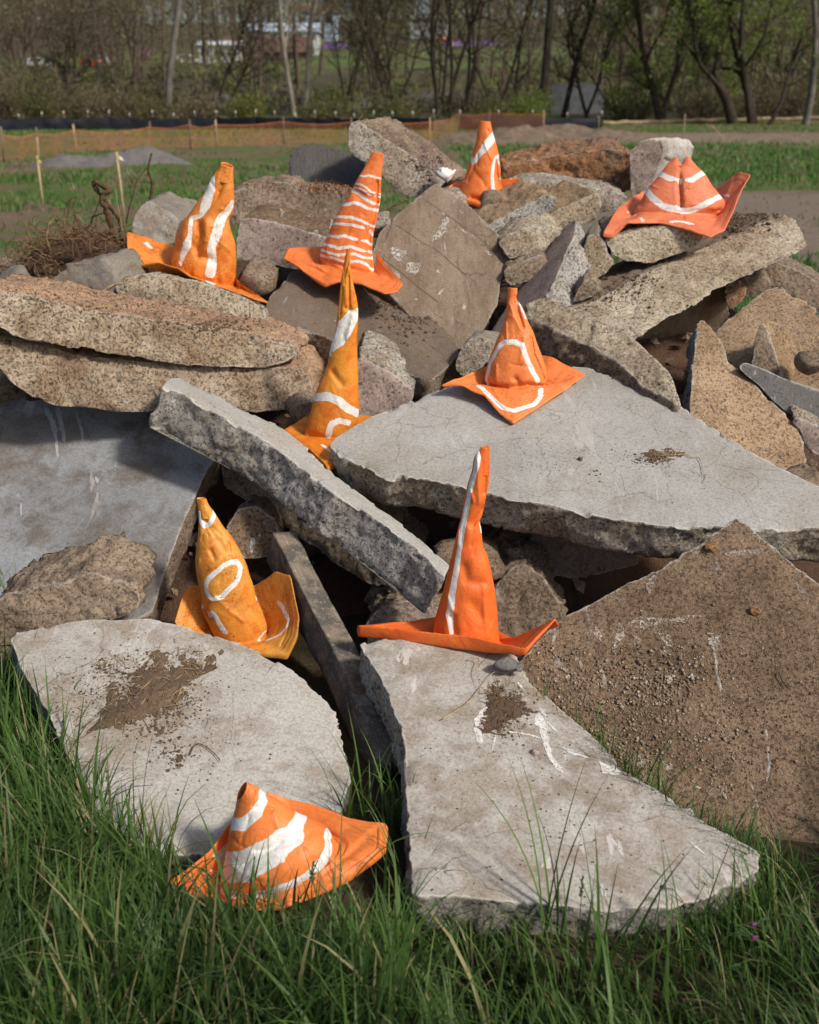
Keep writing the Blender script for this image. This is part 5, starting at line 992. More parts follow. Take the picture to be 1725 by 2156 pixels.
curl('bent dark twig on the pale slab at the left front', S1, c7([(800, 840), (820, 800), (850, 795), (900, 830), (930, 868)]), .0018, M['root'])
curl('short dark green wire on the brown gritty slab', S3, c8([(1560, 735), (1575, 770), (1590, 795), (1610, 805)]), .0016, plain('green_wire', (.02, .06, .045), .5))

# ------------------------------------------------------------------ grass and weeds in the foreground
def blades(base, L, w, az, lean, bend, tint, K_=6, fold=.0):
    n = len(base); s = np.linspace(0, 1, K_ + 1)
    ph = lean[:, None] + bend[:, None] * s[None] ** 1.6
    dl = L[:, None] / K_
    hx = np.cumsum(np.sin(ph) * dl, 1) - np.sin(ph[:, :1]) * dl; hz = np.cumsum(np.cos(ph) * dl, 1) - np.cos(ph[:, :1]) * dl
    dx, dy = np.cos(az)[:, None], np.sin(az)[:, None]
    C = base[:, None] + np.stack([hx * dx, hx * dy, hz], -1)
    tw = az + math.pi / 2 + .5 * np.sin(az * 5 + tint * 9)
    W = np.stack([np.cos(tw), np.sin(tw), np.zeros(n)], -1)[:, None] * (w[:, None] * (1 - s[None] ** 2.2 * .97) * (.65 + .35 * np.minimum(1, s * 5)))[..., None] * .5
    v = np.stack([C - W, C + W], 2).reshape(-1, 3)
    i = np.arange(K_); q = np.stack([2 * i, 2 * i + 1, 2 * i + 3, 2 * i + 2], 1)
    F = (q[None] + (np.arange(n) * 2 * (K_ + 1))[:, None, None]).reshape(-1, 4)
    return v, F, np.repeat(tint, 2 * (K_ + 1))
def foreground_grass():
    rg = np.random.default_rng(11); n = 150000
    x = rg.uniform(-2.5, 2.4, n); y = rg.uniform(1.15, 3.05, n)
    P = np.stack([x, y, np.zeros(n)], 1)
    keep = (np.abs(x) < y * .46 + .35) | (rg.random(n) < .4)
    clump = fbm(P * [5, 5, 0] + 9, 3)
    keep &= rg.random(n) < np.clip(.62 + .9 * clump, .25, 1)
    for lab in (S1, S2, S3):
        F_ = FOOT[lab][2][:, :2]; c = F_.mean(0); keep &= ~inpoly(P, c + (F_ - c) * (.985 if lab != S3 else 1.0))
    keep &= ~((x > .25) & (x < 1.75) & (y > 2.2))
    keep &= ~((x > -.9) & (y > 2.62)); keep &= (y < 2.95)
    # the flattened cone lies in the grass: only short blades near it
    cd_ = ((x + .20) / .36) ** 2 + ((y - 1.91) / .185) ** 2
    keep &= (cd_ > .95); bd_ = ((x + .09) / .10) ** 2 + ((y - 2.26) / .12) ** 2; keep &= (bd_ > 1)
    gap = (x > -.30) & (x < .06) & (y > 2.02); keep &= ~(gap & (rg.random(n) < .8)); keep &= ~((x > -.32) & (x < .1) & (y > 2.32))
    P = P[keep]; k = len(P); z = .0; clump = fbm(P * [5, 5, 0] + 9, 3)
    edge = np.clip((P[:, 1] - 1.3) / 1.0, 0, 1)
    tall = rg.random(k) ** 2.0
    L = (.10 + .21 * tall) * (1 + .55 * np.clip(clump, -.5, 1))
    wide = rg.random(k); w_ = .0027 + .0062 * wide ** 2.0 + .0018 * tall
    right = P[:, 0] > .45; w_ = np.where(right, w_ * .72, w_); L = np.where(right, L * .92, L)
    front = (P[:, 1] < 1.78) & (cd_[keep] < 3.2); L = np.where(front & (rg.random(k) < .6), L * .6, L)
    s2 = (P[:, 0] > .0) & (P[:, 0] < .58) & (P[:, 1] < 1.82) & (P[:, 1] > 1.32); L = np.where(s2 & (rg.random(k) < .96), L * .42, L); tip = (P[:, 0] > .52) & (P[:, 0] < 1.0) & (P[:, 1] > 1.62) & (P[:, 1] < 2.15); L = np.where(tip, L * .55, L); gp2 = (P[:, 0] > -.30) & (P[:, 0] < .06) & (P[:, 1] > 2.02); L = np.where(gp2, L * .6, L)
    base_az = 2.6 + 1.2 * fbm(P * [2, 2, 0], 2) * 3
    az = np.where(rg.random(k) < .55, base_az + rg.normal(size=k) * .8, rg.uniform(0, 2 * math.pi, k))
    lean = rg.uniform(.02, .35, k); bend = rg.gamma(2.0, .42, k).clip(0, 2.1) * (.5 + tall)
    tint = np.clip(rg.beta(2, 2.6, k) + .1 * clump, 0, .84); tint = np.where(rg.random(k) < .09, rg.uniform(.9, 1, k), tint)
    P[:, 2] = -.012
    v, F, t = blades(P, L, w_, az, lean, bend, tint, 5)
    o = mesh('grass', v, [F], M['grass'], attrs={'tint': t}, origin=(0, 0, 0)); tag(o, 'long dark green grass growing around the front slabs', 'grass', kind='stuff')
    # broad pale blades, single tall ones and seams
    spots = []
    for cx, cy, cnt, sp, lo, hi in ((1245, 2120, 26, 60, .20, .42), (1170, 2000, 8, 14, .40, .52), (1520, 2080, 16, 90, .18, .34), (700, 1960, 10, 60, .2, .4), (150, 1760, 18, 70, .2, .38), (860, 1900, 12, 12, .18, .34), (560, 1960, 14, 60, .14, .26), (790, 1740, 34, 34, .14, .30), (60, 1690, 26, 50, .16, .30)):
        for _ in range(cnt):
            px_, py_ = cx + rg.normal() * sp, cy + rg.normal() * sp * .3; d = raydir(px_, py_); p = CAM + d * (1.6 / -d[2]); spots.append((p, rg.uniform(lo, hi), rg.uniform(.003, .008)))
    B_ = np.array([s_[0] for s_ in spots]); k = len(B_); B_[:, 2] = -.01
    v, F, t = blades(B_, np.array([s_[1] for s_ in spots]), np.array([s_[2] for s_ in spots]), rg.uniform(0, 2 * math.pi, k), rg.uniform(.03, .3, k), rg.gamma(2, .35, k), rg.uniform(.55, .84, k), 10)
    o = mesh('grass', v, [F], M['grass'], attrs={'tint': t}, origin=(0, 0, 0)); tag(o, 'broad pale green grass blades standing above the lawn', 'grass', kind='stuff')
    # sprigs in the seam between the two right-hand slabs
    sx = np.interp(rg.random(420), [0, .12, .3, .55, .8, 1], [1110, 1180, 1250, 1330, 1450, 1600]); sy = np.interp(sx, [1110, 1180, 1240, 1312, 1430, 1600], [1440, 1495, 1545, 1625, 1697, 1805])
    dens = rg.random(420) < np.interp(sx, [1100, 1220, 1300, 1360, 1480, 1600], [.12, .25, .8, .6, .75, 1.0]); sx, sy = sx[dens], sy[dens]; k = len(sx)
    B_ = onslab(S2, sx + 7 + rg.normal(size=k) * 4, sy - 2 + rg.normal(size=k) * 4); B_[:, 2] -= .03
    v, F, t = blades(B_, rg.uniform(.05, .17, k) * np.interp(sx, [1100, 1400, 1600], [.8, .8, .55]), rg.uniform(.0016, .0032, k), rg.uniform(0, 6.28, k), rg.uniform(.05, .5, k), rg.gamma(2, .3, k), rg.uniform(.1, .8, k), 6)
    o = mesh('grass', v, [F], M['grass'], attrs={'tint': t}, origin=(0, 0, 0)); tag(o, 'thin grass sprigs in the seam between two front slabs', 'grass', kind='stuff')
foreground_grass()

M['clover'] = leafmat('clover_leaf', (.045, .115, .03), (.07, .15, .04), .25, .5, 30)
M['seed'] = leafmat('seed_head', (.20, .22, .09), (.14, .18, .06), .2, .7, 40)
M['stemg'] = leafmat('green_stem', (.075, .14, .035), (.10, .17, .05), .2, .6, 20)
M['vetchf'] = plain('purple_petal', (.17, .03, .14), .6, .2, 60)
def gp(x, y, z=0.0):
    d = raydir(x, y); return CAM + d * ((1.6 - z) / -d[2])
def clover(label, x, y, seed, cnt):
    rg = np.random.default_rng(seed); b0 = gp(x, y, .0); root = empty('clover_plant', b0, label, 'clover', 'clover plants in the foreground')
    st = MB()
    for k in range(cnt):
        top = b0 + [rg.normal() * .035, rg.normal() * .03, rg.uniform(.05, .12)]
        Q = np.array([b0 + rg.normal(size=3) * [.008, .008, 0], (b0 + top) / 2 + [0, 0, .012], top]); st.tube(catmull(Q, np.linspace(0, 1.999, 7)), .0011, 4, False)
        r = rg.uniform(.010, .017); a0 = rg.uniform(0, 6.28); lb = MB()
        tilt = rg.normal(size=2) * .25
        for j in range(3):
            a = a0 + j * 2.094; e = np.array([math.cos(a), math.sin(a), rg.uniform(.0, .35)]); f = np.array([-math.sin(a), math.cos(a), 0])
            th = np.linspace(0, 2 * math.pi, 13)[:-1]
            rim = top + e * (r * 1.02 + r * np.cos(th) * (1 - .10 * np.cos(th)))[:, None] + f * (r * .88 * np.sin(th))[:, None]
            rim[:, 2] += .25 * r * np.abs(np.sin(th)) + (rim[:, 0] - top[0]) * tilt[0] + (rim[:, 1] - top[1]) * tilt[1]
            cc = top + e * r; vv = np.vstack([rim, [cc - [0, 0, .002]]]); lb.add(vv, None, [[12, i, (i + 1) % 12] for i in range(12)])
        lb.build('leaf', M['clover'], parent=root, origin=b0)
    st.build('stem', M['stemg'], parent=root, origin=b0)
clover('clover plant with round leaves at the bottom edge, nearest the camera', 505, 2150, 1, 9)
clover('clover plant left of the squat cone’s lower corner, low in the grass', 590, 2085, 2, 8)
clover('clover plant in the grass right of the other two clovers', 690, 2070, 3, 9)
def seedhead(label, x, y, h, seed, lean=(0, 0), dens=40):
    rg = np.random.default_rng(seed); b0 = gp(x, y); r_ = empty('seed_stalk', b0, label, 'grass stalk', 'flowering grass stalks in the foreground')
    top = b0 + [lean[0], lean[1], h]; Q = catmull(np.array([b0, (b0 * .5 + top * .5) + [0, 0, .02], top]), np.linspace(0, 1.999, 16))
    b = MB(); b.tube(Q, np.linspace(.0014, .0007, 16), 4); b.build('stem', M['stemg'], parent=r_, origin=b0)
    b = MB()
    for k in range(dens):
        p = Q[-1] + (Q[-6] - Q[-1]) * rg.random() ** .8; d = unit(np.array([rg.normal() * .5, rg.normal() * .5, 1.0])); l = rg.uniform(.006, .012)
        b.tube(np.array([p, p + d * l * .5, p + d * l]), [.0004, .0016, .0003], 4, False)
    b.build('seed_head', M['seed'], parent=r_, origin=b0)
seedhead('dark spiky grass seed stalk in front of the scraped slab, standing straight', 1215, 2020, .20, 1)
seedhead('grass seed stalk left of the squat cone', 245, 1840, .26, 2, (.0, .02))
seedhead('drooping pale grass seed stalk below the squat cone', 560, 2060, .17, 3, (-.05, .01), 50)
seedhead('upright seed stalk directly below the right end of the squat cone', 655, 1990, .2, 4, (.01, 0), 55)
seedhead('seed stalk at the lower centre bending right', 780, 2060, .18, 5, (.05, 0), 45)
def vetch(label, x, y, h, seed, flower):
    rg = np.random.default_rng(seed); b0 = gp(x, y); r_ = empty('vetch_plant', b0, label, 'vetch', 'vetch plants by the scraped slab')
    Q = wander(b0, (rg.normal() * .15, 0, 1), h, 14, rg, .07, .05); b = MB(); b.tube(Q, np.linspace(.0013, .0007, 15), 4); b.build('stem', M['stemg'], parent=r_, origin=b0)
    for k in range(5, 15, 2):
        for sgn in ((-1, 1)[(k // 2) % 2],):
            a = rg.uniform(-.9, .9) + (0 if sgn > 0 else math.pi); e = np.array([math.cos(a), math.sin(a) * .8, rg.uniform(.3, 1.1)]); lb = MB()
            for j in range(1, 6):
                c = Q[k] + e * j * .0048 - [0, 0, .0004 * j * j]
                for s2 in (-1, 1):
                    d = unit(np.array([-e[1] * s2, e[0] * s2, .15]) + e * .5); p = np.cross(d, [0, 0, 1]); l = .009
                    lb.add(np.array([c, c + d * l * .5 + p * .002, c + d * l, c + d * l * .5 - p * .002]), [[0, 1, 2, 3]])
            lb.build('leaf', M['clover'], parent=r_, origin=b0)
    if flower:
        for k in range(flower):
            c = Q[-3 - 2 * k] + [rg.normal() * .004, -.006, 0]; lb = MB(); th = np.linspace(0, 2 * math.pi, 9)[:-1]
            rings = [c + np.array([1, 0, .25]) * (-.008 * t_) + np.stack([0 * th, np.cos(th) * q, np.sin(th) * q], 1) for t_, q in ((-.6, .0008), (0, .0028), (.5, .004), (1, .0043), (1.1, .0014))]
            lb.add(np.concatenate(rings), gridq(5, 8, 0, True)); lb.build('flower', M['vetchf'], parent=r_, origin=b0)
vetch('vetch with a purple flower in the grass at the lower right', 1545, 2100, .20, 1, 2)
vetch('leafy vetch with pinkish buds in front of the scraped slab edge', 1360, 2010, .19, 2, 1)

# ------------------------------------------------------------------ the field behind: grass, gravel heap, stakes, fences
def field_grass():
    rg = np.random.default_rng(21); n = 155000
    y = 7.0 * (78 / 7.0) ** rg.random(n); x = (rg.random(n) * 2 - 1) * (y * .52 + 2.0)
    P = np.stack([x, y, 0 * x], 1); nz = fbm(P * [.35, .5, 0] + 2, 4); nb = fbm(P * [1.6, 2.2, 0], 3)
    d = np.full(n, .0)
    left = x < 1.5
    # green where the photo shows green: patchy on the left, a lush band on the right, a strip before the trees
    dl = np.interp(y, [7, 11, 13, 17, 20, 29, 34, 48, 56, 78], [.15, .18, .12, .35, .6, .5, .12, .15, .7, .6]) + 1.2 * nz + .7 * nb
    drr = np.interp(y, [7, 11.6, 12.4, 21, 23, 26, 40, 46, 50, 60, 64, 78], [.8, .9, .0, .0, .7, 1.2, 1.1, .5, .0, .0, .5, .9]) + .35 * nz + .3 * nb
    d = np.where(left, dl, drr)
    keep = rg.random(n) < np.clip(d, .02, 1)
    keep &= ~((np.abs(x) < 2.6) & (y < 7.6))
    P = P[keep]; k = len(P); nz = nz[keep]; yy = P[:, 1]
    P[:, 2] = gz(P[:, 0], yy) + .1 * np.clip((yy - 6) / 6, 0, 1) * fbm(P * [.5, .5, 0] + 3, 4) - .02
    lush = np.clip(d[keep], 0, 1.2)
    L = rg.uniform(.06, .15, k) * (.7 + .8 * lush); w_ = (.006 + .00085 * yy) * rg.uniform(.7, 1.3, k)
    tint = np.clip(rg.beta(2, 2, k) * .8 + .15 * nz, 0, .86); dry = rg.random(k) < np.where(P[:, 0] < 1.5, .16, .06); tint = np.where(dry, .95, tint)
    v, F, t = blades(P, L, w_, rg.uniform(0, 6.28, k), rg.uniform(.05, .5, k), rg.uniform(.1, .9, k), tint, 2)
    o = mesh('field_grass', v, [F], M['field'], attrs={'tint': t}, origin=(0, 0, 0)); tag(o, 'patchy green grass on the field behind the rubble', 'grass', kind='stuff')
field_grass()
def heap(name, label, x, y, Y, rx, ry, h, mat, seed, cat, group=None):
    c = gp_far(x, y, Y); n = 60; th = np.arange(n) * 2 * math.pi / n; rows = []
    for f in np.linspace(1, .01, 22):
        P = c + np.stack([np.cos(th) * rx * f, np.sin(th) * ry * f, 0 * th], 1); nn_ = fbm(P * 1.6 + seed, 3)
        P[:, 2] += h * (1 - f ** 1.7) * (1 + .6 * nn_) + .05 * fbm(P * 8, 3) - .05 - .2 * (f > .97); rows.append(P)
    return tag(mesh(name, np.concatenate(rows), [gridq(22, n, 0, True)], mat), label, cat, group)
def gp_far(x, y, Y):
    d = raydir(x, y); X = d[0] / d[1] * Y; return np.array([X, Y, float(gz(X, Y))])
M['gheap'] = concrete('grey_gravel', (.20, .19, .185), (.155, .145, .14), (.24, .21, .18), .6, .45, .6, bump=1.0, bd=.05, speck=.5, midscale=5)
M['eheap'] = concrete('dry_earth', (.25, .185, .13), (.19, .14, .098), (.14, .10, .07), .6, .45, .6, bump=1.0, bd=.06, speck=.5, midscale=3)
heap('gravel_heap', 'low heap of grey gravel on the field left of the rubble pile', 170, 345, 30.0, 1.5, .9, .36, M['gheap'], 1, 'gravel heap', 'gravel heaps on the field')
heap('gravel_heap', 'grey gravel heap right next to the low one, a little taller', 290, 342, 30.6, 1.6, .9, .46, M['gheap'], 2, 'gravel heap', 'gravel heaps on the field')
for k, (x, y, Y, rx, h, lab) in enumerate(((1090, 287, 54, 2.2, .55, 'earth heap just right of the tip of the back cone'), (1180, 285, 56, 3.2, .5, 'long earth heap in front of the black silt fence'), (1280, 290, 55, 2.4, .35, 'flat earth heap at the right end of the black silt fence'), (985, 300, 46, 1.6, .35, 'small earth heap left of the back cone, in the field'), (60, 560, 11.5, .5, .10, 'low dirt clod heap in the field at the left edge'), (80, 432, 18.0, .35, .12, 'dirt clod at the foot of the leftmost stake'))):
    heap('earth_heap', lab, x, y, Y, rx, rx * .6, h, M['eheap'], 10 + k, 'earth heap', 'earth heaps on the field')

M['lath'] = plain('pale_lath_wood', (.52, .40, .24), .85, .2, 20); M['ribbony'] = plain('yellow_ribbon', (.75, .62, .08), .6, .2, 20); M['ribbonw'] = plain('white_ribbon', (.75, .75, .75), .6); M['ribbonr'] = plain('pink_ribbon', (.8, .22, .14), .6)
def stake(label, x0, y0, x1, y1, rib=None, sec=(.018, .008)):
    dd = raydir(x0, y0); Y = 1.6 / (-dd[2] / dd[1]) ; a = gp_far(x0, y0, Y); b = at(x1, y1, Y); r_ = empty('survey_stake', a, label, 'stake', 'wooden survey stakes on the field')
    mb = MB(); mb.tube(np.array([a - [0, 0, .1], a * .6 + b * .4, b]), sec[0], 4); mb.build('stake_shaft', M['lath'], parent=r_, origin=a)
    if rib:
        for k, mt in enumerate(rib):
            mb = MB(); s_ = 1 if k == 0 else 1.4; q = np.array([[0, 0, 0], [.05 * s_, -.01, -.03], [.075 * s_, .0, -.10], [.085 * s_, .01, -.17 * s_]]); p = b - (b - a) * .04
            v = np.concatenate([p + q, p + q + [.03, 0, -.06 + .0 * k]]) + [.0 + .01 * k, -.025 - .003 * k, 0]; mb.add(v, [[0, 1, 5, 4], [1, 2, 6, 5], [2, 3, 7, 6]]); mb.build('ribbon', M[mt], parent=r_, origin=a)
stake('leftmost pale wooden stake with a small yellow ribbon', 91, 433, 78, 328, ['ribbony'])
stake('pale wooden stake with a yellow and white ribbon beside the dead stem', 262, 452, 245, 320, ['ribbony', 'ribbonw'])
stake('thin stake standing behind the leftmost ribbon stake, near the orange fence', 82, 336, 78, 288)
stake('bare wooden stake at the left end of the dry right-hand ground', 1262, 274, 1261, 243)
stake('bare wooden stake out on the dry ground at the right', 1439, 288, 1443, 240)
stake('leaning stake with a pink tip on the dry ground, far right', 1535, 303, 1497, 262, ['ribbonr'])

M['onet'] = plain('orange_fence_net', (.52, .19, .075), .6, .2, 3); M['silt'] = plain('black_silt_fabric', (.008, .010, .017), .6, .5, 1.2, .3, .8, .05); M['post'] = plain('grey_fence_post', (.19, .15, .11), .85); M['wtip'] = plain('white_post_tip', (.78, .78, .76), .7)
def path(pts):
    return np.array([gp_far(x, y, 1.6 / (-raydir(x, y)[2] / raydir(x, y)[1])) if Y is None else gp_far(x, y, Y) for x, y, Y in pts])
def orange_fence(label, pts, hs, seed):
    P = path(pts); rg = np.random.default_rng(seed); r_ = empty('net_fence', P[0], label, 'fence', 'orange net fences')
    for k in range(len(P)):
        mb = MB(); mb.tube(np.array([P[k] + [0, .03, -.1], P[k] + [rg.normal() * .03, .03, hs[k] + .18]]), .028, 5); mb.build('post', M['post'] if k % 3 else M['lath'], parent=r_, origin=P[0])
    for k in range(len(P) - 1):
        a, b = P[k], P[k + 1]; L = np.linalg.norm(b - a); n = int(L / .085); t = np.linspace(0, 1, n); mb = MB()
        sag = -.16 * np.sin(t * math.pi) * rg.uniform(.3, 1.0); top = hs[k] + (hs[k + 1] - hs[k]) * t + sag; bow = .06 * np.sin(t * 9 + k)
        d = unit(b - a); nx = np.array([-d[1], d[0], 0])
        for i in range(n):
            c = a + (b - a) * t[i] + nx * bow[i]; w_ = .0055
            mb.add(np.array([c - d * w_ + [0, 0, .03], c + d * w_ + [0, 0, .03], c + d * w_ + [.01, 0, top[i]], c - d * w_ + [.01, 0, top[i]]]), [[0, 1, 2, 3]])
        for f in np.linspace(.03, 1, 9):
            q = a + (b - a) * t[:, None] + nx * bow[:, None] + np.stack([0 * t, 0 * t, .03 + (top - .03) * f], 1); h = .0035 if f < .99 else .010
            v = np.concatenate([q - [0, 0.002, h], q + [0, -.002, h]]); mb.add(v, np.stack([np.arange(n - 1), np.arange(1, n), n + np.arange(1, n), n + np.arange(n - 1)], 1))
        mb.build('net_panel', M['onet'], parent=r_, origin=P[0], smooth=False)
orange_fence('long sagging orange net fence crossing the field at the left', [(-60, 343, None), (8, 340, None), (82, 333, None), (162, 322, None), (318, 314, None), (402, 313.5, None), (458, 311, None), (598, 305, None), (740, 303, None), (905, 300, None)], [.78, .76, .70, .72, .75, .82, .80, .86, .82, .8], 1)
orange_fence('short orange net fence in front of the right-hand silt fence', [(905, 300, None), (967, 279, 66.5), (1030, 277, 67), (1146, 277, 67)], [.8, .95, 1.0, .95], 2)
def silt(label, pts, hs, step, seed):
    P = path(pts); rg = np.random.default_rng(seed); r_ = empty('silt_fence', P[0], label, 'fence', 'black silt fences')
    seg = np.linalg.norm(np.diff(P, axis=0), axis=1); cum = np.concatenate([[0], np.cumsum(seg)]); n = int(cum[-1] / step) + 1; S_ = np.linspace(0, cum[-1], n)
    Q = np.stack([np.interp(S_, cum, P[:, k]) for k in range(3)], 1); H = np.interp(S_, cum, hs) * rg.uniform(.9, 1.08, n)
    for k in range(n):
        tp = Q[k] + [rg.normal() * .04, .05, H[k] + rg.uniform(.22, .42)]
        mb = MB(); mb.tube(np.array([Q[k] + [0, .05, -.1], tp]), .026, 5); po = mb.build('post', M['post'], parent=r_, origin=P[0])
        mb = MB(); mb.tube(np.array([tp - [0, 0, .16], tp + [0, 0, .005]]), .032, 5); t_ = mb.build('post_tip', M['wtip'], origin=P[0]); t_.parent = po; t_.location = (0, 0, 0)
    for k in range(n - 1):
        u = np.linspace(0, 1, 12); f = np.linspace(0, 1, 7); U, F_ = np.meshgrid(u, f); a, b = Q[k], Q[k + 1]; h = H[k] + (H[k + 1] - H[k]) * U - .10 * np.sin(U * math.pi) * rg.uniform(.2, 1.2)
        pos = a + (b - a) * U[..., None]; pos[..., 1] += -.10 * np.sin(U * math.pi) * np.sin(F_ * 2.6) * rg.uniform(.3, 1.2); pos[..., 2] += h * F_
        mesh('fabric_panel', pos.reshape(-1, 3), [gridq(7, 12)], M['silt'], parent=r_, origin=P[0])
silt('long black silt fence with white-tipped posts along the left tree line', [(-40, 274, 66), (40, 272, 68), (250, 270, 70), (450, 269, 71), (700, 273, 69), (912, 279, 66)], [.62, .7, .72, .7, .74, .76], 1.25, 1)
silt('shorter black silt fence right of the back cone', [(967, 277, 68), (1060, 276, 68), (1145, 272, 69), (1267, 270, 70)], [.9, .9, .72, .74], 2.0, 2)
def wattle():
    P = path([(1268, 258, 76), (1400, 256, 78), (1550, 254, 80), (1800, 253, 82)]); Q = catmull(P, np.linspace(0, 2.999, 60)); b = MB()
    Q[:, 2] += .12 + .03 * np.sin(np.arange(60) * .9); b.tube(Q, .13 + .015 * np.sin(np.arange(60) * 1.7), 8); o = tag(b.build('straw_wattle', plain('straw_roll', (.33, .25, .15), .95, .3, 2)), 'long straw roll lying along the tree line at the right', 'straw roll')
wattle()

# ------------------------------------------------------------------ trees at the edge of the field
BK = {'dark': plain('dark_bark', (.052, .042, .033), .95, .35, 3, .1, .8, .03), 'grey': plain('grey_bark', (.15, .137, .12), .95, .35, 2, .1, .8, .03), 'pale': plain('pale_sycamore_bark', (.32, .285, .23), .9, .4, 1.5, .1, .6, .02), 'brown': plain('brown_bark', (.125, .095, .068), .95, .35, 3, .1, .8, .03)}  # brown bark lightened to stand in for distance haze
LF = {'olive': leafmat('olive_spring_leaves', (.14, .15, .05), (.19, .18, .065), .4, .6, .8), 'green': leafmat('fresh_spring_leaves', (.15, .22, .04), (.20, .27, .055), .45, .6, .8), 'bud': leafmat('brown_buds', (.21, .165, .095), (.17, .14, .075), .3, .7, .8), 'yellow': leafmat('yellow_green_leaves', (.16, .18, .03), (.20, .21, .05), .45, .6, .8)}  # leaf colours brightened in place of haze
def tree(label, x, Yd, H, r, bark, leaf, seed, stems=1, lean=0.0, spread=.35, nleaf=1500, lsize=.10, low=.25, ybase=None, dense=1.0, name='deciduous_tree', group='trees along the far edge of the field'):
    rg = np.random.default_rng(seed); b0 = gp_far(x, 250, Yd); root = empty(name, b0, label, 'tree', group)
    T, W_ = MB(), MB(); tips = []
    def branch(p, d, L, rr, lev):
        n = 7 if lev < 2 else 4; P = [np.array(p)]; dd = unit(np.array(d))
        for _ in range(n):
            dd = unit(dd + rg.normal(size=3) * (.10 if lev == 0 else .2) + [0, 0, .06 if lev else .02]); P.append(P[-1] + dd * L / n)
        P = np.array(P); R_ = np.linspace(rr, rr * (.45 if lev < 2 else .3), n + 1)
        (T if lev < 2 else W_).tube(P, R_, (7, 5, 3, 3)[min(lev, 3)], False)
        if lev >= 2: tips.extend(P[1:])
        if lev < 3:
            kids = int((9, 6, 3)[lev] * dense) + rg.integers(0, (3, 3, 2)[lev])
            for k in range(kids):
                f = rg.uniform(low if lev == 0 else .2, 1.0); i = min(int(f * n), n - 1); q = P[i] + (P[i + 1] - P[i]) * (f * n - i)
                ax = unit(P[i + 1] - P[i]); o = rg.normal(size=3); o = unit(o - ax * (o @ ax)); a = rg.uniform(.5, 1.1)
                branch(q, ax * math.cos(a) + o * math.sin(a), L * rg.uniform(.30, .55), R_[i] * rg.uniform(.35, .6), lev + 1)
    for s_ in range(stems):
        d = np.array([lean + rg.normal() * spread * (stems > 1), rg.normal() * .1, 1.0]); branch(b0 + [rg.normal() * r * (1.5 if stems > 1 else 0), 0, -.2], d, H * rg.uniform(.8, 1.05), r * (1 if stems == 1 else rg.uniform(.6, 1.0)), 0)
    T.build('trunk', BK[bark], parent=root, origin=b0)
    tp = np.array(tips); k = rg.integers(0, len(tp), nleaf); C = tp[k] + rg.normal(size=(nleaf, 3)) * .16; nrm = unit(rg.normal(size=(nleaf, 3))); a = unit(np.cross(nrm, rg.normal(size=(nleaf, 3)))); bb = np.cross(nrm, a); sz = lsize * rg.uniform(.5, 1.3, (nleaf, 1))
    v = np.stack([C + a * sz, C + bb * sz * .6, C - a * sz, C - bb * sz * .6], 1).reshape(-1, 3)
    W_.build('twigs', BK[bark], parent=root, origin=b0)['kind'] = 'stuff'
    mesh('crown', v, [np.arange(nleaf * 4).reshape(-1, 4)], LF[leaf], parent=root, origin=b0, smooth=False)
    return root
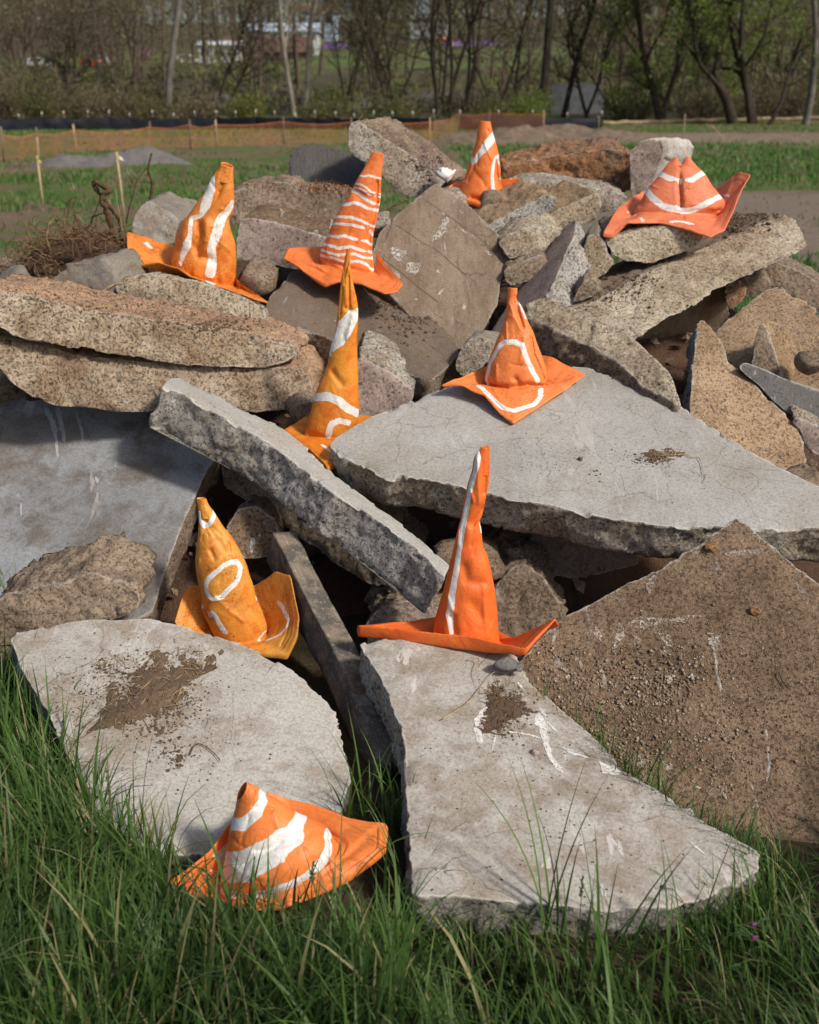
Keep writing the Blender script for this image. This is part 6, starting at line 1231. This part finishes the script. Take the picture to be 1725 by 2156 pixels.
TREES = [('tall pale grey trunk leaning right behind the silt fence, left of the white tent', 352, 84, 18, .27, 'grey', 'bud', 1, dict(lean=.02, low=.5, nleaf=500)),
 ('thin dark tree with a bent trunk between the grey trunk and the pale pair', 452, 86, 13, .15, 'dark', 'bud', 2, dict(lean=.10, nleaf=700)),
 ('crooked low tree leaning far right beside the thin dark tree', 458, 88, 8, .16, 'brown', 'bud', 3, dict(lean=.85, nleaf=500)),
 ('pale barked sycamore, the left one of the pair', 622, 84, 17, .19, 'pale', 'bud', 4, dict(lean=.03, low=.3, nleaf=400)),
 ('pale barked sycamore, the right one of the pair, slightly darker', 640, 87, 18, .22, 'pale', 'olive', 5, dict(lean=.05, low=.4, nleaf=500)),
 ('slender olive tree right of the pale sycamores', 735, 86, 11, .11, 'brown', 'olive', 6, dict(stems=3, spread=.22, nleaf=2200)),
 ('clump of olive-leaved stems left of centre', 790, 84, 12, .13, 'brown', 'olive', 7, dict(stems=4, spread=.2, nleaf=3000)),
 ('many-stemmed bushy olive tree at the centre of the tree line', 835, 88, 13, .13, 'brown', 'olive', 8, dict(stems=4, spread=.25, nleaf=3000)),
 ('dark many-stemmed tree fanning right, left of the thick dark trunk', 935, 82, 14, .17, 'dark', 'olive', 9, dict(stems=4, spread=.24, lean=.15, nleaf=1500)),
 ('dark double tree leaning right above the back cone', 985, 84, 14, .16, 'dark', 'olive', 10, dict(stems=2, spread=.2, lean=.25, nleaf=1400)),
 ('thin tree just left of the thick dark trunk', 1088, 83, 12, .11, 'dark', 'olive', 11, dict(nleaf=900)),
 ('thick straight dark trunk right of the back cone', 1131, 80, 20, .33, 'dark', 'bud', 12, dict(low=.55, nleaf=500)),
 ('dark tree forking low, right of the thick dark trunk', 1185, 84, 14, .22, 'dark', 'bud', 13, dict(lean=.06, low=.3, nleaf=900)),
 ('small dark tree by the pale culvert wall', 1240, 82, 8, .15, 'dark', 'olive', 14, dict(stems=2, spread=.35, nleaf=1300)),
 ('green leafing tree with a short thick trunk right of the culvert wall', 1385, 79, 11, .30, 'dark', 'green', 15, dict(stems=2, spread=.3, low=.15, nleaf=9000, dense=1.15)),
 ('broad green leafing tree with dark spreading limbs at the right', 1570, 77, 13, .38, 'dark', 'green', 16, dict(stems=3, spread=.3, low=.15, nleaf=11000, dense=1.1)),
 ('young green tree between the two large green trees', 1475, 84, 10, .12, 'brown', 'green', 17, dict(stems=2, spread=.2, low=.1, nleaf=6500)),
 ('small dark slanting tree left of the rightmost grey trunk', 1618, 76, 8, .16, 'dark', 'green', 18, dict(lean=.25, nleaf=1000)),
 ('straight grey trunk, the rightmost tree', 1697, 76, 17, .26, 'grey', 'olive', 19, dict(low=.45, nleaf=900)),
 ('olive tree behind the broad green tree, nearly hidden', 1650, 88, 12, .15, 'brown', 'olive', 20, dict(stems=3, nleaf=2600)),
 ('olive-brown tree left of the green leafing tree', 1310, 88, 12, .14, 'brown', 'olive', 21, dict(stems=3, nleaf=2600)),
 ('thin brown tree left of the tall pale grey trunk', 295, 90, 11, .12, 'brown', 'bud', 22, dict(stems=2, nleaf=1500)),
 ('grey-brown tree at the far left of the tree line', 30, 88, 11, .15, 'brown', 'bud', 23, dict(stems=3, nleaf=2200)),
 ('rounded pale brown tree, second from the left edge', 140, 96, 10, .15, 'brown', 'bud', 24, dict(stems=4, spread=.3, nleaf=2800, lsize=.12)),
 ('bare thin tree between the rounded brown tree and the tall pale grey trunk', 215, 92, 12, .11, 'grey', 'bud', 25, dict(nleaf=900)),
 ('slim grey tree between the thin dark tree and the sycamores', 545, 90, 13, .12, 'grey', 'olive', 26, dict(stems=2, nleaf=1300)),
 ('slim dark tree behind the dark double tree', 1040, 92, 14, .13, 'dark', 'olive', 27, dict(stems=2, nleaf=1500))]
for lab, x, Yd, H, r, bk, lf, sd, kw in TREES: tree(lab, x, Yd, H, r, bk, lf, sd, **kw)
def shrub(label, x, Yd, rx, h, leaf, seed, n=2600, bark='brown'):
    rg = np.random.default_rng(seed); b0 = gp_far(x, 250, Yd); root = empty('shrub', b0, label, 'shrub', 'shrubs below the trees'); W_ = MB(); tips = []
    for k in range(70):
        d = np.array([rg.normal() * .6 * rx / h, rg.normal() * .5, 1.0]); P = wander(b0 + [rg.normal() * rx * .35, rg.normal() * .5, -.1], d, h * rg.uniform(.5, 1.15), 6, rg, .22); W_.tube(P, np.linspace(.03, .008, 7), 3, False); tips.extend(P[2:])
    W_.build('stems', BK[bark], parent=root, origin=b0); tp = np.array(tips); k = rg.integers(0, len(tp), n); C = tp[k] + rg.normal(size=(n, 3)) * .22
    nrm = unit(rg.normal(size=(n, 3))); a = unit(np.cross(nrm, rg.normal(size=(n, 3)))); bb = np.cross(nrm, a); sz = .085 * rg.uniform(.5, 1.3, (n, 1)); v = np.stack([C + a * sz, C + bb * sz * .6, C - a * sz, C - bb * sz * .6], 1).reshape(-1, 3)
    mesh('foliage', v, [np.arange(n * 4).reshape(-1, 4)], LF[leaf], parent=root, origin=b0, smooth=False)
for k, (lab, x, Yd, rx, h, lf) in enumerate((('tawny shrub at the left edge of the tree line', 15, 80, 2.6, 3.8, 'bud'), ('olive shrub, second from the left edge', 95, 79, 2.6, 3.4, 'olive'), ('brown shrub below the rounded pale brown tree', 170, 82, 2.6, 3.2, 'bud'), ('tawny shrub left of the tall grey trunk', 240, 79, 2.4, 2.8, 'bud'), ('olive shrub at the foot of the tall grey trunk', 310, 82, 2.2, 2.6, 'olive'),
    ('bright green shrub left of the pale sycamores', 520, 80, 1.4, 2.2, 'yellow'), ('low brown shrub between the bent trees', 405, 80, 2.0, 2.0, 'bud'), ('low olive shrub under the pale sycamores', 680, 80, 2.4, 1.8, 'olive'), ('dark olive shrub under the central stems', 830, 79, 2.6, 2.0, 'olive'), ('green shrub at the foot of the thick dark trunk', 1112, 77, 1.3, 2.3, 'green'), ('low olive shrub right of the back cone', 1030, 79, 2.2, 1.6, 'olive'),
    ('olive shrub between the culvert wall and the green leafing tree', 1325, 80, 2.2, 2.2, 'olive'), ('brown shrub below the two large green trees', 1470, 81, 2.8, 2.8, 'bud'), ('tawny shrub behind the rightmost grey trunk', 1690, 82, 2.6, 4.2, 'bud'), ('brown shrub right of the broad green tree', 1620, 82, 2.2, 3.2, 'bud'), ('low olive shrub at the right end of the tree line', 1560, 83, 2.4, 2.2, 'olive'))): shrub(lab, x, Yd, rx, h, lf, 50 + k)

# ------------------------------------------------------------------ the wooded hill and the far buildings
def far_wood():
    rg = np.random.default_rng(31); T, W_ = MB(), []
    cols = []
    n = 1100; Yd = 104 + 240 * rg.random(n) ** .85; X = (rg.random(n) * 2 - 1) * (Yd * .58 + 8)
    ux = X / Yd
    clear = ((Yd > 150) & (Yd < 215) & (ux > -.24) & (ux < .16)) | ((Yd > 105) & (Yd < 150) & (ux > -.2) & (ux < .1) & (rg.random(n) < .35))
    X, Yd = X[~clear], Yd[~clear]; n = len(X); Z = gz(X, Yd)
    LV, LT = [], []
    for i in range(n):
        H = rg.uniform(9, 17); b = np.array([X[i], Yd[i], Z[i] - .3]); r = rg.uniform(.12, .26); d = unit(np.array([rg.normal() * .06, rg.normal() * .06, 1]))
        T.tube(np.array([b, b + d * H * .5, b + d * H * .92]), [r, r * .7, r * .2], 4, False)
        m_ = 42; f = rg.uniform(.3, 1, m_); p = b + d * (H * f)[:, None]; dd = unit(rg.normal(size=(m_, 3)) * [1, 1, .5] + [0, 0, .7]); l = H * .34 * (1.15 - f) * rg.uniform(.6, 1.3, m_) + .7; q = p + dd * l[:, None]; sd = unit(np.cross(dd, [0, 1, 0])) * (.03 + .02 * rg.random((m_, 1)))
        T.add(np.stack([p - sd, p + sd, q], 1).reshape(-1, 3), None, np.arange(m_ * 3).reshape(-1, 3))
        k = 130; j = rg.integers(0, m_, k); C = p[j] + (q[j] - p[j]) * rg.uniform(.3, 1.1, (k, 1)) + rg.normal(size=(k, 3)) * .5; a = unit(rg.normal(size=(k, 3))); bb = unit(np.cross(a, rg.normal(size=(k, 3)))); sz = rg.uniform(.10, .26, (k, 1)); thin = rg.uniform(.15, .6, (k, 1))
        LV.append(np.stack([C + a * sz * 1.6, C + bb * sz * thin, C - a * sz * 1.6, C - bb * sz * thin], 1).reshape(-1, 3)); LT.append(np.full(k * 4, rg.random()))
    o = T.build('hillside_wood', BK['brown'], origin=(0, 0, 0)); tag(o, 'bare brown trunks and twigs of the wood on the far hillside', 'wood', kind='stuff')
    g = G('far_twig_haze'); t = g.n('Attribute', attribute_name='tint').outputs['Fac']
    col = g.ramp(t, [(0, (.10, .08, .066)), (.25, (.125, .098, .075)), (.42, (.145, .118, .078)), (.58, (.135, .135, .065)), (.75, (.155, .18, .065)), (.9, (.18, .22, .07)), (1, (.21, .25, .08))]); g.bsdf(col, .95, spec=.1)  # twig tints lightened, haze painted into the colour
    LV = np.concatenate(LV); o = mesh('hillside_foliage', LV, [np.arange(len(LV)).reshape(-1, 4)], g.m, smooth=False, attrs={'tint': np.concatenate(LT)}, origin=(0, 0, 0)); tag(o, 'brown and olive twig masses of the wood on the far hillside', 'wood', kind='stuff')
far_wood()
M['bw'] = plain('hazy_white_wall', (.52, .53, .54), .8, .08, .5); M['broof'] = plain('brown_roof', (.12, .07, .05), .85, .2, .5); M['blue'] = plain('blue_grey_wall', (.33, .40, .48), .8, .1, .5); M['glass'] = plain('dark_window', (.03, .035, .045), .3, .2, .5, .5); M['groof'] = plain('pale_blue_metal_roof', (.48, .55, .62), .5, .1, .5)  # white of the walls dulled in the colour to suggest haze
def building(label, x, y, Yd, wd, hh, dp, wall, roof, rh, nwin, name='shed_building', rot=0.0):
    b0 = at(x, y, Yd); b0 = np.array(b0); r_ = empty(name, b0, label, 'building', 'buildings on the far hillside'); mb = MB(); gl = float(gz(b0[0], Yd))
    mb.box(b0 + [0, dp / 2, (hh - (b0[2] - gl)) / 2 - .3], [wd / 2, dp / 2, (hh + b0[2] - gl) / 2 + .3]); mb.build('wall', wall, parent=r_, origin=b0, smooth=False)
    z = b0[2] + hh; e = .4; v = np.array([[-wd / 2 - e, -e, 0], [wd / 2 + e, -e, 0], [wd / 2 + e, dp + e, 0], [-wd / 2 - e, dp + e, 0], [-wd / 2 - e, dp / 2, rh], [wd / 2 + e, dp / 2, rh]]) + [b0[0], b0[1], z + .005]
    mesh('roof', v, [[[0, 1, 5, 4], [2, 3, 4, 5], [0, 3, 2, 1]], [[0, 4, 3], [1, 2, 5]]], roof, parent=r_, origin=b0, smooth=False)
    for k in range(nwin):
        mb = MB(); mb.box(b0 + [wd * ((k + .5) / nwin - .5), -.03, hh * .55], [min(.7, wd / nwin * .28), .04, hh * .22]); mb.build('window', M['glass'], parent=r_, origin=b0, smooth=False)
building('long white shed with a pale blue roof on the far slope', 590, 92, 190, 12.0, 1.8, 8, M['bw'], M['groof'], 1.5, 6)
building('small white shed with a blue-grey end in front of the long shed', 462, 130, 175, 6.0, 2.3, 4, M['bw'], M['bw'], .7, 3)
building('brown-roofed house between the sheds on the far slope', 560, 140, 178, 13, 2.0, 7, M['broof'], M['broof'], 2.4, 3)
building('white flat-roofed building high on the hill at the centre', 905, 55, 235, 8, 1.6, 6, M['bw'], M['bw'], .3, 3)
building('grey-blue house among the trees high on the slope', 665, 58, 230, 8, 2.6, 6, M['blue'], M['broof'], 1.6, 3)
building('small blue house with dark roof left of the white sheds', 640, 95, 215, 5, 2.2, 5, M['blue'], M['groof'], 1.0, 2)
def car(label, x, y, Yd, col, seed):
    b0 = np.array(at(x, y, Yd)); b0[2] = float(gz(b0[0], Yd)) + .05; r_ = empty('parked_car', b0, label, 'car', 'cars parked on the far slope'); L, W_ = 4.3, 1.75
    prof = np.array([[-2.15, .35], [-2.1, .8], [-1.5, .92], [-.9, 1.42], [.6, 1.45], [1.25, .95], [2.05, .82], [2.15, .4]]); n = len(prof)
    v = np.concatenate([np.stack([prof[:, 0], np.full(n, s_ * W_ / 2), prof[:, 1]], 1) for s_ in (-1, 1)]) + b0; q = [[i, (i + 1) % n, n + (i + 1) % n, n + i] for i in range(n)]
    mesh('body', np.concatenate([v, [b0 + [0, -W_ / 2, .7], b0 + [0, W_ / 2, .7]]]), [q, [[2 * n, i, (i + 1) % n] for i in range(n)] + [[2 * n + 1, n + (i + 1) % n, n + i] for i in range(n)]], col, parent=r_, origin=b0, smooth=False)
    mb = MB(); mb.add(b0 + np.array([[-.85, -W_ / 2 - .01, .95], [1.05, -W_ / 2 - .01, .95], [.5, -W_ / 2 - .01, 1.36], [-.65, -W_ / 2 - .01, 1.36]]), [[0, 1, 2, 3]]); mb.build('window', M['glass'], parent=r_, origin=b0, smooth=False)
    for dx in (-1.3, 1.3):
        for dy in (-.8, .8): mb = MB(); mb.tube(b0 + np.array([[dx, dy - .1, .32], [dx, dy + .1, .32]]), .32, 10); mb.build('wheel', M['glass'], parent=r_, origin=b0)
car('red car parked on the far slope at the left', 195, 146, 168, plain('red_paint', (.55, .06, .03), .35, .05, 1, .5), 1)
car('white car just right of the red one', 212, 146, 172, plain('white_paint', (.75, .75, .75), .35, .05, 1, .5), 2)
car('white car near the left edge on the far slope', 80, 147, 172, plain('silver_paint', (.6, .62, .66), .35, .05, 1, .5), 3)
car('white and red car left of the small white shed', 392, 142, 170, plain('off_white_paint', (.72, .68, .66), .35, .05, 1, .5), 4)
def banner(label, x0, x1, y, Yd, h, mt, name='banner'):
    a = np.array(at(x0, y, Yd)); b = np.array(at(x1, y, Yd)); g0 = np.array([(a[0] + b[0]) / 2, Yd, float(gz((a[0] + b[0]) / 2, Yd))]); r_ = empty(name, g0, label, 'banner', 'banners on the far slope'); mb = MB(); n = 24; t = np.linspace(0, 1, n); q = a + (b - a) * t[:, None]; q[:, 1] += .15 * np.sin(t * 40)
    v = np.concatenate([q, q + [0, .02, h]]); mb.add(v, np.stack([np.arange(n - 1), np.arange(1, n), n + np.arange(1, n), n + np.arange(n - 1)], 1)); mb.build('cloth', mt, parent=r_, origin=g0)
    for k in range(0, n, 5): mb = MB(); mb.tube(np.array([[q[k][0], q[k][1] + .1, float(gz(q[k][0], Yd)) - .2], q[k] + [0, .1, h + .1]]), .05, 5); mb.build('post', M['post'], parent=r_, origin=g0)
PUR = plain('purple_cloth', (.22, .14, .36), .8, .3, .6)
banner('purple banner strip behind the dark double tree on the far slope', 925, 1045, 96, 200, .75, PUR)
banner('shorter purple banner strip left of centre on the far slope', 650, 730, 102, 205, .8, PUR)
def tent(label, x, y, Yd, col):
    b0 = np.array(at(x, y, Yd)); b0[2] = float(gz(b0[0], Yd)); t = at(x, y - 9, Yd)[2] - b0[2]; r_ = empty('pop_up_tent', b0, label, 'tent'); s_ = 1.5
    v = np.array([[-s_, -s_, t - .9], [s_, -s_, t - .9], [s_, s_, t - .9], [-s_, s_, t - .9], [0, 0, t]]) + b0; mesh('canopy', v, [[[0, 1, 4], [1, 2, 4], [2, 3, 4], [3, 0, 4]]], col, parent=r_, origin=b0, smooth=False)
    for dx in (-s_, s_):
        for dy in (-s_, s_): mb = MB(); mb.tube(b0 + np.array([[dx, dy, 0], [dx, dy, t - .9]]), .05, 5); mb.build('leg', M['wtip'], parent=r_, origin=b0)
tent('pink and red pop-up tent at the left end of the purple banner', 937, 86, 198, plain('pink_canvas', (.7, .16, .15), .8, .2, 1))
def redbud(label, x, y, Yd, seed):
    b0 = gp_far(x, 150, Yd); rg = np.random.default_rng(seed); r_ = empty('redbud_tree', b0, label, 'tree', 'flowering redbud trees'); mb = MB(); top = at(x, y, Yd)[2] - b0[2] + .8; tips = []
    for k in range(6): P = wander(b0, (rg.normal() * .35, rg.normal() * .35, 1), top, 6, rg, .15); mb.tube(P, np.linspace(.09, .02, 7), 4, False); tips.extend(P[3:])
    mb.build('trunk', BK['brown'], parent=r_, origin=b0); tp = np.array(tips); n = 260; C = tp[rg.integers(0, len(tp), n)] + rg.normal(size=(n, 3)) * .35; a = unit(rg.normal(size=(n, 3))); bb = unit(np.cross(a, rg.normal(size=(n, 3)))); v = np.stack([C + a * .2, C + bb * .12, C - a * .2, C - bb * .12], 1).reshape(-1, 3); mesh('crown', v, [np.arange(n * 4).reshape(-1, 4)], M['redbud'], parent=r_, origin=b0, smooth=False)
M['redbud'] = leafmat('redbud_blossom', (.34, .13, .26), (.40, .17, .30), .3, .7, 1)
redbud('pink flowering tree behind the red car', 203, 120, 176, 1); redbud('pink flowering tree right of the one behind the red car', 244, 122, 178, 2); redbud('fainter pink flowering tree left of the tall grey trunk', 303, 112, 182, 3)
def patch(name, pts, Ys, mat, lift=.15):
    P = np.array([at(x, y, Y) for (x, y), Y in zip(pts, Ys)]); P[:, 2] = gz(P[:, 0], P[:, 1]) + lift; n = 14; t = np.linspace(0, 1, n); a = P[0] + (P[1] - P[0]) * t[:, None]; b = P[3] + (P[2] - P[3]) * t[:, None]; R_ = np.array([a + (b - a) * f for f in np.linspace(0, 1, 8)]); R_[..., 2] = gz(R_[..., 0], R_[..., 1]) + lift
    tag(mesh(name, R_.reshape(-1, 3), [gridq(8, n)], mat, origin=(0, 0, 0)), kind='structure')
M['road'] = plain('grey_gravel_road', (.15, .148, .155), .9, .15, .6)
patch('road', [(380, 215), (1010, 215), (1010, 180), (420, 180)], [106, 106, 122, 122], M['road'])
def culvert():
    a = gp_far(1160, 250, 92); b = gp_far(1268, 250, 92); h = 2.1; mb = MB(); n = 20; t = np.linspace(0, 1, n); q = a + (b - a) * t[:, None]; top = q + np.stack([0 * t, .4 + 0 * t, h + .2 * np.sin(t * 3)], 1); bk = top + [0, .6, 0]; q = q - [0, 0, .3]
    mb.add(np.concatenate([q, top, bk]), gridq(3, n)); o = mb.build('retaining_wall', concrete('blue_grey_masonry', (.17, .18, .195), (.13, .138, .15), (.10, .09, .08), .5, bump=.6, bd=.04, speck=.2, midscale=2), smooth=False); tag(o, 'low blue-grey wall showing between dark trunks right of the thick trunk', 'wall')
culvert()

def brush():
    rg = np.random.default_rng(41); LV, LT = [], []
    for i in range(340):
        Yd = rg.uniform(92, 150); X = rg.uniform(-1, 1) * (Yd * .55 + 4); b = np.array([X, Yd, float(gz(X, Yd))]); h = rg.uniform(1.2, 3.4) * (1.25 if abs(X) > 14 else .8); r = rg.uniform(1.0, 2.4); k = 240
        C = b + rg.normal(size=(k, 3)) * [r * .6, r * .4, 0]; C[:, 2] += h * rg.random(k) ** 1.2; a = unit(rg.normal(size=(k, 3)) * [.6, .6, 1]); bb = unit(np.cross(a, rg.normal(size=(k, 3)))); sz = rg.uniform(.10, .30, (k, 1)); th_ = rg.uniform(.08, .35, (k, 1))
        LV.append(np.stack([C + a * sz * 1.8, C + bb * sz * th_, C - a * sz * 1.8, C - bb * sz * th_], 1).reshape(-1, 3)); LT.append(np.full(k * 4, rg.random()))
    LV = np.concatenate(LV); o = mesh('hillside_brush', LV, [np.arange(len(LV)).reshape(-1, 4)], bpy.data.materials['far_twig_haze'], smooth=False, attrs={'tint': np.concatenate(LT)}, origin=(0, 0, 0)); tag(o, 'brown and olive brush between the tree line and the hill', 'brush', kind='stuff')
brush()
